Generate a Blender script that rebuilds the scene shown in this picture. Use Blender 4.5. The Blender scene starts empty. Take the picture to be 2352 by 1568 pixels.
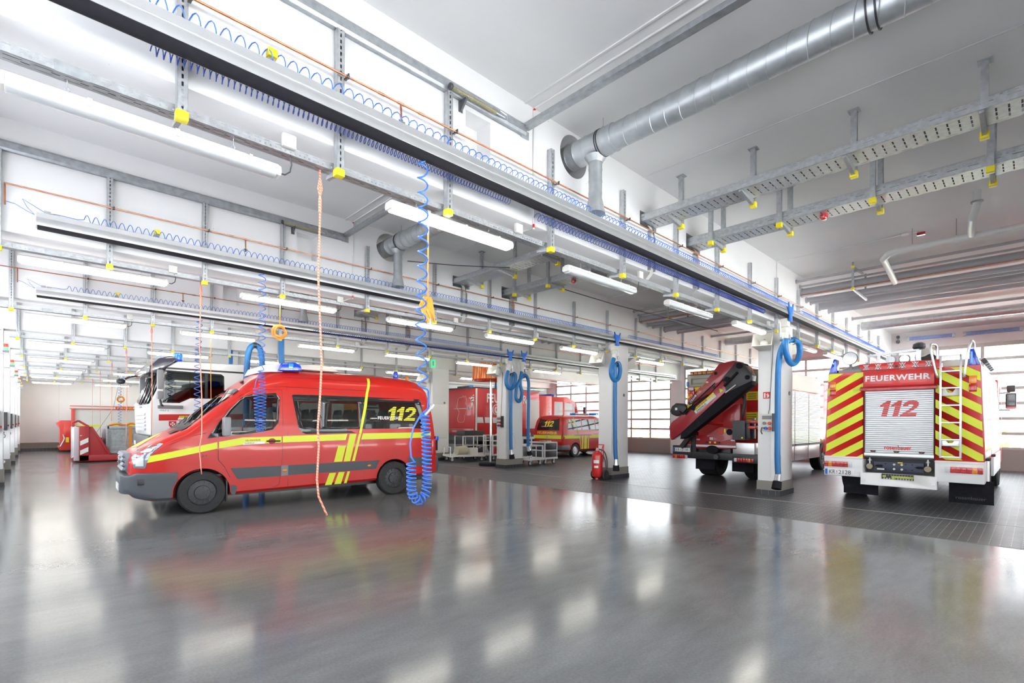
import bpy, bmesh, math, random
from mathutils import Vector as V, Matrix
random.seed(7)
C = bpy.context.scene.collection
PI = math.pi
# ---------------------------------------------------------------- camera, world, exposure
SC = bpy.context.scene
FPX, TT, HY, RO, CAMH = 1146.2, 1.04825, 970.26, 0.00431, 1.6
_th = math.atan(TT)
_f = V((math.cos(_th), math.sin(_th), 0)); _r0 = V((math.sin(_th), -math.cos(_th), 0)); _u0 = V((0, 0, 1))
_r = (_r0 * math.cos(RO) + _u0 * math.sin(RO)).normalized()
_u = _r.cross(_f)
cam = bpy.data.cameras.new('camera'); co = bpy.data.objects.new('camera', cam); C.objects.link(co)
cam.sensor_width = 36.0; cam.lens = FPX / 2352 * 36.0
cam.shift_y = (HY - 784) / 2352.0
cam.clip_start = 0.05; cam.clip_end = 400
m = Matrix((( _r.x, _u.x, -_f.x, 0), (_r.y, _u.y, -_f.y, 0), (_r.z, _u.z, -_f.z, CAMH), (0, 0, 0, 1)))
co.matrix_world = m
SC.camera = co
SC.view_settings.view_transform = 'Standard'; SC.view_settings.look = 'None'
SC.view_settings.gamma = 1.0; SC.view_settings.exposure = 1.0; SC.view_settings.use_curve_mapping = False
W = bpy.data.worlds.new('overcast_sky'); SC.world = W; W.use_nodes = True
wn = W.node_tree.nodes; wl = W.node_tree.links
bg = wn['Background']
tc = wn.new('ShaderNodeTexCoord'); sx = wn.new('ShaderNodeSeparateXYZ'); rm = wn.new('ShaderNodeValToRGB')
wl.new(tc.outputs['Generated'], sx.inputs[0]); wl.new(sx.outputs['Z'], rm.inputs[0])
rm.color_ramp.elements[0].position = 0.0; rm.color_ramp.elements[0].color = (.93, 0.96, 1.0, 1)
rm.color_ramp.elements[1].position = 0.7; rm.color_ramp.elements[1].color = (0.84, 0.92, 1.0, 1)
wl.new(rm.outputs[0], bg.inputs['Color']); bg.inputs['Strength'].default_value = SKY = 3.2
SC.cycles.max_bounces = 10; SC.cycles.diffuse_bounces = 6; SC.cycles.glossy_bounces = 5
SC.cycles.transmission_bounces = 6; SC.cycles.transparent_max_bounces = 24
SC.cycles.sample_clamp_indirect = 8.0; SC.cycles.caustics_reflective = False; SC.cycles.caustics_refractive = False
SC.cycles.use_denoising = True
LAMP = 9.0
sun = bpy.data.lights.new('sun', 'SUN'); sun.energy = 80.0; sun.angle = .02; so = bpy.data.objects.new('sun', sun); C.objects.link(so)
so.rotation_euler = (math.radians(32), 0, 0)      # added sun along the hall's length: lights the yards for bounce, not the floor

# ---------------------------------------------------------------- mesh builder
class MB:
    def __init__(s): s.v = []; s.f = []; s.m = []; s.cur = 0
    def add(s, vs, fs):
        b = len(s.v); s.v += [tuple(p) for p in vs]
        for f in fs: s.f.append(tuple(b + i for i in f)); s.m.append(s.cur)
        return s
    def mat(s, i): s.cur = i; return s
    def box(s, x0, x1, y0, y1, z0, z1):
        return s.add([(x0,y0,z0),(x1,y0,z0),(x1,y1,z0),(x0,y1,z0),(x0,y0,z1),(x1,y0,z1),(x1,y1,z1),(x0,y1,z1)],
                     [(0,3,2,1),(4,5,6,7),(0,1,5,4),(1,2,6,5),(2,3,7,6),(3,0,4,7)])
    def cbox(s, c, d, M=None):
        vs = [V((sx*d[0]/2, sy*d[1]/2, sz*d[2]/2)) for sz in (-1,1) for sx, sy in ((-1,-1),(1,-1),(1,1),(-1,1))]
        if M is not None: vs = [M @ v for v in vs]
        return s.add([v + V(c) for v in vs], [(0,3,2,1),(4,5,6,7),(0,1,5,4),(1,2,6,5),(2,3,7,6),(3,0,4,7)])
    def prism(s, poly, axis, a, b):
        n = len(poly)
        def P(p, t): return {'x': (t, p[0], p[1]), 'y': (p[0], t, p[1]), 'z': (p[0], p[1], t)}[axis]
        return s.add([P(p, a) for p in poly] + [P(p, b) for p in poly],
                     [tuple(range(n-1, -1, -1)), tuple(range(n, 2*n))] + [(i, (i+1) % n, n+(i+1) % n, n+i) for i in range(n)])
    def bar(s, p0, p1, w, d):
        p0, p1 = V(p0), V(p1); t = (p1-p0).normalized()
        a = V((0,0,1)) if abs(t.z) < .95 else V((1,0,0))
        u = t.cross(a).normalized(); w2 = u.cross(t).normalized()
        q = []
        for p in (p0, p1):
            for i, j in ((-1,-1),(1,-1),(1,1),(-1,1)): q.append(p + u*i*w/2 + w2*j*d/2)
        return s.add(q, [(0,1,2,3)[::-1], (4,5,6,7), (0,1,5,4), (1,2,6,5), (2,3,7,6), (3,0,4,7)])
    def tube(s, pts, r, n=8, caps=True, radii=None):
        pts = [V(p) for p in pts]; k = len(pts)
        t0 = (pts[1]-pts[0]).normalized()
        a = V((0,0,1)) if abs(t0.z) < .9 else V((1,0,0))
        u = t0.cross(a).normalized(); vs = []
        for i, p in enumerate(pts):
            if i == 0: t = t0
            elif i == k-1: t = (pts[i]-pts[i-1]).normalized()
            else:
                t = (pts[i+1]-pts[i-1])
                t = t.normalized() if t.length > 1e-9 else (pts[i]-pts[i-1]).normalized()
            u = (u - t*u.dot(t)); u = u.normalized() if u.length > 1e-6 else t.orthogonal().normalized()
            w = t.cross(u); rr = radii[i] if radii else r
            for j in range(n):
                c, sn = math.cos(2*PI*j/n), math.sin(2*PI*j/n)
                vs.append(p + u*c*rr + w*sn*rr)
        fs = [(i*n+j, i*n+(j+1) % n, (i+1)*n+(j+1) % n, (i+1)*n+j) for i in range(k-1) for j in range(n)]
        if caps: fs += [tuple(range(n-1, -1, -1)), tuple((k-1)*n+j for j in range(n))]
        return s.add(vs, fs)
    def cyl(s, p0, p1, r, r1=None, n=16, caps=True):
        return s.tube([p0, p1], r, n, caps, [r, r if r1 is None else r1])
    def lathe(s, prof, o=(0,0,0), axis='z', n=24, caps=True):
        vs = []
        for r, t in prof:
            for j in range(n):
                c, sn = r*math.cos(2*PI*j/n), r*math.sin(2*PI*j/n)
                p = {'z': (c, sn, t), 'y': (c, t, sn), 'x': (t, c, sn)}[axis]
                vs.append((p[0]+o[0], p[1]+o[1], p[2]+o[2]))
        k = len(prof)
        fs = [(i*n+j, i*n+(j+1) % n, (i+1)*n+(j+1) % n, (i+1)*n+j) for i in range(k-1) for j in range(n)]
        if caps: fs += [tuple(range(n-1, -1, -1)), tuple((k-1)*n+j for j in range(n))]
        return s.add(vs, fs)
    def sph(s, c, r, n=12, sc=(1,1,1)):
        prof = [(max(1e-4, math.sin(PI*i/n)), -math.cos(PI*i/n)) for i in range(n+1)]
        vs = []; m2 = n*2
        for rr, t in prof:
            for j in range(m2): vs.append((c[0]+r*sc[0]*rr*math.cos(2*PI*j/m2), c[1]+r*sc[1]*rr*math.sin(2*PI*j/m2), c[2]+r*sc[2]*t))
        return s.add(vs, [(i*m2+j, i*m2+(j+1) % m2, (i+1)*m2+(j+1) % m2, (i+1)*m2+j) for i in range(n) for j in range(m2)])
    def mesh(s, name, mats, bevel=0, ang=35, recalc=True, segs=2):
        me = bpy.data.meshes.new(name); me.from_pydata(s.v, [], s.f)
        ms = mats if isinstance(mats, (list, tuple)) else [mats]
        for x in ms: me.materials.append(x)
        if len(ms) > 1: me.polygons.foreach_set('material_index', s.m)
        finish(me, bevel, ang, recalc, segs); return me
    def build(s, name, mats, parent=None, bevel=0, ang=35, loc=None, recalc=True):
        return link(name, s.mesh(name, mats, bevel, ang, recalc), parent, loc)
def finish(me, bevel=0, ang=35, recalc=True, segs=2):
    bm = bmesh.new(); bm.from_mesh(me)
    if recalc: bmesh.ops.recalc_face_normals(bm, faces=bm.faces)
    if bevel:
        es = [e for e in bm.edges if len(e.link_faces) == 2 and e.calc_face_angle(0) > math.radians(30)]
        bmesh.ops.bevel(bm, geom=es, offset=bevel, offset_type='OFFSET', segments=segs, affect='EDGES', profile=.6, clamp_overlap=True)
    bm.to_mesh(me); bm.free()
    me.polygons.foreach_set('use_smooth', [True]*len(me.polygons))
    me.set_sharp_from_angle(angle=math.radians(ang)); me.update()
def link(name, me, parent=None, loc=None):
    o = bpy.data.objects.new(name, me); C.objects.link(o)
    if parent: o.parent = parent
    if loc: o.location = loc
    return o
def tag(o, label, cat, group=None, kind=None):
    o['label'] = label; o['category'] = cat
    if group: o['group'] = group
    if kind: o['kind'] = kind
    return o
def thing(name, label, cat, loc=(0,0,0), rz=0, group=None):
    o = bpy.data.objects.new(name, None); C.objects.link(o); o.empty_display_size = .1
    o.location = loc; o.rotation_euler = (0, 0, rz)
    return tag(o, label, cat, group)
def struct(o): o['kind'] = 'structure'; return o
def kids(o): return [c for c in bpy.data.objects if c.parent is o]
def dup(src, loc, label, group=None, rz=None):
    def cp(o, par):
        c = o.copy(); C.objects.link(c)
        if par: c.parent = par
        for k in kids(o): cp(k, c)
        return c
    c = cp(src, None); c.location = loc; c['label'] = label
    if rz is not None: c.rotation_euler = (0, 0, rz)
    if group: c['group'] = group
    return c
ORD = ['zeroth','first','second','third','fourth','fifth','sixth','seventh','eighth','ninth','tenth','eleventh','twelfth','thirteenth','fourteenth','fifteenth','sixteenth','seventeenth','eighteenth']
BEAMN = ['', 'nearest beam', 'second beam', 'third beam', 'fourth beam', 'fifth beam', 'sixth beam', 'seventh beam', 'last beam']

# ---------------------------------------------------------------- materials
MATS = {}
def mat(name, col, rough=.5, metal=0, var=0, scale=8, spec=.5, coat=0, bump=0, bscale=60, rvar=0, emit=None, estr=0, aniso=None):
    if name in MATS: return MATS[name]
    M = bpy.data.materials.new(name); M.use_nodes = True; nt = M.node_tree; b = nt.nodes['Principled BSDF']
    b.inputs['Base Color'].default_value = (*col, 1); b.inputs['Roughness'].default_value = rough; b.inputs['Metallic'].default_value = metal
    b.inputs['Specular IOR Level'].default_value = spec
    if coat: b.inputs['Coat Weight'].default_value = coat; b.inputs['Coat Roughness'].default_value = .04
    if emit: b.inputs['Emission Color'].default_value = (*emit, 1); b.inputs['Emission Strength'].default_value = estr
    if var or rvar or bump:
        t = nt.nodes.new('ShaderNodeTexCoord'); n = nt.nodes.new('ShaderNodeTexNoise')
        n.inputs['Scale'].default_value = scale; n.inputs['Detail'].default_value = 5
        nt.links.new(t.outputs['Object'], n.inputs['Vector'])
        if var:
            r = nt.nodes.new('ShaderNodeValToRGB')
            r.color_ramp.elements[0].position = .3; r.color_ramp.elements[1].position = .7
            r.color_ramp.elements[0].color = (*[max(0, c*(1-var)) for c in col], 1); r.color_ramp.elements[1].color = (*[min(1, c*(1+var)) for c in col], 1)
            nt.links.new(n.outputs[0], r.inputs[0]); nt.links.new(r.outputs[0], b.inputs['Base Color'])
        if rvar:
            q = nt.nodes.new('ShaderNodeMapRange'); q.inputs['To Min'].default_value = max(0, rough-rvar); q.inputs['To Max'].default_value = rough+rvar
            nt.links.new(n.outputs[0], q.inputs['Value']); nt.links.new(q.outputs[0], b.inputs['Roughness'])
        if bump:
            n2 = nt.nodes.new('ShaderNodeTexNoise'); n2.inputs['Scale'].default_value = bscale; n2.inputs['Detail'].default_value = 4
            nt.links.new(t.outputs['Object'], n2.inputs['Vector'])
            bp = nt.nodes.new('ShaderNodeBump'); bp.inputs['Strength'].default_value = bump; bp.inputs['Distance'].default_value = .01
            nt.links.new(n2.outputs[0], bp.inputs['Height']); nt.links.new(bp.outputs[0], b.inputs['Normal'])
    MATS[name] = M; return M
def nmath(nt, op, a, b=None):
    n = nt.nodes.new('ShaderNodeMath'); n.operation = op
    for i, x in enumerate((a, b)):
        if x is None: continue
        if isinstance(x, (int, float)): n.inputs[i].default_value = x
        else: nt.links.new(x, n.inputs[i])
    return n.outputs[0]
def perforated(name, base, slots):
    """base metal with real see-through slots; slots: (long axis, period, duty, cross axis, centre, half width, shift)"""
    M = base.copy(); M.name = name; nt = M.node_tree
    t = nt.nodes.new('ShaderNodeTexCoord'); s = nt.nodes.new('ShaderNodeSeparateXYZ'); nt.links.new(t.outputs['Object'], s.inputs[0])
    tot = None
    for ax, per, duty, cx, cen, hw, sh in slots:
        fr = nmath(nt, 'FRACT', nmath(nt, 'ADD', nmath(nt, 'DIVIDE', s.outputs[ax], per), 100+sh))
        a = nmath(nt, 'LESS_THAN', fr, duty)
        b = nmath(nt, 'LESS_THAN', nmath(nt, 'ABSOLUTE', nmath(nt, 'SUBTRACT', s.outputs[cx], cen)), hw)
        k = nmath(nt, 'MULTIPLY', a, b); tot = k if tot is None else nmath(nt, 'MAXIMUM', tot, k)
    tr = nt.nodes.new('ShaderNodeBsdfTransparent'); mx = nt.nodes.new('ShaderNodeMixShader')
    out = nt.nodes['Material Output']; b = nt.nodes['Principled BSDF']
    nt.links.new(tot, mx.inputs[0]); nt.links.new(b.outputs[0], mx.inputs[1]); nt.links.new(tr.outputs[0], mx.inputs[2]); nt.links.new(mx.outputs[0], out.inputs[0])
    return M
def glassmat(name, tint, refl=.12, rough=.02, opac=0.0):
    M = bpy.data.materials.new(name); M.use_nodes = True; nt = M.node_tree; nt.nodes.remove(nt.nodes['Principled BSDF'])
    tr = nt.nodes.new('ShaderNodeBsdfTransparent'); tr.inputs[0].default_value = (*tint, 1)
    gl = nt.nodes.new('ShaderNodeBsdfGlossy'); gl.inputs['Roughness'].default_value = rough
    fr = nt.nodes.new('ShaderNodeFresnel'); fr.inputs[0].default_value = 1.5
    mx = nt.nodes.new('ShaderNodeMixShader'); out = nt.nodes['Material Output']
    nt.links.new(fr.outputs[0], mx.inputs[0]); nt.links.new(tr.outputs[0], mx.inputs[1]); nt.links.new(gl.outputs[0], mx.inputs[2])
    nt.links.new(mx.outputs[0], out.inputs[0]); return M
m_wall = mat('white_painted_concrete', (.88,.88,.875), .75, var=.02, scale=1.5, bump=.04, bscale=30)
m_beam = mat('white_precast_concrete', (.85,.85,.85), .6, var=.025, scale=1.2, bump=.05, bscale=18)
nt = m_beam.node_tree; pb = nt.nodes['Principled BSDF']; tco = nt.nodes.new('ShaderNodeTexCoord'); vo = nt.nodes.new('ShaderNodeTexVoronoi'); vo.inputs['Scale'].default_value = 7
nt.links.new(tco.outputs['Object'], vo.inputs['Vector']); sc_ = nt.nodes.new('ShaderNodeSeparateColor'); nt.links.new(vo.outputs['Color'], sc_.inputs[0])
pore = nmath(nt, 'MULTIPLY', nmath(nt, 'LESS_THAN', vo.outputs['Distance'], .035), nmath(nt, 'LESS_THAN', sc_.outputs[0], .30))      # air pores of the cast concrete
mxp = nt.nodes.new('ShaderNodeMix'); mxp.data_type = 'RGBA'; mxp.inputs[7].default_value = (.25,.25,.25,1); nt.links.new(pore, mxp.inputs[0])
nt.links.new(pb.inputs['Base Color'].links[0].from_socket, mxp.inputs[6]); nt.links.new(mxp.outputs[2], pb.inputs['Base Color'])
m_ceil = mat('ceiling_paint', (.81,.81,.81), .85, var=.02, scale=1.0, bump=.03, bscale=50)
m_white = mat('white_enamel', (.86,.86,.86), .4)
m_offw = mat('ivory_plastic', (.72,.71,.66), .45)
m_galv = mat('galvanised_steel', (.50,.52,.54), .42, metal=.75, var=.14, scale=22, rvar=.1)
m_galvd = mat('dull_galvanised_steel', (.36,.38,.40), .45, metal=.7, var=.18, scale=15, rvar=.1)
m_duct = mat('spiral_duct_steel', (.50,.53,.55), .42, metal=.7, var=.1, scale=10, rvar=.08)
m_alu = mat('aluminium', (.66,.67,.68), .33, metal=.8, var=.04, scale=6)
m_chrome = mat('polished_steel', (.75,.75,.75), .12, metal=1)
m_cop = mat('copper_pipe', (.40,.16,.085), .35, metal=.85, var=.25, scale=12)
m_yel = mat('yellow_plastic', (.82,.68,.02), .4)
m_blk = mat('black_rubber', (.018,.018,.023), .85, spec=.15, var=.15, scale=20)
m_blk2 = mat('black_plastic', (.03,.03,.034), .38)
m_tyre = mat('tyre_rubber', (.026,.026,.027), .7, var=.2, scale=30)
m_blue = mat('blue_hose', (.012,.15,.40), .45)
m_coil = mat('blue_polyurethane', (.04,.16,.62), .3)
m_coil2 = mat('shaded_blue_polyurethane', (.010,.035,.24), .35)  # the blue hose again, with shade under the rails put into its colour
m_bluep = mat('blue_powder_coat', (.01,.13,.55), .4)
m_red = mat('fire_engine_red', (.56,.016,.014), .28, coat=.25)
m_redo = mat('luminous_red', (.70,.035,.022), .3, coat=.6)
m_dred = mat('dark_red', (.36,.012,.02), .3, coat=.5)
m_vred = mat('van_red', (.52,.015,.010), .3, coat=.2, spec=.35)
m_lime = mat('reflective_lime', (.72,.80,.03), .4)
m_lemon = mat('lemon_foil', (.86,.80,.05), .35)
m_pvc = mat('grey_pipe_lagging', (.38,.38,.40), .45)
m_wpipe = mat('white_pipe', (.68,.68,.67), .4)
m_dgrey = mat('dark_grey_plastic', (.075,.08,.09), .5)
m_mgrey = mat('mid_grey_paint', (.22,.22,.23), .5)
m_steel = mat('zinc_sheet', (.42,.45,.47), .4, metal=.6, var=.2, scale=9)
m_tile = mat('charcoal_skirting_tile', (.045,.045,.052), .3)
m_skirt = mat('warm_grey_skirting', (.27,.25,.22), .5)
m_text_w = mat('white_foil', (.85,.85,.85), .4)
m_text_k = mat('black_foil', (.02,.02,.02), .4)
m_text_r = mat('red_foil', (.62,.02,.02), .4)
m_org = mat('orange_plastic', (.80,.24,.02), .4)
m_lens_r = mat('red_lens', (.5,.01,.012), .12, coat=.5)
m_lens_o = mat('amber_lens', (.75,.22,.01), .12, coat=.5)
m_lens_w = mat('clear_lens', (.65,.66,.68), .1, coat=.5)
m_lens_b = mat('blue_lens', (.01,.06,.55), .1, coat=.6)
m_lens_bl = mat('bright_blue_lens', (.03,.30,.95), .1, coat=.6)
m_glass = glassmat('gate_glass', (.95,.97,.97))
m_tint = glassmat('tinted_car_glass', (.42,.46,.46))
m_dark = mat('black_glass', (.012,.013,.014), .05, coat=.5)
m_lit = mat('lit_tube_diffuser', (.9,.9,.86), .3, emit=(1.0,.95,.83), estr=LAMP)
m_unlit = mat('clear_diffuser', (.52,.54,.55), .2, coat=.2)

# ---------------------------------------------------------------- lettering
def text_pts(body, shear=0, bold=0.0):
    cu = bpy.data.curves.new('lettering', 'FONT'); cu.body = body; cu.size = 1; cu.shear = shear; cu.offset = bold; cu.space_character = 1+bold*3; cu.resolution_u = 3
    o = bpy.data.objects.new('lettering', cu); C.objects.link(o)
    dg = bpy.context.evaluated_depsgraph_get(); me = bpy.data.meshes.new_from_object(o.evaluated_get(dg))
    C.objects.unlink(o); bpy.data.objects.remove(o); bpy.data.curves.remove(cu)
    return me
def lettering(name, body, fmap, w, h, material, parent, shear=0, bold=0.0, slits=None):
    """flat foil letters: body scaled into w x h, then every (u, v) goes through fmap(u, v) -> xyz"""
    me = text_pts(body, shear, bold)
    xs = [v.co.x for v in me.vertices]; ys = [v.co.y for v in me.vertices]
    x0, x1, y0, y1 = min(xs), max(xs), min(ys), max(ys)
    bm = bmesh.new(); bm.from_mesh(me); bpy.data.meshes.remove(me)
    for v in bm.verts: v.co = V(((v.co.x-x0)/(x1-x0)*w, (v.co.y-y0)/(y1-y0)*h, 0))
    if slits:
        n, frac = slits
        for i in range(n):
            for t in (i*h/n, (i+frac)*h/n):
                bmesh.ops.bisect_plane(bm, geom=bm.verts[:]+bm.edges[:]+bm.faces[:], plane_co=(0, t, 0), plane_no=(0, 1, 0))
        kill = [f for f in bm.faces if (f.calc_center_median().y/h*n) % 1 < frac]
        bmesh.ops.delete(bm, geom=kill, context='FACES')
    for v in bm.verts: v.co = V(fmap(v.co.x, v.co.y))
    me = bpy.data.meshes.new(name); bm.to_mesh(me); bm.free(); me.materials.append(material)
    return link(name, me, parent)
def patch(name, poly, fmap, material, parent, nu=0, nv=0):
    """a thin foil cut to a 2D outline and laid on a curved surface"""
    bm = bmesh.new(); vs = [bm.verts.new((p[0], p[1], 0)) for p in poly]; bm.faces.new(vs)
    us = [p[0] for p in poly]; ws = [p[1] for p in poly]
    for i in range(1, nu):
        t = min(us)+(max(us)-min(us))*i/nu
        bmesh.ops.bisect_plane(bm, geom=bm.verts[:]+bm.edges[:]+bm.faces[:], plane_co=(t, 0, 0), plane_no=(1, 0, 0))
    for i in range(1, nv):
        t = min(ws)+(max(ws)-min(ws))*i/nv
        bmesh.ops.bisect_plane(bm, geom=bm.verts[:]+bm.edges[:]+bm.faces[:], plane_co=(0, t, 0), plane_no=(0, 1, 0))
    for v in bm.verts: v.co = V(fmap(v.co.x, v.co.y))
    me = bpy.data.meshes.new(name); bm.to_mesh(me); bm.free(); me.materials.append(material)
    me.polygons.foreach_set('use_smooth', [True]*len(me.polygons))
    return link(name, me, parent)
ONE = [(.26,0),(.56,0),(.56,1),(.34,1),(.22,.88),(.04,.76),(.04,.58),(.26,.70)]
TWO = [(0,0),(.86,0),(.86,.22),(.38,.22),(.62,.40),(.78,.56),(.84,.72),(.80,.86),(.68,.96),(.48,1.0),(.26,.98),(.10,.90),(.02,.76),(.01,.66),(.28,.63),(.31,.74),(.42,.79),(.53,.77),(.56,.68),(.50,.55),(.34,.39),(.12,.20),(0,.10)]
def digits112(name, fmap, w, h, material, parent, shear=.25, n=8, frac=.27):
    """bold slanted 112 cut by level slits, as laid on fire service vehicles"""
    bm = bmesh.new(); W0 = .60+.60+.86+.10+shear
    for poly, dx in ((ONE, 0), (ONE, .62), (TWO, 1.28)):
        vs = [bm.verts.new((x+dx+shear*y, y, 0)) for x, y in poly]; bm.faces.new(vs)
    if n:
        for i in range(n):
            for t in (i/n, (i+frac)/n): bmesh.ops.bisect_plane(bm, geom=bm.verts[:]+bm.edges[:]+bm.faces[:], plane_co=(0, t, 0), plane_no=(0, 1, 0))
        bmesh.ops.delete(bm, geom=[f for f in bm.faces if (f.calc_center_median().y*n) % 1 < frac], context='FACES')
    for v in bm.verts: v.co = V(fmap(v.co.x/W0*w, v.co.y*h))
    me = bpy.data.meshes.new(name); bm.to_mesh(me); bm.free(); me.materials.append(material)
    return link(name, me, parent)
def boolean(me, cutters):
    """cut closed meshes out of a closed mesh, return the new mesh"""
    o = bpy.data.objects.new('work', me); C.objects.link(o); tmp = []
    for c in cutters:
        k = bpy.data.objects.new('cut', c); C.objects.link(k); tmp.append(k)
        b = o.modifiers.new('b', 'BOOLEAN'); b.operation = 'DIFFERENCE'; b.object = k; b.solver = 'EXACT'
    dg = bpy.context.evaluated_depsgraph_get(); dg.update()
    out = bpy.data.meshes.new_from_object(o.evaluated_get(dg))
    for k in tmp: C.objects.unlink(k); bpy.data.objects.remove(k)
    C.objects.unlink(o); bpy.data.objects.remove(o)
    return out
# ================================================================ the building
PITCH, BY0, BW, ZB, ZC = 4.45, 3.93, .43, 3.83, 5.16
XL, XR, YN, YE = -1.05, 24.5, -5.35, 36.9
def bY(k): return BY0 + PITCH*(k-1)
# floors
fm = mat('polished_concrete', (.160,.164,.168), .15, var=.16, scale=.7, rvar=.06)
nt = fm.node_tree; pb = nt.nodes['Principled BSDF']
tc = nt.nodes.new('ShaderNodeTexCoord'); mp = nt.nodes.new('ShaderNodeMapping'); mp.inputs['Scale'].default_value = (.6, 2.2, 1)
mp.inputs['Rotation'].default_value = (0, 0, .9)
n1 = nt.nodes.new('ShaderNodeTexNoise'); n1.inputs['Scale'].default_value = 2.2; n1.inputs['Detail'].default_value = 8; n1.inputs['Roughness'].default_value = .7
nt.links.new(tc.outputs['Object'], mp.inputs[0]); nt.links.new(mp.outputs[0], n1.inputs['Vector'])
n2 = nt.nodes.new('ShaderNodeTexNoise'); n2.inputs['Scale'].default_value = 55; n2.inputs['Detail'].default_value = 3
nt.links.new(tc.outputs['Object'], n2.inputs['Vector'])
old = pb.inputs['Base Color'].links[0].from_socket
mixa = nt.nodes.new('ShaderNodeMix'); mixa.data_type = 'RGBA'; mixa.blend_type = 'OVERLAY'; mixa.inputs[0].default_value = .35
nt.links.new(old, mixa.inputs[6]); nt.links.new(n1.outputs[0], mixa.inputs[7])
mixb = nt.nodes.new('ShaderNodeMix'); mixb.data_type = 'RGBA'; mixb.blend_type = 'OVERLAY'; mixb.inputs[0].default_value = .25
nt.links.new(mixa.outputs[2], mixb.inputs[6]); nt.links.new(n2.outputs[0], mixb.inputs[7]); nt.links.new(mixb.outputs[2], pb.inputs['Base Color'])
bp = nt.nodes.new('ShaderNodeBump'); bp.inputs['Strength'].default_value = .06; bp.inputs['Distance'].default_value = .004
nt.links.new(n1.outputs[0], bp.inputs['Height']); nt.links.new(bp.outputs[0], pb.inputs['Normal'])
tm = mat('charcoal_floor_tiles', (.055,.058,.068), .36, rvar=.06, scale=3)
nt = tm.node_tree; pb = nt.nodes['Principled BSDF']; tc = nt.nodes.new('ShaderNodeTexCoord')
br = nt.nodes.new('ShaderNodeTexBrick'); br.offset = 0; br.inputs['Scale'].default_value = 1; br.inputs['Brick Width'].default_value = .155; br.inputs['Row Height'].default_value = .106
br.inputs['Mortar Size'].default_value = .003; br.inputs['Mortar Smooth'].default_value = .1
br.inputs['Color1'].default_value = (.050,.053,.063,1); br.inputs['Color2'].default_value = (.066,.068,.077,1); br.inputs['Mortar'].default_value = (.085,.085,.09,1)
nt.links.new(tc.outputs['Object'], br.inputs['Vector']); 
sxy = nt.nodes.new('ShaderNodeSeparateXYZ'); nt.links.new(tc.outputs['Object'], sxy.inputs[0])
dash = nmath(nt, 'MULTIPLY', nmath(nt, 'LESS_THAN', nmath(nt, 'FRACT', nmath(nt, 'ADD', nmath(nt, 'DIVIDE', sxy.outputs[1], .106), .03)), .065), nmath(nt, 'LESS_THAN', nmath(nt, 'FRACT', nmath(nt, 'DIVIDE', sxy.outputs[0], .155)), .55))
dm = nt.nodes.new('ShaderNodeMix'); dm.data_type = 'RGBA'; dm.inputs[7].default_value = (.42,.42,.43,1); nt.links.new(dash, dm.inputs[0]); nt.links.new(br.outputs['Color'], dm.inputs[6]); nt.links.new(dm.outputs[2], pb.inputs['Base Color'])
bp = nt.nodes.new('ShaderNodeBump'); bp.inputs['Strength'].default_value = .25; bp.inputs['Distance'].default_value = .003; bp.invert = True
nt.links.new(br.outputs['Fac'], bp.inputs['Height']); nt.links.new(bp.outputs[0], pb.inputs['Normal'])
XF = 9.17
struct(MB().box(XL-.3, XF, YN-.3, YE+.3, -.2, 0).build('floor', fm))
struct(MB().box(XF, XR+.3, YN-.3, YE+.3, -.2, 0).build('floor_tiles', tm))
struct(MB().box(11.17, 11.20, YN, YE, 0, .003).build('trim_1', mat('drain_edge_steel', (.45,.44,.42), .4, metal=.5)))
struct(MB().box(XF-.008, XF+.008, YN, YE, 0, .003).build('trim_2', mat('joint_profile', (.20,.20,.20), .5)))
# ceiling
struct(MB().box(XL-.3, XR+.3, YN-.3, YE+.3, ZC, ZC+.3).build('ceiling', m_ceil))
# beams: right-angled holes for trays, a round one for the duct, a square niche
DX, DZ = 4.78, 4.87
bm0 = MB().box(XL, XR, 0, BW, ZB, ZC+.05).mesh('ceiling_beam', m_beam, bevel=.018)
cut = [MB().cyl((DX, -.1, DZ), (DX, BW+.1, DZ), .255, n=40).mesh('c', m_beam),
       MB().box(6.27, 6.72, -.1, BW+.1, 4.44, 4.66).mesh('c', m_beam),
       MB().box(7.65, 8.14, -.1, BW+.1, 4.44, 4.70).mesh('c', m_beam),
       MB().box(3.09, 3.42, -.1, .22, 4.30, 4.72).mesh('c', m_beam)]
bm1 = boolean(bm0, cut); bm1.name = 'ceiling_beam'
bm1.polygons.foreach_set('use_smooth', [True]*len(bm1.polygons)); bm1.set_sharp_from_angle(angle=math.radians(30))
for k in range(-1, 9):
    o = link('ceiling_beam', bm1 if k in (0, 1, 2, 3) else bm0, None, (0, bY(k), 0)); struct(o)
# columns
def column(k):
    y = bY(k) - .03
    o = struct(MB().box(11.90, 12.73, y, y+.46, .0, ZB+.002).build('column', m_wall, bevel=.008))
    COLS[k] = o
    struct(MB().box(11.885, 12.745, y-.015, y+.475, .115, .32).build('skirting', m_skirt, o))
    mb = MB(); mb.box(11.87, 12.76, y-.03, y+.49, 0, .115); struct(mb.build('tile_plinth', m_tilegrid, o))
m_tilegrid = mat('plinth_tiles', (.045,.045,.052), .3)
nt = m_tilegrid.node_tree; tc = nt.nodes.new('ShaderNodeTexCoord'); mp = nt.nodes.new('ShaderNodeMapping'); mp.inputs['Rotation'].default_value = (0, 0, .0)
sx = nt.nodes.new('ShaderNodeSeparateXYZ'); nt.links.new(tc.outputs['Object'], sx.inputs[0])
gx = nmath(nt, 'LESS_THAN', nmath(nt, 'FRACT', nmath(nt, 'DIVIDE', nmath(nt, 'ADD', sx.outputs[0], sx.outputs[1]), .148)), .03)
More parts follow.
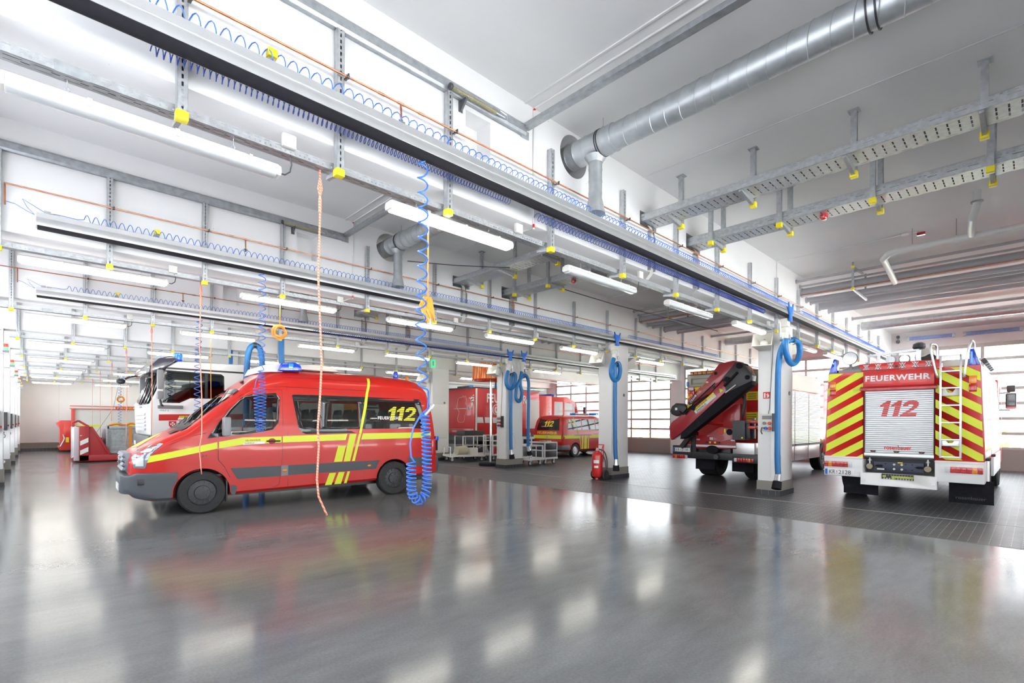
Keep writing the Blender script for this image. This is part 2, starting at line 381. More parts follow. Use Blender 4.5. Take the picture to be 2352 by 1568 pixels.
rp = nt.nodes.new('ShaderNodeMix'); rp.data_type = 'RGBA'; rp.inputs[6].default_value = (.045,.045,.052,1); rp.inputs[7].default_value = (.25,.25,.25,1)
nt.links.new(gx, rp.inputs[0]); nt.links.new(rp.outputs[2], nt.nodes['Principled BSDF'].inputs['Base Color'])
COLS = {}
for k in range(-1, 9): column(k)
# walls with gate openings in every bay
GH, GZ = 1.85, 4.52
def gate_wall(name, x0, x1):
    mb = MB(); mb.box(x0, x1, YN-.3, YE+.3, GZ, ZC+.02); prev = YN-.3
    for k in range(-1, 8):
        yc = bY(k) + BW + (PITCH-BW)/2; mb.box(x0, x1, prev, yc-GH, 0, GZ); prev = yc+GH
    mb.box(x0, x1, prev, YE+.3, 0, GZ); return struct(mb.build(name, m_wall))
gate_wall('wall_right', XR, XR+.3); gate_wall('wall_left', XL-.3, XL)
struct(MB().box(XL-.3, XR+.3, YE, YE+.3, 0, ZC).build('wall_end', m_wall))
mb = MB(); mb.box(XL-.3, XR+.3, YN-.3, YN, 0, .5); mb.box(XL-.3, XR+.3, YN-.3, YN, 4.9, ZC+.02)
for i in range(6): mb.box(XL-.3 if i == 0 else XL-.15+5.1*i-.2, XR+.3 if i == 5 else XL-.15+5.1*i+.2, YN-.3, YN, .5, 4.9)
struct(mb.build('wall_near', m_wall))
for i in range(5):  # invented windows behind the camera, added to light the hall from the front
    x0, x1 = XL+.05+5.1*i, XL-.15+5.1*(i+1)-.2; w = bpy.data.objects.new('window_%d' % (i+1), None); C.objects.link(w); struct(w); f = MB()
    for j in range(4): x = x0+(x1-x0)*j/3; f.box(x-.03, x+.03, YN-.18, YN-.12, .5, 4.9)
    for z in (.53, 2.0, 3.4, 4.87): f.box(x0, x1, YN-.18, YN-.12, z-.03, z+.03)
    struct(f.build('window_frame', m_white, w)); struct(MB().add([(x0,YN-.15,.5),(x1,YN-.15,.5),(x1,YN-.15,4.9),(x0,YN-.15,4.9)], [(0,1,2,3)]).build('pane', m_glass, w, recalc=False))
sk = struct(MB().box(XL, XR, YE-.015, YE, .12, .42).build('baseboard_end', m_skirt))
struct(MB().box(XL, XR, YE-.03, YE, 0, .12).build('tile_plinth', m_tilegrid, sk))
for n in (.9, 3.7, 8.2):
    struct(MB().box(n, n+.014, YE-.004, YE, .42, ZC).build('trim_3', mat('wall_joint', (.70,.70,.69), .8)))
# pillars of the left gate wall
for k in range(0, 9):
    o = struct(MB().box(XL, -.58, bY(k)-.02, bY(k)+BW, 0, ZB+.002).build('gate_pillar', m_wall, bevel=.006))
    struct(MB().box(XL, -.565, bY(k)-.035, bY(k)+BW+.015, .1, .42).build('skirting', m_skirt, o))
    struct(MB().box(XL, -.55, bY(k)-.05, bY(k)+BW+.03, 0, .1).build('tile_plinth', m_tile, o))
# sectional glass gates
RZ = [.76+.53*i for i in range(8)]
fr = MB(); pn = MB(); bo = MB()
for y in (-GH+.03, -.61, .61, GH-.03): fr.box(-.02, .02, y-.045, y+.045, .64, GZ-.1)
for z in RZ: fr.box(-.022, .022, -GH, GH, z-.052, z+.052)
fr.box(-.03, .03, -GH, GH, GZ-.14, GZ); fr.box(-.03, .03, -GH, -GH+.05, 0, GZ); fr.box(-.03, .03, GH-.05, GH, 0, GZ)
for i in range(len(RZ)-1):
    for y0, y1 in ((-GH+.05, -.655), (-.565, .565), (.655, GH-.05)): pn.add([(0,y0,RZ[i]+.05),(0,y1,RZ[i]+.05),(0,y1,RZ[i+1]-.05),(0,y0,RZ[i+1]-.05)], [(0,1,2,3)])
for i in range(12): bo.box(-.024, .024, -GH+.03, GH-.03, .02+.06*i, .078+.06*i)
bo.box(-.02, .02, -GH+.03, GH-.03, 0, .75)
m_gfr = mat('gate_frame_aluminium', (.52,.51,.49), .45, metal=.3)
m_gpan = mat('gate_panel_taupe', (.36,.32,.30), .5)
mfr = fr.mesh('gate_frame', m_gfr); mpn = pn.mesh('glazing', m_glass, recalc=False); mbo = bo.mesh('bottom_panel', m_gpan)
gn = 0
for side, x in (('right', XR+.05), ('left', XL-.05)):
    for k in range(-1, 8):
        gn += 1; g = bpy.data.objects.new('door_%d' % gn, None); C.objects.link(g); struct(g)
        g.location = (x, bY(k)+BW+(PITCH-BW)/2, 0)
        for nm, me in (('gate_frame', mfr), ('glazing', mpn), ('bottom_panel', mbo)): struct(link(nm, me, g))
# outside, seen through the gates
m_pave = mat('outdoor_paving', (.58,.57,.55), .8, var=.06, scale=.4)
o = struct(MB().box(XR+.3, 90, -60, 100, -.25, -.02).build('outdoor_ground', m_pave))
struct(MB().box(-70, XL-.3, -60, 100, -.25, -.02).build('outdoor_ground', mat('dark_asphalt', (.12,.12,.13), .9)))
struct(MB().box(XL-.3, XR+.3, -60, YN-.3, -.25, -.02).build('outdoor_ground', mat('bounce_paving', (.78,.78,.77), .8)))  # unseen ground behind the camera, made pale to bounce light in
m_leaf = mat('hedge_leaves', (.16,.24,.05), .8, var=.4, scale=3)
mb = MB(); rr = random.Random(3)
for i in range(900):
    y = rr.uniform(-30, 60); z = rr.uniform(.05, 1.5); x = 44+rr.uniform(-.7, .7)
    a = rr.uniform(.12, .3); d = V((rr.uniform(-1,1), rr.uniform(-1,1), rr.uniform(-1,1))).normalized(); e = d.orthogonal().normalized()*a; f2 = d.cross(e)
    mb.add([V((x,y,z))+e, V((x,y,z))+f2, V((x,y,z))-e, V((x,y,z))-f2], [(0,1,2,3)])
h = mb.build('hedge_foliage', m_leaf, recalc=False); tag(h, 'low green hedge along the yard outside the right gates', 'hedge', kind='stuff')
lw = MB().box(46, 62, -40, 80, -.02, .03).build('lawn', mat('lawn_grass', (.22,.34,.08), .9, var=.3, scale=2)); tag(lw, 'strip of lawn outside beyond the gates', 'grass', kind='stuff')
m_bark = mat('tree_bark', (.16,.13,.10), .9, var=.2, scale=10)
def bare_tree(loc, seed, label):
    r = random.Random(seed); mb = MB()
    def br(p, d, L, rad, dep):
        q = p + d*L; mb.tube([p, p+d*L*.5+V((r.uniform(-1,1), r.uniform(-1,1), 0))*L*.04, q], rad, 5, False, [rad, rad*.85, rad*.7])
        if dep == 0: return
        for i in range(3):
            nd = (d + V((r.uniform(-1,1), r.uniform(-1,1), r.uniform(-.2,.9)))*.65).normalized(); br(q, nd, L*.72, rad*.62, dep-1)
    br(V((0,0,-.02)), V((0,0,1)), 2.6, .17, 5)
    t = mb.build('bare_tree', m_bark, None, loc=loc); return tag(t, label, 'tree', 'bare trees in the yard')
bare_tree((40, 2.2, 0), 1, 'leafless tree in the yard behind the gate right of the striped fire engine')
bare_tree((42, 30, 0), 2, 'leafless tree in the yard behind the gate left of the crane truck')
# ================================================================ fittings along the beams
NX = {1: 17, 2: 17, 3: 17, 4: 13, 5: 12, 6: 11, 7: 8, 8: 5}
SXS = [-.33, .69, 1.77, 2.86] + [4.33+1.467*i for i in range(13)]
m_strut = perforated('slotted_strut_steel', m_galv, [(2, .05, .6, 0, 0, .006, 0)])
# wall struts with yellow end caps and an arm that carries the cable tray
def strut_proto(name, zt):
    mb = MB(); mb.box(-.031, .031, 0, .003, 3.6, zt); mb.box(-.031, -.028, 0, .058, 3.6, zt); mb.box(.028, .031, 0, .058, 3.6, zt)
    mb.box(-.031, -.02, .055, .058, 3.6, zt); mb.box(.02, .031, .055, .058, 3.6, zt)
    o = mb.build(name, m_strut)
    MB().box(-.036, .036, -.005, .063, 3.583, 3.64).build('end_cap', m_yel, o, bevel=.004)['label'] = 'yellow plastic end cap'
    MB().prism([(.058,3.60),(.20,3.625),(.24,3.625),(.24,3.648),(.058,3.70)], 'x', -.016, .016).build('tray_arm', m_galv, o, bevel=.002)
    return o
sp_a = strut_proto('wall_strut', 4.765); sp_b = strut_proto('wall_strut', 4.775)
used = {}
for k in range(1, 9):
    for i in range(NX[k]):
        x = SXS[i]; y = bY(k)-.06; src = sp_a if (k < 3 and x < 4) else sp_b
        lab = 'slotted steel strut on the %s, %s from the left, with yellow end cap' % (BEAMN[k], ORD[i+1])
        if src not in used: used[src] = 1; src.location = (x, y, 0); tag(src, lab, 'strut', 'struts on the beams')
        else: dup(src, (x, y, 0), lab, 'struts on the beams')
# perforated cable trays under the beams
m_tray = perforated('perforated_tray_steel', m_galv, [(0, .036, .33, 2, .022, .006, 0), (0, .072, .5, 2, .047, .0022, 0), (0, .13, .62, 1, .028, .003, .1), (0, .13, .62, 1, .072, .003, .1), (0, .13, .3, 1, .05, .004, .55)])
def tray(x0, x1):
    mb = MB(); mb.box(x0, x1, 0, .0015, 0, .06); mb.box(x0, x1, .0985, .1, 0, .06); mb.box(x0, x1, 0, .1, 0, .0015)
    return mb.mesh('cable_tray', m_tray)
for k in range(1, 9):
    x0 = -.9 if k < 4 else -.48
    o = link('cable_tray', tray(x0, 23.6), None, (0, bY(k)+.03, 3.65))
    tag(o, 'long perforated steel cable tray running under the %s' % BEAMN[k], 'cable tray', 'cable trays along the beams')
    if k < 4:
        for xx in (.07,): MB().box(xx, xx+.16, -.004, 0, -.004, .062).build('joint_plate', m_galvd, o)
        mbc = MB(); mbc.tube([(x0, .05, .012), (8, .05, .014), (23.5, .05, .012)], .009, 6); mbc.tube([(x0, .07, .012), (8, .068, .014), (23.5, .07, .012)], .008, 6); mbc.build('cables', m_dgrey, o)
# tube lamps
def lamp_proto(lit):
    t = thing('tube_lamp', '', 'lamp')
    L = 1.52
    prof = [(-.062,.060),(-.064,.034),(-.05,.008),(-.025,0),(.025,0),(.05,.008),(.064,.034),(.062,.060)]
    d = MB().prism(prof, 'x', .035, L-.035).build('diffuser', m_lit if lit else m_unlit, t, bevel=.008)
    h = MB(); h.prism([(-.066,.058),(-.058,.085),(-.03,.100),(.03,.100),(.058,.085),(.066,.058)], 'x', .02, L-.02); h.build('housing', m_offw if lit else m_white, t, bevel=.008)
    for nm, a, b in (('end_piece', 0, .037), ('end_piece', L-.037, L)):
        MB().prism([(-.058,.05),(-.058,.030),(-.045,.012),(.045,.012),(.058,.030),(.058,.05),(.05,.085),(-.05,.085)], 'x', a, b).build(nm, m_offw, t, bevel=.012)
    for x in (.3, 1.2): 
        q = MB(); q.tube([(x,0,.098),(x,0,.110),(x+.012,0,.125),(x,0,.14),(x-.012,0,.125),(x,0,.110)], .003, 5); q.tube([(x,0,.14),(x,0,.149 if lit else .187)], .003, 5); q.build('hook', m_galv, t)
    MB().tube([(L-.01,0,.05),(L+.04,0,.05),(L+.075,-.01,.08),(L+.08,-.03,.13),(L+.06,-.045,.19)], .006, 6).build('supply_cable', m_blk2, t)
    for x in (.4, .85, 1.3): MB().prism([(-.070,.04),(-.070,.088),(-.032,.104),(.032,.104),(.070,.088),(.070,.04),(.066,.04),(.066,.085),(.03,.101),(-.03,.101),(-.066,.085),(-.066,.04)], 'x', x-.012, x+.012).build('clip', m_offw, t)
    return t
lp = {True: lamp_proto(True), False: lamp_proto(False)}; lu = set()
LX = [-.17, 2.28, 4.74, 7.2, 9.75, 13.35, 15.8]
NL = {1: 7, 2: 6, 3: 6, 4: 6, 5: 5, 6: 4, 7: 3, 8: 3}
jb0 = MB().box(-.05, .05, -.02, .02, -.05, .05).mesh('junction_box', m_offw, bevel=.006)
NL.update({0: 7, -1: 7}); BN2 = {0: 'unseen beam just behind the camera', -1: 'unseen rear beam behind the camera'}  # lamps behind the camera are unseen, included to brighten the near bay
for k in (1, 2, 3, 4, 5, 6, 7, 8, 0, -1):
    for i in range(NL[k]):
        lit = not (k == 1 and i in (0, 2, 3, 5))
        z = 3.462 if not lit else 3.50
        lab = '%s fluorescent tube lamp under the %s, %s from the left' % ('lit' if lit else 'unlit clear', BN2.get(k) or BEAMN[k], ORD[i+1])
        p = (LX[i]+(.06 if i > 1 and k > 1 else 0), bY(k)+.09, z)
        if lit not in lu:
            lu.add(lit); t = lp[lit]; t.location = p; t['label'] = lab; t['group'] = 'tube lamps'
        else: dup(lp[lit], p, lab, 'tube lamps')
        if 0 < k < 4:
            j = link('junction_box', jb0, None, (p[0]+1.56, bY(k)+.005, 3.735))
            tag(j, 'white junction box on the %s tray, right of its %s lamp' % (BEAMN[k].replace(' beam', '-beam'), ORD[i+1]), 'junction box', 'junction boxes')
# exhaust extraction rails on the three nearest beams
yR = -.33                                        # rail centre relative to the beam face
def rail(k):
    t = thing('exhaust_rail', 'aluminium exhaust extraction rail with black rubber lip along the %s' % BEAMN[k], 'exhaust rail', (0, bY(k)+yR, 0), 0, 'exhaust rails')
    x1 = 22.6 if k == 1 else 23.2
    al = [(-.082,3.865),(-.086,3.90),(-.080,3.935),(-.066,3.955),(-.070,3.96),(-.070,4.015),(-.06,4.02),(.06,4.02),(.070,4.015),(.070,3.96),(.066,3.955),(.080,3.935),(.086,3.90),(.082,3.865)]
    MB().prism(al, 'x', 0, x1).build('profile', m_alu, t)
    MB().prism([(-.080,3.866),(-.03,3.838),(.03,3.838),(.080,3.866)], 'x', .004, x1-.01).build('rubber_lip', m_blk, t)
    MB().prism([(a*1.02, b) for a, b in al], 'x', -.006, 0).build('end_plate', m_alu, t)
    for x in SXS[1:NX[k]:2]:
        if x < x1: MB().box(x-.02, x+.02, .06, .27, 3.99, 4.03).build('rail_bracket', m_galv, t)
    q = MB(); q.box(.06, .12, -.03, .03, 4.02, 4.06); q.box(.14, .20, -.02, .02, 4.02, 4.035); q.tube([(.12,0,4.045),(.17,0,4.05),(.21,0,4.05)], .006, 6); q.build('air_fitting', m_galvd, t)
    s = MB(); s.box(1.13, 1.18, .0, .33, 4.045, 4.085); s.cyl((1.155,-.005,4.02), (1.155,-.005,4.06), .022, n=10); s.build('support_arm', m_galvd, t)
    MB().box(1.124, 1.186, -.03, .03, 4.075, 4.13).build('arm_cap', m_yel, t, bevel=.004)
for k in (1, 2, 3): rail(k)
# coiled air hoses lying along the rails
def coil_x(x0, x1, y, z, r, p0, p1, wr, n=9, rise=0):
    pts = []; x = x0; a = 0
    while x < x1:
        f = (x-x0)/(x1-x0); p = p0+(p1-p0)*f
        for j in range(n):
            pts.append((x + p*j/n, y + r*math.cos(a+2*PI*j/n), z + r*math.sin(a+2*PI*j/n)))
        x += p
    return pts
for k in (1, 2, 3):
    y = bY(k)+yR
    st = .42 if k > 1 else -.2
    pts = [(.2, y, 4.05), (.36, y, 4.045)] + coil_x(.42, 11.4, y, 4.074, .046, .086, .05, .0045)
    o = MB().tube(pts, .0042, 5).build('coiled_air_hose', m_coil, ang=180)
    tag(o, 'blue air hose coil lying on top of the rail of the %s' % BEAMN[k], 'air hose', 'coiled air hoses on the rails')
    if k < 3:
        o = MB().tube(coil_x(12.3, 21 if k == 1 else 18, y, 4.074, .046, .05, .045, .0045), .0036, 5).build('coiled_air_hose', m_coil, ang=180)
        tag(o, 'tight blue hose coil on the rail of the %s, right of the trolley' % BEAMN[k], 'air hose', 'coiled air hoses on the rails')
    if k > 1:
        q = MB(); q.tube([(-.26,y+.12,4.12),(-.18,y+.05,4.09),(-.08,y,4.02),(-.02,y-.02,3.99)], .004, 6); q.tube([(.06,y,4.05),(-.04,y-.02,4.10),(-.12,y-.06,4.13),(-.08,y-.05,4.05),(-.02,y-.03,3.99)], .004, 6)
        tag(q.build('air_line', m_coil), 'thin pale blue air line at the left end of the rail on the %s' % BEAMN[k], 'air hose')
y = bY(1)+yR
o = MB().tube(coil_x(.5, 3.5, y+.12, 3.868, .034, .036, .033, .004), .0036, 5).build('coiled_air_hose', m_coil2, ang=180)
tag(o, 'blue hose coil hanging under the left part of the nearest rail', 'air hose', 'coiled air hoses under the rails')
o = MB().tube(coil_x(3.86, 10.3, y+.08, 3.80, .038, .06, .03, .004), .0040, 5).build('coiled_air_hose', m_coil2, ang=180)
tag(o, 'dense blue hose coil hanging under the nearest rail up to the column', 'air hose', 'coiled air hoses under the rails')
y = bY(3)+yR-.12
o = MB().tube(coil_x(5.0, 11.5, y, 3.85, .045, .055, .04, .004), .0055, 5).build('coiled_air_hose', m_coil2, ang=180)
tag(o, 'shade-darkened blue hose coil running in front of the rail on the third beam', 'air hose', 'coiled air hoses under the rails')
# copper compressed-air pipes
for k in (1, 2, 3):
    y = bY(k)-.11; z = 4.37 if k == 1 else 4.36; x0 = -.9 if k != 2 else -.27
    t = MB(); t.tube([(x0, y, z), (22.4, y, z)], .009, 10)
    if k == 2: t.tube([(-.27, y, z+.004), (-.27, y, z-.25)], .009, 10)
    if k == 3: t.tube([(-.25, y, z), (-.25, y, z-.26)], .009, 10)
    t.tube([(2.29, y, z), (2.29, y-.01, z-.13)], .009, 10)
    for x in (2.1, 2.29, 2.5): t.cyl((x-.03, y, z), (x+.03, y, z), .012, n=10)
    o = t.build('copper_pipe', m_cop); tag(o, 'thin copper compressed-air pipe along the %s' % BEAMN[k], 'pipe', 'copper pipes')
    cl = MB()
    for x in SXS[1:]:
        if x < 22: cl.lathe([(.015,-.011),(.015,.011)], (x+.035, y, z), 'x', 10); cl.box(x+.025, x+.045, y, y+.05, z-.006, z+.006); cl.box(x+.03, x+.04, y-.02, y-.006, z+.006, z+.02)
    cl.build('pipe_clips', m_blk2, o)
    v = MB(); v.lathe([(.012,0),(.014,.02),(.014,.045),(.008,.05)], (2.29, y-.01, z-.19), 'z', 10); v.tube([(2.29-.03, y-.02, z-.16),(2.29+.03, y-.02, z-.165)], .006, 6); v.build('valve', m_dgrey, o)
# sliding-gate tracks high on the first two beams, with the cross track at their right end
for k in (1, 2):
    y = bY(k)-.002; x0 = -.9
    t = MB(); t.prism([(y, 4.77), (y-.045, 4.765), (y-.06, 4.79), (y-.06, 4.86), (y-.045, 4.885), (y, 4.885), (y, 4.86), (y-.03, 4.855), (y-.03, 4.80), (y, 4.795)], 'x', x0, 3.9)
    t.box(x0, 3.97, y-.004, y, 4.765, 4.80); t.box(3.86, 3.98, y-.012, y, 4.755, 4.84)
    o = t.build('sliding_track', m_galvd, bevel=.003); tag(o, 'grey steel track high along the left part of the %s' % BEAMN[k], 'track', 'steel tracks on the beams')
    c = MB(); yb = bY(k-1)+BW; c.box(3.88, 3.94, yb, y-.03, 4.84, 4.90); c.box(3.868, 3.952, yb, y-.03, 4.836, 4.845)
    oc = c.build('cross_track', m_galvd, bevel=.003); tag(oc, 'grey steel track under the ceiling that meets the track on the %s' % BEAMN[k], 'track', 'steel tracks across the bays')
    s = MB(); s.tube(coil_x(2.84, 3.40, y-.105, 4.775, .017, .012, .012, .003), .0038, 5)
    s2 = s.build('tension_spring', mat('brass_spring', (.52,.48,.30), .35, metal=.8), ang=180); tag(s2, 'brass coloured tension spring under the track of the %s' % BEAMN[k], 'spring', 'tension springs')
    e = MB(); e.lathe([(.03,0),(.034,.012),(.03,.024)], (2.815, y-.105, 4.775), 'x', 14); e.build('end_ring', m_blk2, s2)
    e = MB(); e.tube([(3.40, y-.105, 4.775), (3.52, y-.105, 4.775)], .01, 8); e.tube([(3.46,y-.105,4.82),(3.55,y-.105,4.81),(3.56,y-.105,4.75),(3.47,y-.105,4.735)], .007, 6); e.build('shackle', m_galv, s2)
    b = MB(); b.box(3.0, 3.05, y-.006, y, 4.66, 4.78); b.prism([(y-.005, 4.67), (y-.02, 4.67), (y-.11, 4.755), (y-.11, 4.77), (y-.005, 4.77)], 'x', 3.015, 3.035); ob = b.build('spring_bracket', m_dgrey, s2)
# white conduits and the ceiling beads
m_cond = mat('white_conduit', (.78,.78,.77), .45)
for k in (1, 2, 3):
    yb = bY(k-1)+BW; y = bY(k)
    o = MB().box(3.915, 3.945, yb, y, ZC-.012, ZC+.001).build('trim_4', mat('ceiling_bead', (.74,.74,.74), .7), bevel=.003); struct(o)
    struct(MB().box(6.33, 6.36, yb, y, ZC-.006, ZC+.001).build('trim_5', MATS['ceiling_bead'], bevel=.002))
    t = MB(); t.tube([(4.06, yb+.01, ZC-.014), (4.06, y-.03, ZC-.014), (4.06, y-.014, ZC-.03), (4.06, y-.014, ZB-.05), (4.06, y+.1, ZB-.03), (4.06, y+BW, ZB-.02)], .011, 8)
    o = t.build('conduit', m_cond); tag(o, 'white cable conduit down the face of the %s and across the ceiling' % BEAMN[k], 'conduit', 'white conduits')
    r = MB(); r.cyl((4.06, y-.014, 3.84), (4.06, y-.014, 3.80), .013, n=8); r.cyl((4.06, y-.03, ZC-.02), (4.06, y-.01, ZC-.035), .013, n=8); r.build('red_joints', m_red, o)
    t = MB(); t.tube([(11.75, yb+1.6, ZC-.012), (11.75, y-.02, ZC-.012), (11.75, y-.012, ZC-.03), (11.75, y-.012, 4.78)], .008, 6)
    tag(t.build('conduit', m_cond), 'thin conduit near the columns up the %s to a smoke detector' % BEAMN[k], 'conduit', 'white conduits')
    d = MB(); d.lathe([(.03,0),(.055,.012),(.06,.03),(.05,.045)], (11.75, yb+1.78, ZC-.045), 'z', 18); tag(d.build('smoke_detector', m_white), 'round white smoke detector on the ceiling before the %s' % BEAMN[k], 'smoke detector', 'smoke detectors')
    d = MB(); d.box(11.85, 11.90, yb+1.5, yb+1.62, ZC-.05, ZC-.002); tag(d.build('alarm_tag', m_dred), 'small dark red tag on the ceiling beside the detector before the %s' % BEAMN[k], 'alarm tag', 'alarm tags')
# spiral ducts through the beams, one run per bay, with a dropper to each rail
def duct(k):
    y1 = bY(k); y0 = bY(k-1)+.25 if k > 1 else BY0-PITCH+BW
    t = thing('spiral_duct', 'round spiral steel duct with a dropper, running across the ceiling to the %s' % BEAMN[k], 'duct', (DX, 0, DZ), 0, 'spiral ducts')
    R = .14; mb = MB(); mb.lathe([(R, y0-.02), (R, y1-.18)], (0,0,0), 'y', 40)
    yy = y0+.1
    pts = []; n = 24; p = .165
    for i in range(int((y1-.66-y0)/p*n)):
        a = 2*PI*i/n; pts.append((R*math.cos(a), y0+p*i/n, R*math.sin(a)))
    mb.tube(pts, .006, 5); mb.build('pipe', m_duct, t, ang=60)
    q = MB(); R2 = .150
    q.lathe([(R2,y1-.62),(R2+.006,y1-.60),(R2,y1-.58),(R2,y1-.52),(R2+.008,y1-.50),(R2,y1-.48),(R2,y1-.26),(R2+.007,y1-.24),(R2,y1-.22),(R2,y1-.10),(R2+.006,y1-.09),(R2,y1-.08),(R2,y1+.02),(R2+.006,y1+.03),(R2,y1+.04),(R2,y1+.20)], (0,0,0), 'y', 40)
    q.build('tee_piece', m_duct, t, ang=50)
    q = MB(); rs = .079; q.lathe([(rs,-.02),(rs,-.62),(rs+.012,-.66),(rs+.04,-.80)][::-1], (0, y1-.33, 0), 'z', 30)
    for z in (-.28, -.42, -.56): q.lathe([(rs+.004,z-.006),(rs+.004,z+.006)], (0, y1-.33, 0), 'z', 30, False)
    q.lathe([(rs+.05,-.13),(rs+.004,-.2)], (0, y1-.33, 0), 'z', 30, False); q.build('dropper', m_duct, t, ang=50)
    c = MB()
    for yc in (y1-.44, y1-.46+.045) + (() if k > 1 else (.86, .92)): c.lathe([(R+.006,yc-.007),(R+.016,yc-.005),(R+.016,yc+.005),(R+.006,yc+.007)], (0,0,0), 'y', 40, False)
    c.build('clamp_band', m_blk2, t)
    MB().cyl((0, y1-.44, R), (0, y1-.44, ZC-DZ), .004, n=6).build('hanger_rod', m_galv, t)
for k in (1, 2, 3): duct(k)
# cross trays in the bays, hung from ceiling posts
m_xtray = perforated('cross_tray_steel', m_galv, [(1, .085, .16, 0, .10, .035, 0), (1, .085, .16, 0, .19, .035, 0), (1, .085, .16, 0, .28, .035, 0), (1, .18, .5, 2, .055, .003, 0), (1, .18, .5, 0, .03, .004, .2), (1, .18, .5, 0, .35, .004, .5), (1, .05, .4, 2, .085, .003, 0)])
bayn = ['nearest bay', 'second bay', 'third bay']
m_post = perforated('slotted_post_steel', m_galv, [(2, .045, .55, 0, 0, .006, 0)])
def post_proto(lo, arm):
    mb = MB(); mb.box(-.03, .03, -.03, -.027, lo, ZC-.008); mb.box(-.03, -.027, -.03, .03, lo, ZC-.008); mb.box(.027, .03, -.03, .03, lo, ZC-.008)
    o = mb.build('ceiling_post', m_post)
    MB().box(-.055, .055, -.055, .055, ZC-.01, ZC).build('ceiling_plate', m_galvd, o)
    MB().box(-.036, .036, -.036, .036, lo-.02, lo+.045).build('end_cap', m_yel, o, bevel=.004)
    if arm: MB().prism([(-.03,4.42),(-.40,4.475),(-.42,4.475),(-.42,4.498),(-.03,4.498)], 'y', -.018, .018).build('tray_arm', m_galv, o)
    return o
pp = post_proto(4.42, True); pf = post_proto(4.42, False); pu = set()
for k in (1, 2, 3):
    y0 = bY(k-1)+BW-(.3 if k > 1 else 0); y1 = bY(k)+.12; nb = bayn[k-1]
    for nm, x0, w, h, lab in (('a', 6.29, .38, .10, 'wide perforated cable tray crossing the %s, left of the narrower one'), ('b', 7.71, .37, .13, 'slotted cable tray crossing the %s, right of the wide one')):
        mb = MB(); mb.box(0, w, 0, y1-y0, 0, .0015); mb.box(0, .0015, 0, y1-y0, 0, h); mb.box(w-.0015, w, 0, y1-y0, 0, h); mb.box(0, .02, 0, y1-y0, h-.0015, h)
        if nm == 'b': mb.box(.13, .1315, 0, y1-y0, 0, h*.8); mb.box(.10, .16, 0, y1-y0, h*.8, h*.8+.0015)
        o = mb.build('cross_tray', m_xtray, loc=(x0, y0, 4.50)); tag(o, lab % nb, 'cable tray', 'cross trays between the beams')
        if k == 1:
            q = MB()
            for s, dx in enumerate((.1, .14, .2, .24)): q.tube([(dx, .0, .012), (dx+.02, 1.5, .012), (dx, y1-y0-.1, .012)], .008, 6)
            q.build('cables', m_dgrey, o)
    for i, y in enumerate((3.53, 2.53, 1.43, .35)):
        yy = y+PITCH*(k-1); row = ORD[i+1]
        for src, x, what in ((pp, 6.72, 'ceiling post right of the wide tray'), (pp, 8.13, 'ceiling post right of the narrow tray'), (pf, 7.67, 'ceiling post left of the narrow tray')):
            lab = 'slotted %s in the %s, %s from the beam' % (what, nb, row)
            if src not in pu: pu.add(src); src.location = (x, yy, 0); tag(src, lab, 'post', 'ceiling posts')
            else: dup(src, (x, yy, 0), lab, 'ceiling posts')
    # cable risers on the beam below the holes
    for x, lab in ((6.55, 'wide'), (7.95, 'narrow')):
        y = bY(k); t = thing('cable_ladder', 'short vertical cable ladder on the %s below the %s tray' % (BEAMN[k], lab), 'cable ladder', (x, y, 0), 0, 'cable ladders')
        q = MB(); q.box(-.07, -.055, -.05, 0, 3.84, 4.42); q.box(.055, .07, -.05, 0, 3.84, 4.34)
        for z in (3.95, 4.15, 4.3): q.box(-.06, .06, -.03, -.01, z, z+.02)
        q.build('rails', m_galvd, t)
        q = MB()
        for j, dx in enumerate((-.03, -.01, .01, .03)): q.tube([(dx-.02, .02, 4.52), (dx-.01, -.02, 4.46), (dx, -.035, 4.35), (dx, -.035, 3.9), (dx, -.02, 3.80), (dx, .05, 3.73)], .006, 6)
        q.build('cables', m_offw if lab == 'wide' else m_mgrey, t)
        q = MB(); q.tube([(.02,.03,4.52),(.035,-.03,4.45),(.045,-.045,4.3),(.04,-.04,4.0)], .008, 6); q.build('power_cable', m_org if lab == 'narrow' else m_dgrey, t)
r = MB(); r.lathe([(.001,-.07),(.035,-.065),(.05,-.04),(.05,0)], (7.9, 2.03, 4.50), 'z', 18); tag(r.build('warning_lamp', m_lens_r), 'red warning lamp under the narrow cable tray of the nearest bay', 'lamp')
r = MB(); r.lathe([(.001,-.07),(.035,-.065),(.05,-.04),(.05,0)], (7.9, 2.03+PITCH, 4.50), 'z', 18); tag(r.build('warning_lamp', m_lens_r), 'red warning lamp under the narrow cable tray of the second bay', 'lamp')
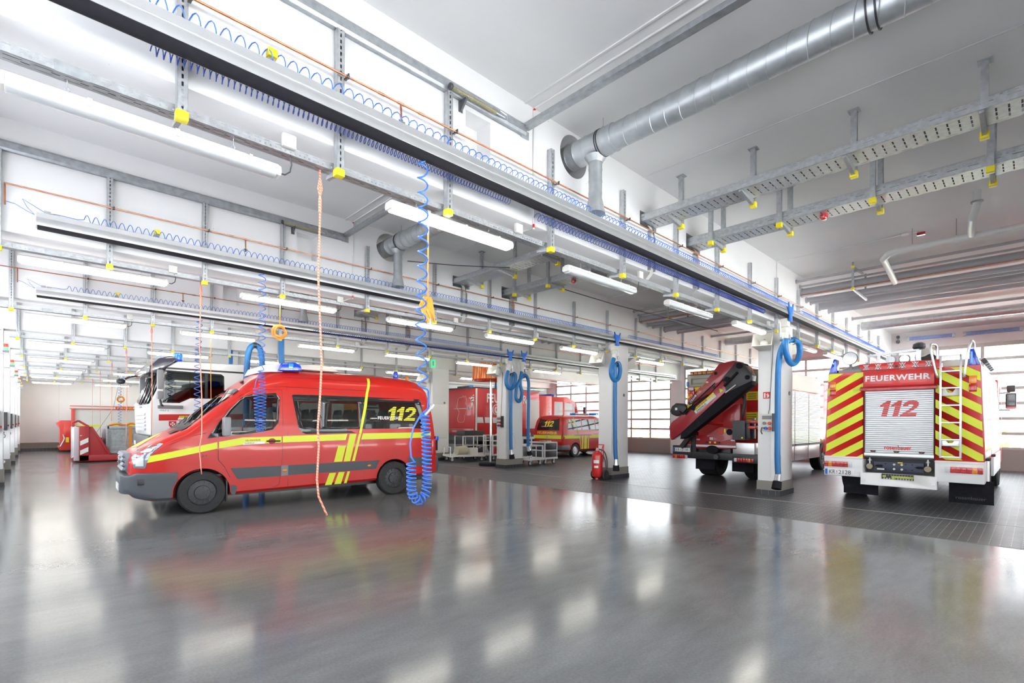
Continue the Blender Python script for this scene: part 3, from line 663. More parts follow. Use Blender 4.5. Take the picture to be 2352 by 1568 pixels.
# lagged pipes crossing the bays behind the columns
PI_ = [(13.05,4.97,.028,'grey pipe'),(13.45,4.78,.095,'thick grey pipe'),(13.3,4.90,.022,'thin grey pipe'),(13.35,4.70,.012,'copper pipe'),(13.80,4.66,.055,'grey pipe'),(14.15,4.66,.048,'grey pipe'),(14.9,4.68,.095,'thick grey pipe'),(15.75,4.70,.06,'grey pipe'),(18.3,4.86,.04,'grey pipe'),(19.6,4.80,.14,'spiral duct')]
for k in (1, 2, 3):
    y0 = bY(k-1)+BW-(.05 if k > 1 else 0); y1 = bY(k)+.02
    for i, (x, z, r, n) in enumerate(PI_):
        mb = MB(); mb.tube([(x, y0, z), (x, y1, z)], r, 20)
        if n == 'spiral duct':
            pts = []; p = .12
            for j in range(int((y1-y0)/p*16)): pts.append((x+r*math.cos(2*PI*j/16), y0+p*j/16, z+r*math.sin(2*PI*j/16)))
            mb.tube(pts, .004, 4)
        elif r > .02: mb.lathe([(r+.02, y1-.045), (r+.02, y1-.02)], (x, 0, z), 'y', 20)
        o = mb.build('ceiling_duct' if n == 'spiral duct' else 'ceiling_pipe', m_cop if n == 'copper pipe' else m_duct if n == 'spiral duct' else m_pvc)
        tag(o, '%s crossing the %s behind the column line, %s from the camera side' % (n, bayn[k-1], ORD[i+1]), 'pipe', 'lagged pipes')
    fr = MB(); yf = bY(k)-1.15
    for a, b in (((13.0, yf, 5.05), (13.0, yf, 4.58)), ((13.0, yf, 4.58), (14.3, yf, 4.56)), ((13.0, yf, 5.05), (13.9, yf, 5.10))): fr.bar(a, b, .04, .04)
    for x in (13.0, 14.2): fr.bar((x, yf, 4.57), (x, yf, ZC), .035, .035)
    o = fr.build('pipe_frame', m_galvd); tag(o, 'steel frame hanging from the ceiling that carries pipes of the %s' % bayn[k-1], 'pipe frame', 'pipe frames')
    cp = MB(); cp.box(12.97, 13.03, yf-.03, yf+.03, 5.03, 5.08); cp.box(12.97, 13.03, yf-.03, yf+.03, 4.55, 4.60); cp.build('end_cap', m_yel, o)
wp = MB(); wp.tube([(10.35,.62,ZC),(10.35,.62,4.95),(10.5,.68,4.80),(11.4,.75,4.80)], .05, 16); wp.tube([(11.5,-.08,4.80),(11.5,1.75,4.80),(11.55,1.9,4.79),(11.75,2.02,4.76),(12.6,2.06,4.72),(13.4,2.1,4.66)], .055, 16)
for y in (.1, .95, 1.55): wp.lathe([(.066,y-.02),(.066,y+.02)], (11.5, 0, 4.80), 'y', 16)
o = wp.build('drain_pipe', m_wpipe); tag(o, 'white drain pipe bending under the ceiling of the nearest bay', 'pipe')
q = MB(); q.cyl((11.5,.95,4.86), (11.5,.95,ZC), .006, n=6); q.cyl((11.5,1.55,4.86), (11.5,1.55,ZC), .006, n=6)
q.lathe([(.075,4.98),(.075,5.0)], (10.35, .62, 0), 'z', 16); q.build('pipe_clamp', m_galvd, o)
# hanging coils, ropes and orange cable coils at the working height
def helix_down(path, r, pitch, n=10):
    pts = []; P = [V(p) for p in path]
    L = [0]
    for a, b in zip(P, P[1:]): L.append(L[-1]+(b-a).length)
    s = 0; i = 0; a = 0
    while s < L[-1]:
        while i < len(P)-2 and s > L[i+1]: i += 1
        f = (s-L[i])/max(1e-6, L[i+1]-L[i]); c = P[i].lerp(P[i+1], f); t = (P[i+1]-P[i]).normalized()
        u = V((0,1,0)); w = t.cross(u).normalized(); u = w.cross(t)
        pts.append(c + w*r*math.cos(a) + u*r*math.sin(a)); a += 2*PI/n; s += pitch/n
    return pts
y = bY(1)+yR
ub = [(2.42,y,1.45),(2.43,y,1.15),(2.425,y,1.03),(2.40,y,.965),(2.35,y,.935),(2.30,y,.965),(2.275,y,1.03),(2.27,y,1.27)]
hp = helix_down([(2.37,y,3.85),(2.38,y,3.1),(2.355,y,2.4),(2.39,y,1.86)], .042, .125) + helix_down([(2.40,y,1.68)]+ub, .036, .034)
o = MB().tube(hp + [(2.27,y,1.31),(2.26,y,1.42),(2.29,y,1.55),(2.36,y,1.66),(2.44,y,1.72)], .0075, 6).build('hanging_air_hose', m_coil, ang=180)
tag(o, 'bright blue coiled air hose hanging in a loop before the rear of the red van', 'air hose')
q = MB(); q.cyl((2.40,y-.01,1.66), (2.475,y-.02,1.745), .013, n=10); q.cyl((2.45,y-.015,1.715), (2.48,y-.02,1.75), .018, n=10); q.build('coupling', m_alu, o)
y = bY(2)+yR
hp = helix_down([(2.46,y,3.85),(2.46,y,2.9),(2.45,y,2.45)], .05, .11) + helix_down([(2.45,y,2.38),(2.48,y,2.0),(2.47,y,1.50),(2.44,y,1.45),(2.42,y,1.5),(2.39,y,2.1)], .045, .048)
o = MB().tube(hp + [(2.38,y,2.2),(2.44,y,2.36)], .0058, 6).build('hanging_air_hose', m_coil, ang=180); tag(o, 'blue coiled air hose hanging before the driver window of the red van', 'air hose')
for k, zl, lab in ((3, 1.75, 'before the white cab door, nearer one'), (4, 1.9, 'before the white cab door, further back'), (6, .9, 'far back left of the white truck')):
    y = bY(k)+(yR if k == 3 else .1); o = MB().tube(helix_down([(2.5+.02*k,y,3.80 if k == 3 else 3.65),(2.52,y,2.8),(2.52,y,zl)], .055, .12), .008, 5).build('hanging_air_hose', m_coil, ang=180)
    tag(o, 'thin blue coiled air hose hanging '+lab, 'air hose')
m_rope = mat('orange_white_rope', (.82,.30,.17), .7)
nt = m_rope.node_tree; tcn = nt.nodes.new('ShaderNodeTexCoord'); wv = nt.nodes.new('ShaderNodeTexWave'); wv.bands_direction = 'DIAGONAL'; wv.inputs['Scale'].default_value = 26
rp = nt.nodes.new('ShaderNodeValToRGB'); rp.color_ramp.elements[0].color = (.85,.16,.07,1); rp.color_ramp.elements[1].color = (.86,.52,.40,1)
nt.links.new(tcn.outputs['Object'], wv.inputs['Vector']); nt.links.new(wv.outputs[0], rp.inputs[0]); nt.links.new(rp.outputs[0], nt.nodes['Principled BSDF'].inputs['Base Color'])
ropes = {1: ([(1.67,3.66),(1.67,3.27),(1.66,2.77),(1.69,2.09),(1.68,1.84),(1.66,1.54),(1.67,1.40),(1.655,1.13),(1.67,.99),(1.74,.83)], 'orange rope hanging from the nearest tray in front of the red van'),
 2: ([(1.75,3.66),(1.74,2.67),(1.77,1.9),(1.77,1.39),(1.74,1.2),(1.77,.82)], 'orange rope hanging from the second tray before the van bonnet'),
 3: ([(1.77,3.66),(1.78,2.22),(1.77,1.25)], 'orange rope hanging before the white truck cab'),
 4: ([(1.81,3.66),(1.82,2.4),(1.81,.89)], 'orange rope hanging from the fourth tray, left of the white truck'),
 5: ([(1.88,3.66),(1.88,2.6),(1.87,1.6)], 'orange rope hanging from the fifth tray near the grey container'),
 6: ([(1.89,3.66),(1.90,.82)], 'orange rope hanging from the sixth tray above the red skid'), 7: ([(1.93,3.60),(1.93,.9)], 'orange rope hanging furthest back, before the white container')}
for k, (p, lab) in ropes.items():
    y = bY(k)+.1; pts = []
    for (a, b), (c, d) in zip(p, p[1:]):
        for j in range(4): f = j/4; pts.append((a+(c-a)*f, y, b+(d-b)*f))
    pts.append((p[-1][0], y, p[-1][1]))
    o = MB().tube(pts, .0085, 7).build('rope', m_rope, ang=180); tag(o, lab, 'rope', 'hanging ropes')
    q = MB(); q.tube([(p[0][0],y,3.60),(p[0][0]-.018,y,3.5),(p[0][0],y,3.42),(p[0][0]+.018,y,3.5),(p[0][0],y,3.60)], .006, 6); q.cyl((p[0][0],y,3.30),(p[0][0],y,3.42), .013, n=8); q.build('knot', m_rope, o)
m_cable = mat('orange_cable', (.85,.36,.05), .4)
y = bY(1)+.1
pts = [(2.72,y,3.55),(2.72,y,2.78)]
q = MB(); q.tube(pts, .007, 6)
rr = random.Random(5)
for i in range(7):
    a = .012*i-.036; h = .1+.02*rr.random()
    q.tube([(2.72+a, y+.02*rr.uniform(-1,1), 2.80), (2.72+a*1.6-.02, y+.02, 2.72), (2.735+a*1.5, y-.02, 2.60-.05*rr.random()), (2.76+a, y+.01, 2.66), (2.74+a*.6, y, 2.79)], .008, 6)
o = q.build('cable_coil', m_cable, ang=180); tag(o, 'orange cable bundle hanging below the nearest lit lamp', 'cable')
MB().box(2.70, 2.74, y-.02, y+.02, 3.55, 3.63).build('socket', m_mgrey, o); MB().cyl((2.74,y,2.60),(2.74,y,2.54), .02, n=10).build('plug', m_offw, o)
def ring_coil(x, y, z, r, ztop, lab, n=5):
    q = MB(); q.tube([(x, y, ztop), (x, y, z+r)], .007, 6); rr = random.Random(int(y))
    for i in range(n):
        R = r*(1-.10*i+.03*rr.random()); dy = rr.uniform(-.04, .04)
        q.tube([(x+R*math.cos(a*PI/12), y+dy+.02*math.sin(a), z+R*math.sin(a*PI/12)) for a in range(25)], .009, 6)
    o = q.build('cable_coil', m_cable, ang=180); return tag(o, lab, 'cable', 'orange cable coils')
ring_coil(2.865, bY(2)+.1, 3.06, .115, 3.5, 'round orange cable coil hanging above the van roof')
ring_coil(2.55, bY(6)+.1, 2.5, .13, 3.5, 'round orange cable coil hanging above the grey container')
q = MB().tube([(2.87,bY(3)+.1,3.45),(2.87,bY(3)+.1,2.76),(2.88,bY(3)+.1,1.92)], .007, 6).build('cable', m_cable); tag(q, 'straight orange cable hanging before the white cab door', 'cable')
q = MB().tube([(5.0,bY(2)-.3,4.6),(5.6,bY(2)-.9,4.52),(6.4,bY(2)-1.6,4.49)], .008, 6).build('cable', m_blk2); tag(q, 'black cable sagging between the duct and the wide tray of the second bay', 'cable')
q = MB().tube([(8.04,bY(2)-1.3,4.505),(9.2,bY(2)-2.0,4.2),(11.2,bY(2)-3.4,3.7)], .009, 6).build('cable', m_blk2); tag(q, 'black cable sagging towards the loudspeaker of the nearest column', 'cable')
# ================================================================ fittings on columns and pillars
colname = ['', 'nearest column', 'second column', 'third column', 'fourth column']
def hose_pts(p, n=9):
    """smooth curve through points (Catmull-Rom)"""
    P = [V(q) for q in p]; P = [P[0]*2-P[1]] + P + [P[-1]*2-P[-2]]; out = []
    for i in range(1, len(P)-2):
        L = max(2, int((P[i+1]-P[i]).length/.02))
        for j in range(L):
            t = j/L; a, b, c, d = P[i-1], P[i], P[i+1], P[i+2]
            out.append(.5*((2*b)+(c-a)*t+(2*a-5*b+4*c-d)*t*t+(3*b-a-3*c+d)*t**3))
    out.append(P[-2]); return out
def corrugated(p, r, name, parent, m=m_blue):
    c = hose_pts(p); q = []; a = 0; fine = []
    for u, v2 in zip(c, c[1:]): fine += [u, (u+v2)/2]
    fine.append(c[-1])
    return MB().tube(fine, r, 14, True, [r*(1.05 if i % 2 else .95) for i in range(len(fine))]).build(name, m, parent, ang=180)
def exhaust_hose(lab, x, y, pts, nozzle, group='exhaust hoses on trolleys'):
    t = thing('exhaust_hose', lab, 'exhaust hose', (x, y, 0), 0, group)
    def L(p): return (p[0]-x, (p[2]-y) if len(p) > 2 else 0, p[1])
    b = MB(); b.prism([(-.13,4.10),(-.08,4.02),(.08,4.02),(.13,4.10),(.15,4.09),(.12,3.93),(.07,3.86),(.06,3.74),(-.06,3.74),(-.07,3.86),(-.12,3.93),(-.15,4.09)], 'y', -.115, -.09)
    b.box(-.07, .07, -.12, -.085, 3.72, 3.78)
    b.build('trolley_plate', m_bluep, t, bevel=.004)
    f = MB(); f.lathe([(.055,3.50),(.075,3.53),(.078,3.60),(.06,3.62)], (0,0,0), 'z', 18); f.prism([(-.075,3.62),(.075,3.62),(.10,3.78),(-.10,3.78)], 'y', -.06, .06); f.lathe([(.055,3.36),(.062,3.38),(.062,3.50)], (0,0,0), 'z', 18)
    f.build('funnel', m_offw, t)
    w = MB(); w.tube([(.05,-.02,3.7),(.16,-.02,3.58),(.17,-.02,3.44)], .006, 6); w.lathe([(.05,-.02),(.06,0),(.05,.02)], (.17,-.02,3.42), 'y', 16); w.tube([(.17,-.02,3.40),(.2,0,3.28)], .003, 5); w.build('balancer', m_alu, t)
    corrugated([(0,0,3.40)] + [L(p) for p in pts], .058, 'hose', t)
    k = L(pts[len(pts)-5]); 
    e = L(pts[-1]); d = V((nozzle[0], nozzle[2] if len(nozzle) > 2 else 0, nozzle[1])).normalized(); e = V(e)
    q = MB(); q.tube([e-d*.03, e+d*.06, e+d*.16], .05, 16, True, [.06,.062,.075]); q.build('nozzle', m_alu, t)
    q = MB(); q.tube([e+d*.14, e+d*.30, e+d*.28], .08, 16, True, [.085,.095,.075]); q.build('nozzle_sleeve', m_blk, t)
    q = MB(); c = L(pts[-2]); q.cbox((c[0]+.075, c[1], c[2]+.2), (.05,.05,.1)); q.tube([(c[0]+.09,c[1],c[2]+.2),(c[0]+.2,c[1],c[2]),(c[0]+.2,c[1],e.z+.1),(e.x+.06,e.y,e.z)], .007, 6); q.build('release_valve', m_offw, t)
    st = [L(p) for p in pts]; top = max(st[3:-2], key=lambda p: p[2])
    MB().lathe([(.064,-.03),(.066,0),(.064,.03)], (top[0]-.09, top[1], top[2]-.05), 'x', 16, False).build('strap', m_blk2, t)
    return t
exhaust_hose('blue exhaust hose looped before the nearest column, nozzle hanging low', 11.30, 3.60, [(11.29,3.22),(11.38,3.05),(11.55,2.92),(11.8,2.89),(12.08,3.0),(12.22,3.19),(12.18,3.36),(11.98,3.43,3.64),(11.71,3.36,3.72),(11.48,3.12,3.75),(11.37,2.7,3.76),(11.32,1.81,3.75),(11.29,.9,3.74),(11.28,.52,3.72)], (-.35,-.9))
exhaust_hose('blue exhaust hose looped before the second column, nozzle hanging straight', 11.58, 8.05, [(11.53,3.32),(11.42,3.05),(11.48,2.86),(11.63,2.78),(11.80,2.87),(11.87,3.1),(11.83,3.28,8.08),(11.75,3.2,8.12),(11.74,2.9,8.13),(11.74,1.86,8.13),(11.75,.9,8.12),(11.76,.56,8.1)], (.02,-1))
exhaust_hose('blue exhaust hose before the third column, left of the other one', 11.74, 12.50, [(11.70,3.3),(11.63,3.09),(11.66,2.88),(11.83,2.77),(12.02,2.88),(12.09,3.2),(12.03,3.31,12.54),(11.96,3.1,12.58),(11.95,2.8,12.58),(11.94,1.91,12.58),(11.93,1.0,12.56),(11.93,.64,12.54)], (.15,-1))
exhaust_hose('blue exhaust hose arching beside the third column, right of the other one', 12.28, 12.38, [(12.25,3.3),(12.19,2.98),(12.28,2.65),(12.22,2.40),(12.09,2.34),(11.99,2.5),(12.05,2.85),(12.21,3.14,12.36),(12.42,3.27,12.36),(12.58,3.08,12.36),(12.62,2.69),(12.61,1.6),(12.60,1.0),(12.61,.74)], (.3,-1))
t = thing('exhaust_hose', 'blue exhaust hose arching up behind the white truck cab', 'exhaust hose', (3.72, 13.3, 0), 0, 'exhaust hoses at vehicles')
corrugated([(0,0,.08),(0,0,2.5),(.02,0,3.1),(.07,0,3.38),(.18,0,3.48),(.30,0,3.40),(.35,0,3.09),(.36,0,2.5),(.36,0,.08)], .068, 'hose', t)
MB().lathe([(.074,-.035),(.076,0),(.074,.035)], (.17,0,3.48), 'x', 16, False).build('strap', m_blk2, t)
t = thing('exhaust_hose', 'blue exhaust hose hanging behind the beacon of the red van and curving left', 'exhaust hose', (4.47, 13.1, 0), 0, 'exhaust hoses at vehicles')
corrugated([(-.01,0,3.78),(0,0,3.1),(.03,0,2.5),(.08,0,2.1),(0,0,1.92),(-.15,0,1.90),(-.30,0,1.98),(-.4,0,2.2)], .068, 'hose', t)
t = thing('exhaust_hose', 'blue exhaust hose arching above the small red rescue van', 'exhaust hose', (18.9, 21.0, 0), 0, 'exhaust hoses at vehicles')
corrugated([(.40,0,.08),(.37,0,1.9),(.33,0,3.1),(.22,0,3.5),(.06,0,3.62),(-.1,0,3.5),(-.25,0,3.0),(-.38,0,1.9),(-.40,0,.08)], .07, 'hose', t); corrugated([(-.14,0,1.9),(-.14,0,5.15)], .06, 'drop_hose', t)
o = MB().lathe([(.06,3.25),(.062,3.835)], (4.43,17.48,0), 'z', 14).build('exhaust_hose', m_blue); tag(o, 'short stretch of blue hose hanging far behind the white truck cab', 'exhaust hose', 'exhaust hoses at vehicles')
# loudspeakers on brackets at the column heads
def speaker(x, y, ry, lab, flip=1):
    t = thing('horn_loudspeaker', lab, 'loudspeaker', (x, y, 3.36), ry, 'loudspeakers on the columns')
    rot = Matrix.Rotation(math.radians(24), 4, 'Y')
    b = MB(); A = [(-.20,.20,.17),(.14,.10,.09)]
    def ring(xx, hy, hz): return [rot @ V((xx,-hy,-hz)), rot @ V((xx,hy,-hz)), rot @ V((xx,hy,hz)), rot @ V((xx,-hy,hz))]
    o0, o1, i0, i1 = ring(-.20,.205,.165), ring(.14,.12,.10), ring(-.20,.19,.15), ring(.06,.10,.085)
    b.add(o0+o1+i0+i1, [(0,1,5,4),(1,2,6,5),(2,3,7,6),(3,0,4,7),(4,5,6,7),(0,8,9,1),(1,9,10,2),(2,10,11,3),(3,11,8,0),(8,12,13,9),(9,13,14,10),(10,14,15,11),(11,15,12,8),(12,15,14,13)])
    b.build('horn', m_offw, t, bevel=.006)
    d = MB(); d.sph((0,0,0), .085, 8, (.8,1,.8)); d.v = [tuple(rot @ V((p[0]-.02, p[1], p[2]))) for p in d.v]; d.build('driver_dome', m_white, t)
    q = MB(); q.bar((.02,0,.10), (.24,0,.19), .03, .02); q.bar((.22,0,.20), (.22,0,.05), .05, .02); q.build('bracket', m_org if False else m_galvd, t); return t
for k in (1, 2, 3, 4):
    y = bY(k)+.2; speaker(11.62, y, .12, 'ivory horn loudspeaker facing the camera on the %s' % colname[k])
    if k < 4: speaker(13.0, y+.02, PI+.1, 'ivory horn loudspeaker on the far side of the %s' % colname[k])
# power distribution boxes and signs on the columns
def powerbox(k, cable=True):
    x = 11.90; y = bY(k)+.2
    t = thing('power_box', 'grey power socket box with red and blue outlets on the %s' % colname[k], 'power box', (x, y, 1.63), 0, 'power boxes')
    MB().box(-.10, 0, -.13, .13, -.19, .19).build('housing', m_offw, t, bevel=.01)
    MB().box(-.13, .02, -.135, -.115, -.20, .20).build('side_plate', m_blk2, t)
    MB().box(-.112, -.10, -.10, .10, .07, .15).build('breaker_window', m_mgrey, t, bevel=.004)
    for nm, yy, zz, m in (('red_socket', -.06, -.02, m_red), ('red_socket', -.06, -.13, m_red), ('blue_socket', .02, -.13, m_bluep), ('grey_socket', .05, -.02, m_mgrey)):
        q = MB(); q.lathe([(.035,-.10),(.036,-.135),(.03,-.14)], (0, yy, zz), 'x', 16); q.build(nm, m, t)
    q = MB(); q.tube([(-.14,.03,-.13),(-.18,.08,-.12),(-.17,.10,-.20),(-.14,.085,-.26)], .012, 8); q.build('plug', m_blk2, t)
    if cable: q = MB(); q.tube([(-.02,.0,.19),(-.03,-.03,.30),(-.025,-.06,1.0),(-.03,-.10,1.74)], .008, 6); q.build('supply_cable', m_dgrey, t)
powerbox(1); powerbox(3); powerbox(4)
c = MB().tube([(11.885,4.08,3.3),(11.885,4.08,.4)], .006, 6).build('conduit', m_cond); tag(c, 'thin white conduit down the front of the nearest column', 'conduit', 'white conduits')
t = thing('extinguisher_sign', 'small red sign with white extinguisher symbol on the nearest column', 'sign', (11.898, 4.17, 2.24))
MB().box(-.006, 0, -.075, .075, -.075, .075).build('plate', m_text_r, t)
def ys(u, w): return (-.008, .06-u, w-.055)
patch('symbol', [(.005,.0),(.005,.1),(.02,.11),(.035,.1),(.035,0)], ys, m_text_w, t); patch('symbol', [(.06,.0),(.075,.03),(.065,.06),(.085,.11),(.10,.07),(.115,.05),(.105,.01)], ys, m_text_w, t); patch('symbol', [(.045,.08),(.07,.07),(.066,.062),(.045,.07)], ys, m_text_w, t)
for k in (1, 2, 3, 4):
    d = MB().lathe([(.045,0),(.045,.012),(.038,.016)], (0,0,0), 'y', 18).build('round_cap', m_mgrey, COLS[k], loc=(12.5, bY(k)-.046, 2.42 if k > 1 else 2.3)); struct(d)
t = thing('exit_sign', 'green and white emergency exit sign on the beam above the fourth column', 'sign', (11.84, bY(4)-.06, 4.02))
MB().box(-.0, .02, -.22, .22, -.15, .15).build('plate', mat('exit_green', (.03,.55,.22), .4, emit=(.05,.75,.3), estr=.5), t)
def ye(u, w): return (-.003, .2-u, w-.13)
patch('arrow', [(.0,.13),(.07,.21),(.07,.16),(.16,.16),(.16,.10),(.07,.10),(.07,.05)], ye, m_text_w, t); patch('door_symbol', [(.24,.03),(.24,.23),(.36,.23),(.36,.03)], ye, m_text_w, t)
# fire extinguisher trolley by the second column
t = thing('fire_extinguisher', 'red wheeled fire extinguisher standing before the second column', 'fire extinguisher', (11.5, 8.55, 0), 0)
MB().lathe([(.06,.05),(.135,.09),(.15,.15),(.15,.68),(.13,.75),(.07,.80),(.05,.82)], (0,0,0), 'z', 28).build('cylinder', m_red, t)
q = MB(); q.lathe([(.05,.0),(.06,.01),(.055,.06)], (0,0.02,0), 'z', 12); q.build('foot', m_red, t)
q = MB(); q.lathe([(.045,.81),(.05,.84),(.03,.88),(.02,.90)], (0,0,0), 'z', 16); q.build('valve', m_alu, t)
q = MB(); q.tube([(.05,.1,.78),(.10,.1,.93),(.16,.1,.98),(.17,-.1,.98),(.11,-.1,.93),(.06,-.1,.78)], .013, 8); q.tube([(.14,.1,.5),(.16,.1,.97)], .012, 8); q.tube([(.14,-.1,.5),(.16,-.1,.97)], .012, 8); q.build('handle', m_red, t)
for yy in (-.2, .2): 
    w = MB().lathe([(.03,-.03),(.125,-.03),(.14,-.015),(.14,.015),(.125,.03),(.03,.03)], (.12, yy, .14), 'y', 28).build('wheel', m_tyre, t); MB().lathe([(.06,-.034),(.06,.034)], (.12, yy, .14), 'y', 16).build('hub', m_blk2, w)
MB().tube([(.12,-.2,.14),(.12,.2,.14)], .012, 8).build('axle', m_blk2, t)
q = MB(); q.tube(hose_pts([(.03,-.03,.86),(.12,-.14,.80),(.17,-.2,.6),(.18,-.21,.35),(.14,-.2,.25),(.15,-.17,.5),(.12,-.1,.7)]), .016, 8); q.build('hose', m_blk2, t)
def fx(u, w): a = (u-.09)/.152 + PI+.5; return (.152*math.cos(a), -.152*math.sin(a)*-1, w)
patch('instruction_label', [(.0,.47),(.16,.47),(.16,.56),(.0,.56)], fx, m_text_w, t, 6, 0); patch('instruction_label', [(.02,.34),(.14,.34),(.14,.40),(.02,.40)], fx, m_text_w, t, 6, 0)
# orange training drum on a pole, behind the third column
t = thing('orange_banner', 'orange pleated cloth drum with red rim on a tall steel pole behind the third column', 'banner', (12.3, 14.05, 0))
m_ocl = mat('orange_cloth', (.80,.20,.03), .7)
nt = m_ocl.node_tree; tcn = nt.nodes.new('ShaderNodeTexCoord'); mpn = nt.nodes.new('ShaderNodeMapping'); mpn.inputs['Scale'].default_value = (9,9,.7); nz = nt.nodes.new('ShaderNodeTexNoise'); nz.inputs['Scale'].default_value = 2.0; nz.inputs['Detail'].default_value = 5
rp = nt.nodes.new('ShaderNodeValToRGB'); rp.color_ramp.elements[0].position = .45; rp.color_ramp.elements[0].color = (.75,.13,.015,1); rp.color_ramp.elements[1].position = .62; rp.color_ramp.elements[1].color = (.90,.55,.25,1)
nt.links.new(tcn.outputs['Object'], mpn.inputs[0]); nt.links.new(mpn.outputs[0], nz.inputs['Vector']); nt.links.new(nz.outputs[0], rp.inputs[0]); nt.links.new(rp.outputs[0], nt.nodes['Principled BSDF'].inputs['Base Color'])
vs = []; n = 96
for z, r in ((3.78,.66),(3.5,.67),(3.2,.68)):
    for i in range(n): a = 2*PI*i/n; rr2 = r*(1+.02*math.sin(a*24)); vs.append((rr2*math.cos(a), rr2*math.sin(a), z))
q = MB(); q.add(vs, [(j*n+i, j*n+(i+1) % n, (j+1)*n+(i+1) % n, (j+1)*n+i) for j in range(2) for i in range(n)]); q.build('cloth', m_ocl, t, ang=180, recalc=True)
q = MB(); q.tube([(.69*math.cos(2*PI*i/48), .69*math.sin(2*PI*i/48), 3.18) for i in range(49)], .018, 8); q.tube([(-.69,0,3.18),(.69,0,3.18)], .012, 6); q.tube([(0,-.69,3.18),(0,.69,3.18)], .012, 6); q.build('rim', m_red, t)
MB().lathe([(.04,.08),(.04,3.76)], (0,0,0), 'z', 18).build('pole', m_chrome, t); MB().lathe([(.42,0),(.44,.02),(.44,.07),(.40,.10),(.05,.11)], (0,0,0), 'z', 40).build('base', m_blk, t)
# left gate pillars: control boxes, signals, sockets
pn = ['', '', 'second', 'third', 'fourth', 'fifth', 'sixth', 'seventh', 'eighth']
for k in range(2, 9):
    y = bY(k)-.02
    t = thing('control_box', 'black gate control box on the %s pillar of the left gate wall' % pn[k], 'control box', (-.74, y, 1.58), 0, 'gate control boxes')
    MB().box(-.12, .11, -.16, 0, -.28, .27).build('housing', m_blk2, t, bevel=.012); MB().box(-.1, .02, -.164, -.155, .06, .085).build('handle', m_alu, t)
    MB().box(.11, .15, -.08, -.03, -.16, -.11).build('button', m_red, t)
    MB().tube(hose_pts([(0,-.08,-.28),(.04,-.09,-.36),(-.02,-.1,-.44),(.05,-.1,-.50),(.06,-.1,-.42),(0,-.1,-.38)]), .011, 6).build('cable', m_blk2, t)
    t = thing('traffic_signal', 'red and green gate signal on a bracket at the %s pillar' % pn[k], 'signal', (-.53, y-.06, 3.30), 0, 'gate signals')
    MB().box(-.055, .055, -.05, .05, -.06, 0).build('base', m_mgrey, t); MB().lathe([(.045,0),(.045,.07)], (0,0,0), 'z', 16).build('green_lens', mat('green_lens', (.05,.6,.12), .2, emit=(.1,1,.2), estr=1.2), t)
    MB().lathe([(.045,.075),(.045,.15),(.03,.16)], (0,0,0), 'z', 16).build('red_lens', mat('signal_red_lens', (.7,.02,.02), .2, emit=(1,.05,.03), estr=.8), t)
    MB().box(-.40, .08, -.035, .05, -.085, -.06).build('bracket', m_galv, t)
    d = MB().lathe([(.05,0),(.05,-.02),(.03,-.03)], (0,0,0), 'y', 16).build('round_socket', m_white, None, loc=(-.72, bY(k)-.036, .34)); tag(d, 'round white socket low on the %s pillar of the left gate wall' % pn[k], 'socket', 'round sockets')
# infrared heaters on the right gate lintel
m_heat = mat('heater_grid', (.20,.27,.50), .4, var=.25, scale=25)
for i, (y0, y1, lab) in enumerate(((2.12, 3.36, 'left'), (.38, 1.74, 'right'))):
    t = thing('gate_heater', 'long blue-grey heater panel high on the right gate wall, %s of two' % lab, 'heater', (XR, (y0+y1)/2, 4.90), 0, 'heaters above the gate')
    h = (y1-y0)/2; MB().box(-.09, -.005, -h, h, -.065, .065).build('panel', m_heat, t, bevel=.01)
    for s in (-1, 1): MB().box(-.10, 0, s*(h+.04)-.04, s*(h+.04)+.04, -.08, .08).build('end_bracket', m_galv, t, bevel=.01)
t = thing('spotlight', 'pair of small dark spotlights on the wall left of the heaters', 'spotlight', (XR, 3.72, 4.92))
MB().box(-.12, -.02, -.05, .05, .04, .14).build('lamp_head', m_dgrey, t, bevel=.02); MB().box(-.12, -.02, -.06, .06, -.14, -.04).build('lamp_head', m_dgrey, t, bevel=.02); MB().box(-.03, 0, -.02, .02, -.16, .16).build('mount', m_mgrey, t)
o = MB().box(24.4, 24.5, 15.0, 15.22, 4.62, 4.82).build('orange_beacon', m_org); tag(o, 'small orange warning box above the gate left of the crane truck', 'beacon')
# trolleys with equipment behind the third column
m_acas = mat('castor_grey', (.55,.56,.58), .4)
def castor(par, x, y, m=m_blk2):
    w = MB().lathe([(.03,-.022),(.085,-.022),(.095,-.008),(.095,.008),(.085,.022),(.03,.022)], (x, y, .095), 'y', 20).build('castor', m, par)
    MB().lathe([(.055,-.026),(.055,.026)], (x, y, .095), 'y', 14).build('hub', m_acas, w); q = MB(); q.prism([(x-.02,.09),(x+.02,.09),(x+.05,.21),(x-.05,.21)], 'y', y-.035, y-.027); q.prism([(x-.02,.09),(x+.02,.09),(x+.05,.21),(x-.05,.21)], 'y', y+.027, y+.035); q.build('fork', m_galv, w)
def cart(lab, x, y, rz, L, Wd, zp=.21):
    t = thing('equipment_trolley', lab, 'trolley', (x, y, 0), rz, 'equipment trolleys')
    for sx in (-1, 1):
        for sy in (-1, 1): castor(t, sx*(L/2-.12), sy*(Wd/2-.1))
    q = MB(); q.box(-L/2, L/2, -Wd/2, Wd/2, zp+.01, zp+.05)
    for a in (-1, 1): q.box(-L/2, L/2, a*Wd/2-.02, a*Wd/2+.02, zp, zp+.07); q.box(a*L/2-.02, a*L/2+.02, -Wd/2, Wd/2, zp, zp+.07)
    q.build('platform', m_white, t); return t
t = cart('low white trolley carrying a hose roll, left of the orange banner pole', 12.85, 16.35, -.35, 1.5, 1.0)
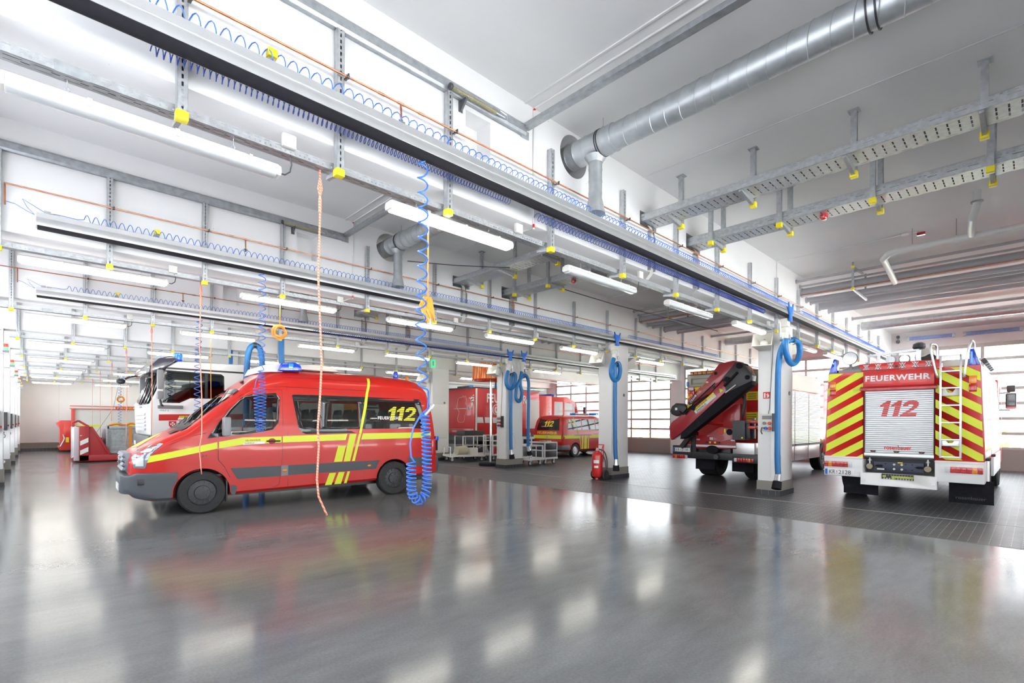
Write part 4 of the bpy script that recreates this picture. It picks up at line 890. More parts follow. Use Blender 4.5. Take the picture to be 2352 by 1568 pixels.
for a in (-1, 1):
    q = MB(); q.bar((a*.72,-.46,.2), (a*.72,-.46,.62), .035, .035); q.bar((a*.72,.46,.2), (a*.72,.46,.62), .035, .035); q.bar((a*.72,-.46,.60), (a*.72,.46,.60), .035, .035); q.build('push_bar', m_alu, t)
h = MB(); h.lathe([(.06,-.25),(.17,-.25),(.18,0),(.17,.25),(.06,.25)], (0,0,0), 'x', 24); o = h.build('hose_roll', mat('canvas_hose', (.55,.50,.36), .8), None, loc=(12.55,16.15,.46)); tag(o, 'beige rolled fire hose lying on the low white trolley', 'hose roll')
o = MB().box(-.2, .2, -.12, .12, 0, .30).build('white_case', m_offw, None, bevel=.02, loc=(13.02,16.0,.265)); tag(o, 'white case on the low trolley beside the hose roll', 'case')
o = MB().box(-.25, .25, -.15, .15, 0, .24).build('equipment_crate', m_mgrey, None, bevel=.015, loc=(13.2,16.55,.265)); tag(o, 'grey crate at the far end of the low white trolley', 'crate')
t = cart('tall white rack trolley with black cases, behind the low trolley', 14.0, 17.35, -.1, 1.3, .75)
q = MB()
for a in (-.6, -.05, .6):
    for b in (-.33, .33): q.bar((a,b,.2), (a,b,1.0), .04, .04)
for z in (.6, 1.0):
    for b in (-.33, .33): q.bar((-.6,b,z), (.6,b,z), .04, .04)
q.build('rack_frame', m_white, t)
for i, x in enumerate((13.65, 14.3)):
    o = MB().box(-.25, .25, -.27, .27, 0, .34).build('black_case', m_blk2, None, bevel=.015, loc=(x, 17.35, .265)); tag(o, 'black equipment case low on the rack trolley, %s one' % ('left', 'right')[i], 'case', 'black cases'); MB().box(-.06, .06, -.28, -.27, .2, .23).build('handle', m_alu, o)
o = MB().box(-.55, .55, -.3, .3, 0, .22).build('black_case', m_blk2, None, bevel=.015, loc=(14.0, 17.35, 1.02)); tag(o, 'long black case on top of the rack trolley', 'case', 'black cases')
t = cart('white shelf trolley with orange gear right of the banner pole', 14.55, 15.95, -.12, 1.4, .75)
q = MB()
for a in (-.66, .66):
    for b in (-.34, .34): q.bar((a,b,.2), (a,b,1.08), .045, .045)
for z in (.62, .82, 1.06):
    for b in (-.34, .34): q.bar((-.66,b,z), (.66,b,z), .06, .03)
q.bar((-.62,-.34,1.06), (-.2,-.34,1.2), .03, .03); q.build('shelf_frame', m_white, t)
o = MB().box(-.2, .2, -.14, .14, 0, .3).build('orange_box', m_dred, None, bevel=.02, loc=(14.25,15.9,.265)); tag(o, 'dark orange-red box on the white shelf trolley', 'box')
o = MB().box(-.25, .25, -.16, .16, 0, .26).build('plastic_tub', mat('clear_tub', (.55,.60,.66), .25), None, bevel=.03, loc=(14.85,15.85,.265)); tag(o, 'pale plastic tub on the white shelf trolley', 'tub')
t = cart('bare aluminium frame trolley just right of the third column', 13.52, 13.4, 0, .78, 1.15)
q = MB()
for a, b, z in ((-.36,-.54,.75), (.36,-.54,.75), (-.36,.54,1.2), (.0,.3,1.25), (.36,.54,1.05), (.2,-.1,1.05)): q.bar((a,b,.2), (a,b,z), .045, .045)
for b, z in ((-.54,.74), (.54,1.03), (-.1,1.03)): q.bar((-.36,b,z), (.36,b,z), .05, .05)
for a in (-.36, .36): q.bar((a,-.54,.74), (a,.54,.74), .045, .045)
q.bar((0,-.54,.2), (0,-.54,.72), .03, .03); q.box(-.36, .36, -.1, .54, .98, 1.06); q.build('frame', m_alu, t)
t = cart('white trolley with two dark drawers, before the small red rescue van', 14.38, 13.35, 0, .72, .95)
q = MB()
for a in (-.34, .34):
    for b in (-.45, .45): q.bar((a,b,.2), (a,b,.84), .04, .04)
for z in (.24, .54, .84):
    for b in (-.45, .45): q.bar((-.34,b,z), (.34,b,z), .05, .04)
    for a in (-.34, .34): q.bar((a,-.45,z), (a,.45,z), .05, .04)
q.box(-.34, .34, -.45, .45, .83, .86); q.build('frame', m_alu, t)
for z in (.28, .57): MB().box(-.31, .31, -.46, .44, z, z+.24).build('drawer', m_blk2, t, bevel=.006)
for i, (dx, dy) in enumerate(((-.18,-.1), (.12,.0))):
    o = MB().tube([(-.12,0,.02),(0,.05,.03),(.12,0,.02),(.1,-.06,.03),(-.1,-.05,.03)], .018, 8).build('rope_bundle', mat('straw_rope', (.50,.36,.20), .8), None, loc=(14.38+dx, 13.35+dy, .86)); tag(o, 'straw coloured rope bundle on the drawer trolley, %s one' % ('left', 'right')[i], 'rope', 'rope bundles')
# ================================================================ the red minibus
def interp(T, x):
    if x <= T[0][0]: return T[0][1]
    for (a, p), (b, q) in zip(T, T[1:]):
        if x <= b: return p+(q-p)*(x-a)/(b-a)
    return T[-1][1]
class Body:
    """a vehicle body lofted along x; yc is the centre line; the near side is at low y"""
    def __init__(s, zb, zt, hw, rc, yc, tum=.12, zk=1.3, zr=1.3, belly=.02):
        s.zb, s.zt, s.hw, s.rc, s.yc, s.tum, s.zk, s.zr, s.belly = zb, zt, hw, rc, yc, tum, zk, zr, belly
    def w(s, x, z):
        zt = interp(s.zt, x); rc = interp(s.rc, x); w = interp(s.hw, x)
        w -= s.belly*((z-.85)/.8)**2 if z < .85 else 0
        if z > s.zk: w -= s.tum*((z-s.zk)/s.zr)**1.25
        if z > zt-rc: t = min(1, (z-zt+rc)/rc); w -= rc*1.6*(1-math.sqrt(max(0, 1-t*t)))
        return max(.05, w)
    def near(s, x, z, off=.004): return (x, s.yc-s.w(x, z)-off, z)
    def far(s, x, z, off=.004): return (x, s.yc+s.w(x, z)+off, z)
    def top(s, x, y, off=.004):
        zt = interp(s.zt, x); rc = interp(s.rc, x); lo, hi = zt-rc, zt
        if abs(y) <= s.w(x, zt-.002*rc): z = zt
        else:
            for _ in range(24):
                mid = (lo+hi)/2
                if s.w(x, mid) > abs(y): lo = mid
                else: hi = mid
            z = lo
        cr = .03*(1-(y/interp(s.hw, x))**2)
        return (x, s.yc+y, z+cr+off)
    def mesh(s, name, mat_, xs, inset=0, zmax=None, nz=9, zmin=None):
        rings = []
        for x in xs:
            zb = interp(s.zb, x)+inset; zt = interp(s.zt, x)-inset; rc = interp(s.rc, x)
            if zmin is not None: zb = max(zb, zmin)
            if zmax is not None and zt > zmax: zt = zmax; flat = True
            else: flat = False
            P = [(max(.02, s.w(x, zb+.06)-.05-inset), zb)]
            top = zt if flat else zt-rc
            for i in range(nz+1): z = zb+.05+(top-zb-.05)*i/nz; P.append((max(.03, s.w(x, z)-inset), z))
            if not flat:
                for i in range(1, 6): z = zt-rc+rc*math.sin(PI/2*i/5); P.append((max(.02, s.w(x, min(z, zt-.001*rc))-inset), z))
            a, z = P[-1]; 
            for f in (.66, .33): P.append((a*f, z+(0 if flat else .03*(1-f*f))))
            P.append((0, z+(0 if flat else .03)))
            rings.append([(x, s.yc-a, b) for a, b in P] + [(x, s.yc+a, b) for a, b in P[-2::-1]])
        m = len(rings[0]); mb = MB(); vs = [p for r in rings for p in r]
        fs = [(i*m+j, i*m+(j+1) % m, (i+1)*m+(j+1) % m, (i+1)*m+j) for i in range(len(rings)-1) for j in range(m)]
        fs += [tuple(range(m-1, -1, -1)), tuple((len(rings)-1)*m+j for j in range(m))]
        mb.add(vs, fs); return mb.mesh(name, mat_, ang=40)
def lin(a, b, n): return [a+(b-a)*i/n for i in range(n+1)]
def road_wheel(par, x, y, r, w, rim_m=m_blk2, out=-1, slots=14, rimr=.6):
    t = MB().lathe([(r*.62,-w/2),(r*.93,-w/2),(r,-w/2+.035),(r,w/2-.035),(r*.93,w/2),(r*.62,w/2),(r*.60,0),(r*.62,-w/2)], (x, y, r), 'y', 44, False).build('wheel', m_tyre, par)
    e = out*w/2
    rm = MB(); rm.lathe([(r*.66,e*.98),(r*.62,e*.9),(r*rimr*.95,e*.55),(r*.34,e*.62),(r*.32,e*.86),(r*.12,e*.9),(.002,e*.9)], (x, y, r), 'y', 40, False)
    for i in range(slots):
        a = 2*PI*i/slots; c = (x+r*.49*math.cos(a), y+e*.60, r+r*.49*math.sin(a)); rm.cbox(c, (r*.07, abs(e)*.12, r*.1), Matrix.Rotation(-a+PI/2, 4, 'Y'))
    for i in range(6): a = 2*PI*i/6+.3; rm.cyl((x+r*.24*math.cos(a), y+e*.82, r+r*.24*math.sin(a)), (x+r*.24*math.cos(a), y+e*1.0, r+r*.24*math.sin(a)), r*.035, n=8)
    rm.build('rim', rim_m, t); return t
B = Body(zb=[(0,.40),(.06,.34),(.3,.27),(.7,.27),(1.4,.29),(4.3,.34),(5.76,.40)],
         zt=[(0,.98),(.05,1.07),(.12,1.12),(.3,1.23),(.55,1.37),(.78,1.475),(.95,1.62),(1.2,1.84),(1.45,2.05),(1.6,2.185),(1.72,2.30),(1.86,2.41),(2.02,2.50),(2.2,2.575),(2.42,2.62),(2.8,2.64),(4.6,2.645),(5.1,2.62),(5.3,2.59),(5.45,2.52),(5.55,2.40),(5.62,2.15),(5.68,1.85),(5.72,1.5),(5.76,1.15),(5.77,1.0)],
         hw=[(0,.60),(.03,.72),(.08,.80),(.2,.885),(.45,.945),(.8,.975),(1.3,.985),(5.2,.985),(5.5,.965),(5.77,.93)],
         rc=[(0,.12),(.3,.14),(.8,.13),(1.2,.14),(1.6,.19),(2.2,.26),(2.8,.28),(5.2,.28),(5.5,.22),(5.77,.12)], yc=.975, tum=.13, zk=1.25, zr=1.3)
van = thing('fire_service_minibus', 'bright red minibus with lime stripes and blue roof beacon on the grey floor', 'van', (0,0,0), 0)
a_v = math.radians(-2.30); R0 = V((2.0904, 9.9443, 0)); dirv = V((math.cos(a_v), math.sin(a_v), 0)); van.location = R0 - dirv*1.0; van.rotation_euler = (0, 0, a_v)
xs = [0,.03,.06,.1,.16,.22,.3,.4,.5,.62,.72,.78,.86,.95,1.05,1.2,1.35,1.45,1.55,1.62,1.7,1.78,1.86,1.94,2.02,2.1,2.2,2.3,2.42,2.6,2.9,3.4,3.9,4.4,4.8,5.0,5.15,5.3,5.38,5.45,5.5,5.55,5.59,5.62,5.66,5.7,5.74,5.77]
shell = B.mesh('body', m_vred, xs)
inner = B.mesh('cabin', m_vred, [x for x in lin(1.0, 5.5, 30)], inset=.05, zmin=.62)
WIN_F = [(1.30,1.56),(1.46,1.80),(1.64,2.00),(1.78,2.06),(2.16,2.10),(2.235,2.04),(2.20,1.60),(2.12,1.49),(1.68,1.41),(1.30,1.385)]
WIN_R = [(2.74,1.47),(2.68,1.6),(2.64,2.0),(3.02,2.02),(3.03,1.47)]; WIN_M = [(3.15,1.48),(3.22,1.98),(3.28,2.03),(3.82,2.04),(3.84,2.0),(3.84,1.48)]; WIN_B = [(3.98,1.46),(3.98,2.04),(5.20,2.05),(5.34,1.46)]
def wcut(p): return MB().prism(p, 'y', -.4, 2.4).mesh('c', m_vred)
wsc = MB().prism([(.86,1.42),(1.50,1.98),(1.30,2.25),(.70,1.70)], 'y', .975-.76, .975+.76).mesh('c', m_vred)
arch = lambda x: MB().cyl((x,-.2,.36),(x,.30,.36), .425, n=40).mesh('c', m_vred)
arch2 = lambda x: MB().cyl((x,1.65,.36),(x,2.2,.36), .425, n=40).mesh('c', m_vred)
bodym = boolean(shell, [inner] + [wcut(p) for p in (WIN_F, WIN_R, WIN_M, WIN_B)] + [wsc, arch(1.0), arch(4.66), arch2(1.0), arch2(4.66)])
bodym.polygons.foreach_set('use_smooth', [True]*len(bodym.polygons)); bodym.set_sharp_from_angle(angle=math.radians(28))
while len(bodym.materials) > 1: bodym.materials.pop()
bodym.polygons.foreach_set('material_index', [0]*len(bodym.polygons))
link('body', bodym, van)
N_ = lambda u, w: B.near(u, w, .004); N2 = lambda u, w: B.near(u, w, .007); N3 = lambda u, w: B.near(u, w, .010); F_ = lambda u, w: B.far(u, w, .004)
def cutpatch(name, outer, holes, off, material, parent, fm=None):
    """foil with openings: cut as a flat slab in 2D, then laid on the side"""
    s = MB().prism(outer, 'y', -.002, .002).mesh('s', material)
    s = boolean(s, [MB().prism(h, 'y', -1, 1).mesh('h', material) for h in holes])
    bm = bmesh.new(); bm.from_mesh(s)
    for i in range(1, 30):
        t = 1.3+i*.03
        bmesh.ops.bisect_plane(bm, geom=bm.verts[:]+bm.edges[:]+bm.faces[:], plane_co=(0,0,t), plane_no=(0,0,1))
    for v in bm.verts:
        d = v.co.y; p = (fm or B.near)(v.co.x, v.co.z, off); v.co = V((p[0], p[1]+d*.8, p[2]))
    me = bpy.data.meshes.new(name); bm.to_mesh(me); bm.free(); me.materials.clear(); me.materials.append(material); return link(name, me, parent)
BAND = [(2.50,2.11),(2.53,2.125),(3.1,2.135),(5.30,2.13),(5.36,2.10),(5.50,1.42),(5.46,1.385),(2.74,1.36),(2.66,1.40),(2.60,1.50)]
FWO = [(1.06,1.30),(1.24,1.56),(1.42,1.82),(1.62,2.04),(1.78,2.10),(2.20,2.14),(2.275,2.06),(2.24,1.58),(2.14,1.45),(1.70,1.365),(1.24,1.33)]
for fn, sd in ((B.near, ''), (B.far, '')):
    cutpatch('window_surround', BAND, [WIN_R, WIN_M, WIN_B], .004, m_dark, van, fn); cutpatch('window_surround', FWO, [WIN_F], .004, m_dark, van, fn)
    for p in (WIN_F, WIN_R, WIN_M, WIN_B): patch('window_pane', p, (lambda u, w, fn=fn: fn(u, w, -.006)), m_tint, van, 0, 5)
# windscreen, wipers
def wsmap(u, w): return B.top(u, w, -.004)
patch('windscreen', [(.80,-.74),(.80,.74),(1.56,.66),(1.56,-.66)], wsmap, m_tint, van, 8, 10)
for a, b in ((-.86,-.72), (.72,.86)): patch('windscreen_frame', [(.74,a),(.74,b),(1.6,b-.12*(1 if b > 0 else -1)*0-.0),(1.6,a)], lambda u, w: B.top(u, w, .003), m_dark, van, 10, 4) if False else None
patch('windscreen_header', [(1.50,-.76),(1.50,.76),(1.60,.74),(1.60,-.74)], lambda u, w: B.top(u, w, .004), m_dark, van, 3, 10)
patch('windscreen_cowl', [(.70,-.82),(.70,.82),(.86,.80),(.86,-.80)], lambda u, w: B.top(u, w, .004), m_blk2, van, 3, 10)
for y0 in (-.5, .15): 
    q = MB(); q.tube([B.top(.80,y0,.03), B.top(.92,y0+.25,.025), B.top(.99,y0+.55,.02)], .009, 6); q.build('wiper', m_blk2, van)
patch('bonnet_vent', [(.56,-.72),(.56,-.35),(.68,-.35),(.68,-.76)], lambda u, w: B.top(u, w, .005), m_blk2, van, 3, 4)
patch('bonnet_stripe', [(.14,-.34),(.10,.0),(.10,.30),(.42,.22),(.55,.05),(.42,-.10)], lambda u, w: B.top(u, w, .004), m_lime, van, 8, 8)
# lower front: bumper, grille, lamps, plate
BB = Body(B.zb, [(0,.70),(.1,.745),(.64,.745)], [(-.10,.50),(-.09,.60),(-.05,.73),(0,.80),(.08,.865),(.2,.91),(.45,.965),(.8,.993)], [(0,.02)], .975, .0, 3, 1)
bump = BB.mesh('bumper', m_dgrey, [-.10,-.085,-.05,0,.05,.1,.2,.35,.5,.6,.64], nz=6)
bump = boolean(bump, [MB().cyl((1.0,-.2,.36),(1.0,2.2,.36), .445, n=40).mesh('c', m_dgrey)]); bump.materials.clear(); bump.materials.append(mat('bumper_plastic', (.085,.092,.105), .5))
bump.polygons.foreach_set('use_smooth', [True]*len(bump.polygons)); bump.set_sharp_from_angle(angle=math.radians(40)); link('bumper', bump, van)
q = MB(); q.cbox((.16, B.near(.16,.62)[1]-.015, .60), (.12,.06,.10)); q.build('fog_lamp', m_blk2, van, bevel=.015)
g = MB()
for z in (.80, .88, .96, 1.03): g.prism([(-.085,z-.02),(-.06,z+.028),(.06,z+.028),(.06,z-.02)], 'y', .975-.54, .975+.54)
g.box(-.03, .08, .975-.56, .975+.56, .76, 1.06); g.build('grille', mat('grille_grey', (.22,.24,.28), .35, metal=.3), van, bevel=.006)
MB().lathe([(.075,-.10),(.08,-.085),(.07,-.08)], (0,.975,.93), 'x', 28).build('badge', m_chrome, van)
q = MB()
for s in (-1, 1): q.box(-.055, .04, .975+s*.40-.32*0-.0, .975+s*.40+.001, .5, .501)
MB().box(-.115, -.10, .975-.26, .975+.26, .42, .53).build('number_plate', m_white, van)
HL = [(.035,1.00),(.06,.83),(.20,.82),(.235,.95),(.27,1.05),(.44,1.225),(.40,1.235),(.25,1.20),(.12,1.13)]
patch('headlamp', HL, N2, mat('headlamp_glass', (.26,.29,.33), .12, metal=.4, coat=.3), van, 10, 6); patch('headlamp', HL, lambda u, w: B.far(u, w, .007), MATS['headlamp_glass'], van, 10, 6)
patch('headlamp_bulb', [(.08,.86),(.08,.99),(.18,.99),(.18,.86)], N3, m_lens_w, van, 4, 2); patch('headlamp_bulb', [(.15,1.08),(.22,1.15),(.36,1.19),(.27,1.10)], N3, m_chrome, van, 4, 2)
# mouldings, stripes
patch('side_moulding', [(1.425,.765),(1.54,.56),(2.28,.57),(2.28,.765)], N_, m_dgrey, van, 4, 2); patch('side_moulding', [(2.285,.57),(2.41,.575),(2.41,.765),(2.285,.765)], N_, m_mgrey, van)
patch('side_moulding', [(2.415,.575),(3.95,.59),(3.95,.775),(2.415,.765)], N_, m_dgrey, van, 4, 2); patch('side_moulding', [(3.955,.59),(4.22,.595),(4.30,.775),(3.955,.775)], N_, m_dgrey, van); patch('side_moulding', [(5.07,.60),(5.60,.60),(5.60,.80),(4.98,.80)], N_, m_dgrey, van, 3, 0)
for x in (2.35, 4.07): MB().sph(B.near(x,.67,.0), .035, 8, (1.3,.35,.7)).build('side_marker', m_lens_o, van)
patch('lime_stripe', [(.24,1.02),(.215,.91),(1.22,1.12),(1.22,1.235)], N_, m_lime, van, 12, 2); patch('lime_stripe', [(1.245,1.125),(1.62,1.18),(2.29,1.205),(2.29,1.32),(1.62,1.31),(1.245,1.24)], N_, m_lime, van, 6, 2); patch('lime_stripe', [(2.31,1.205),(3.54,1.225),(3.58,1.35),(2.31,1.325)], N_, m_lime, van, 4, 2); patch('lime_stripe', [(3.88,1.23),(5.60,1.245),(5.62,1.37),(3.92,1.36)], N_, m_lime, van, 8, 2)
for p in ([(3.30,.785),(3.47,.785),(3.55,1.11),(3.385,1.11)], [(3.50,.785),(3.64,.785),(3.78,1.35),(3.63,1.35)], [(3.68,.785),(3.74,.785),(3.885,1.36),(3.83,1.35)], [(3.12,.325),(3.255,.325),(3.345,.565),(3.21,.565)], [(3.31,.33),(3.45,.33),(3.525,.57),(3.40,.57)], [(3.51,.335),(3.57,.335),(3.64,.575),(3.585,.575)]): patch('lime_flash', p, N_, m_lime, van, 0, 3)
patch('lime_flash', [(3.83,1.36),(3.885,1.36),(4.02,1.9),(4.07,2.2),(4.165,2.55),(4.105,2.55),(4.01,2.2),(3.955,1.9)], N3, m_lime, van, 0, 14)
patch('door_decal', [(1.64,1.22),(2.02,1.235),(2.02,1.285),(1.66,1.27)], N2, m_lemon, van); patch('door_decal', [(1.62,1.175),(1.99,1.19),(2.0,1.23),(1.63,1.215)], N2, m_text_w, van)
lettering('door_lettering', 'FEUERWEHR', lambda u, w: N3(1.67+u, 1.237+w+u*.03), .25, .03, m_text_k, van); lettering('door_lettering', 'KREFELD', lambda u, w: N3(1.66+u, 1.19+w+u*.03), .15, .022, m_text_k, van)
lettering('number_lettering', '21', lambda u, w: N3(.98+u, .985+w), .075, .04, m_text_k, van)
digits112('side_lettering', lambda u, w: N3(4.46+u, 1.625+w), .80, .315, m_lemon, van); lettering('side_lettering', 'FEUERWEHR', lambda u, w: N3(4.27+u, 1.655+w), .56, .07, m_text_w, van, bold=.02)
# shut lines, handles, mirror
def seam(pts, nm='shut_line'): 
    q = MB(); q.tube([B.near(a, b, -.001) for a, b in pts], .0045, 4); q.build(nm, m_blk2, van)
seam([(1.235,1.35),(1.235,.92),(1.33,.80),(1.42,.6)]); seam([(1.24,1.56),(1.40,1.83),(1.60,2.07),(1.78,2.17),(2.0,2.20),(2.32,2.21),(2.32,1.6),(2.315,1.2),(2.29,.7),(2.25,.42),(2.12,.35)]); seam([(2.41,2.3),(2.41,1.3),(2.41,.36)]); seam([(1.1,1.47),(1.5,1.5)]) if False else None
seam([(1.80,2.245),(2.2,2.275),(3.0,2.27),(4.0,2.27),(5.35,2.25)]); seam([(3.93,2.5),(3.93,1.2),(3.95,.38)]); seam([(.30,1.05),(.55,1.22),(.9,1.36),(1.06,1.40)]); seam([(5.40,2.40),(5.52,1.8),(5.58,1.3),(5.60,.85)])
seam([(2.0,2.43),(2.41,2.46),(3.2,2.465),(4.2,2.455),(5.3,2.40)])
q = MB(); q.sph(B.near(2.12,1.235,.0), .07, 8, (1,.18,.75)); q.build('handle_recess', m_dred, van); q = MB(); p = B.near(2.12,1.235,.03); q.tube([(p[0]-.10,p[1]+.01,p[2]),(p[0]-.03,p[1],p[2]+.004),(p[0]+.1,p[1],p[2]),(p[0]+.14,p[1]+.02,p[2])], .014, 8); q.build('door_handle', m_blk2, van)
q = MB(); q.cbox((1.33,-.17,1.51), (.11,.22,.33)); q.build('mirror', mat('mirror_grey', (.24,.25,.27), .45), van, bevel=.03); q = MB(); q.bar((1.33,-.05,1.42), (1.36,.05,1.45), .08, .06); q.build('mirror_arm', m_blk2, van); MB().cbox((1.345,-.19,1.39), (.10,.16,.07)).build('mirror_indicator', m_lens_w, van, bevel=.015)
q = MB(); q.cbox((1.33,2.12,1.51), (.11,.22,.33)); q.build('mirror', MATS['mirror_grey'], van, bevel=.03)
# roof: beacon bar, air unit, small beacon, aerial
lb = MB(); lb.prism([(2.02,2.55),(2.10,2.70),(2.40,2.735),(2.40,2.57)], 'y', .30, 1.65); lb.build('beacon_bar', mat('beacon_white', (.75,.76,.80), .3), van, bevel=.02)
for y0, y1 in ((.18,.55), (1.40,1.77)): MB().prism([(2.30,2.585),(2.36,2.745),(2.58,2.77),(2.70,2.745),(2.735,2.61),(2.6,2.59)], 'y', y0, y1).build('blue_beacon', m_lens_b, van, bevel=.03)
MB().box(2.47, 2.56, .172, .20, 2.64, 2.74).build('beacon_reflector', m_lens_bl, van, bevel=.01)
MB().prism([(2.3,2.60),(2.36,2.70),(2.66,2.70),(2.72,2.62)], 'y', .55, 1.40).build('beacon_bar', m_lens_b, van, bevel=.02)
MB().prism([(2.62,2.66),(2.80,2.76),(3.10,2.79),(3.45,2.77),(3.60,2.66)], 'y', .45, 1.5).build('roof_air_unit', m_offw, van, bevel=.04)
MB().lathe([(.05,2.62),(.06,2.66),(.058,2.74),(.04,2.77)], (4.95,.5,0), 'z', 18).build('blue_beacon', m_lens_b, van); MB().lathe([(.04,2.60),(.05,2.64),(.03,2.67)], (5.22,.45,0), 'z', 14).build('amber_marker', m_lens_o, van)
q = MB(); p = B.top(1.72,-.45,0); q.tube([p, (p[0]+.03,p[1],p[2]+.05)], .02, 8, True, [.04,.012]); q.tube([(p[0]+.03,p[1],p[2]+.05),(p[0]+.06,p[1],p[2]+.33)], .004, 5); q.build('aerial', m_blk2, van)
# rear: bumper, lamps, tow bar
q = MB(); q.prism([(5.55,.40),(5.82,.42),(5.86,.55),(5.84,.80),(5.60,.80)], 'y', .05, 1.90); q.build('rear_bumper', m_dgrey, van, bevel=.03)
MB().cbox((5.70, B.near(5.70,1.05,.0)[1]+.02, 1.02), (.10,.06,.36)).build('tail_lamp', m_lens_r, van, bevel=.015); MB().cbox((5.82,.12,1.22), (.08,.10,.10)).build('blue_marker', m_lens_b, van, bevel=.01)
q = MB(); q.box(5.76, 5.86, .30, .60, 1.00, 1.08); q.box(5.78, 5.88, .4, .7, .86, .93); q.build('rear_step_lamp', m_blk2, van, bevel=.01)
# wheels, wells, mud flap, underbody, cabin
for x in (1.0, 4.66):
    road_wheel(van, x, .10, .365, .225); road_wheel(van, x, 1.85, .365, .225, out=1)
    w = MB(); n = 20
    w.add([(x+.418*math.cos(PI*i/n), y, .36+.418*math.sin(PI*i/n)) for y in (.02,.34) for i in range(n+1)], [(i,i+1,n+2+i,n+1+i) for i in range(n)]); w.build('wheel_liner', m_blk2, van, recalc=False)
MB().box(1.36, 1.385, .0, .22, .17, .56).build('mud_flap', m_blk2, van, bevel=.006)
MB().prism([(1.42,.55),(1.44,.58),(1.54,.40),(1.50,.28),(1.44,.30)], 'y', -.005, .1).build('arch_trim', m_dgrey, van)
MB().box(.5, 5.6, .3, 1.65, .24, .34).build('underbody', m_blk2, van)
MB().box(1.06, 5.45, .10, 1.85, .63, .66).build('cabin_floor', m_dgrey, van)
q = MB(); q.prism([(.92,.8),(.92,1.40),(1.15,1.38),(1.30,1.22),(1.25,.8)], 'y', .12, 1.83); q.build('dashboard', m_dgrey, van, bevel=.03)
q = MB(); q.tube([(1.42+.08*math.sin(a*PI/12)*1, .5+.20*math.cos(a*PI/12), 1.35+.17*math.sin(a*PI/12)) for a in range(25)], .014, 8); q.tube([(1.2,.5,1.2),(1.42,.5,1.35)], .03, 8); q.build('steering_wheel', m_blk2, van)
m_seat = mat('seat_fabric', (.06,.07,.075), .8); m_seatf = mat('seat_grey', (.16,.19,.21), .8)
def vseat(x, y, m):
    s = MB(); s.prism([(x-.30,.95),(x-.28,1.10),(x+.10,1.06),(x+.12,.95)], 'y', y-.22, y+.22); s.prism([(x+.06,1.0),(x+.02,1.08),(x+.20,1.62),(x+.28,1.62),(x+.24,1.0)], 'y', y-.22, y+.22); o = s.build('seat', m, van, bevel=.03)
    h = MB(); h.prism([(x+.17,1.66),(x+.16,1.72),(x+.20,1.86),(x+.27,1.88),(x+.30,1.70),(x+.27,1.66)], 'y', y-.13, y+.13); h.cyl((x+.23,y-.06,1.58),(x+.23,y-.06,1.68), .01, n=6); h.cyl((x+.23,y+.06,1.58),(x+.23,y+.06,1.68), .01, n=6); h.build('headrest', m, o, bevel=.03)
for y in (.5, 1.45): vseat(1.95, y, m_seatf)
for x in (3.0, 3.75, 4.6):
    for y in (.42, .92, 1.5): vseat(x, y, m_seat)
q = MB(); q.bar((2.36,.13,.7), (2.36,.13,2.3), .05, .05); q.bar((2.36,1.83,.7), (2.36,1.83,2.3), .05, .05); q.build('pillar_trim', m_mgrey, van)
# ================================================================ the other vehicles
def clip(poly, halfplanes):
    for a, b, c in halfplanes:                      # keep a*x + b*y <= c
        out = []
        for (x0, y0), (x1, y1) in zip(poly, poly[1:]+poly[:1]):
            d0, d1 = a*x0+b*y0-c, a*x1+b*y1-c
            if d0 <= 0: out.append((x0, y0))
            if d0*d1 < 0: t = d0/(d0-d1); out.append((x0+(x1-x0)*t, y0+(y1-y0)*t))
        poly = out
        if len(poly) < 3: return []
    return poly
def planes(poly):
    """half planes of a convex polygon"""
    cx = sum(p[0] for p in poly)/len(poly); cy = sum(p[1] for p in poly)/len(poly); out = []
    for (x0, y0), (x1, y1) in zip(poly, poly[1:]+poly[:1]):
        a, b = y1-y0, x0-x1; c = a*x0+b*y0
        if a*cx+b*cy > c: a, b, c = -a, -b, -c
        out.append((a, b, c))
    return out
def stripes(name, panel, slope, period, duty, shift, fmap, m, parent):
    H = planes(panel); us = [p[0] for p in panel]; u0, u1 = min(us)-.1, max(us)+.1; zs = [p[1] for p in panel]
    z = min(zs)-3+shift
    while z < max(zs)+3:
        q = clip([(u0, z+slope*u0), (u1, z+slope*u1), (u1, z+slope*u1+period*duty), (u0, z+slope*u0+period*duty)], H)
        if q: patch(name, q, fmap, m, parent)
        z += period
def truck_wheel(par, x, y, r=.52, w=.32, out=-1, m=None): return road_wheel(par, x, y, r, w, m or m_mgrey, out, 10, .55)
def tail_lamp(par, y0, y1, z0, z1, x, clear_low):
    """segments from low y to high y"""
    n = 7; seg = ['w','r','r','R','r','o','r'] if clear_low else ['r','o','r','R','r','r','w']
    for i, s in enumerate(seg):
        if s == 'w' or s == 'o': mm = {'w': m_lens_w, 'o': m_lens_o}[s]
        else: mm = m_lens_r
        a = y0+(y1-y0)*i/n; MB().box(x-.03, x, a+.001, a+(y1-y0)/n-.001, z0, z1).build({'w': 'clear_lens', 'o': 'amber_lens'}.get(s, 'red_lens'), mm, par, bevel=.006)
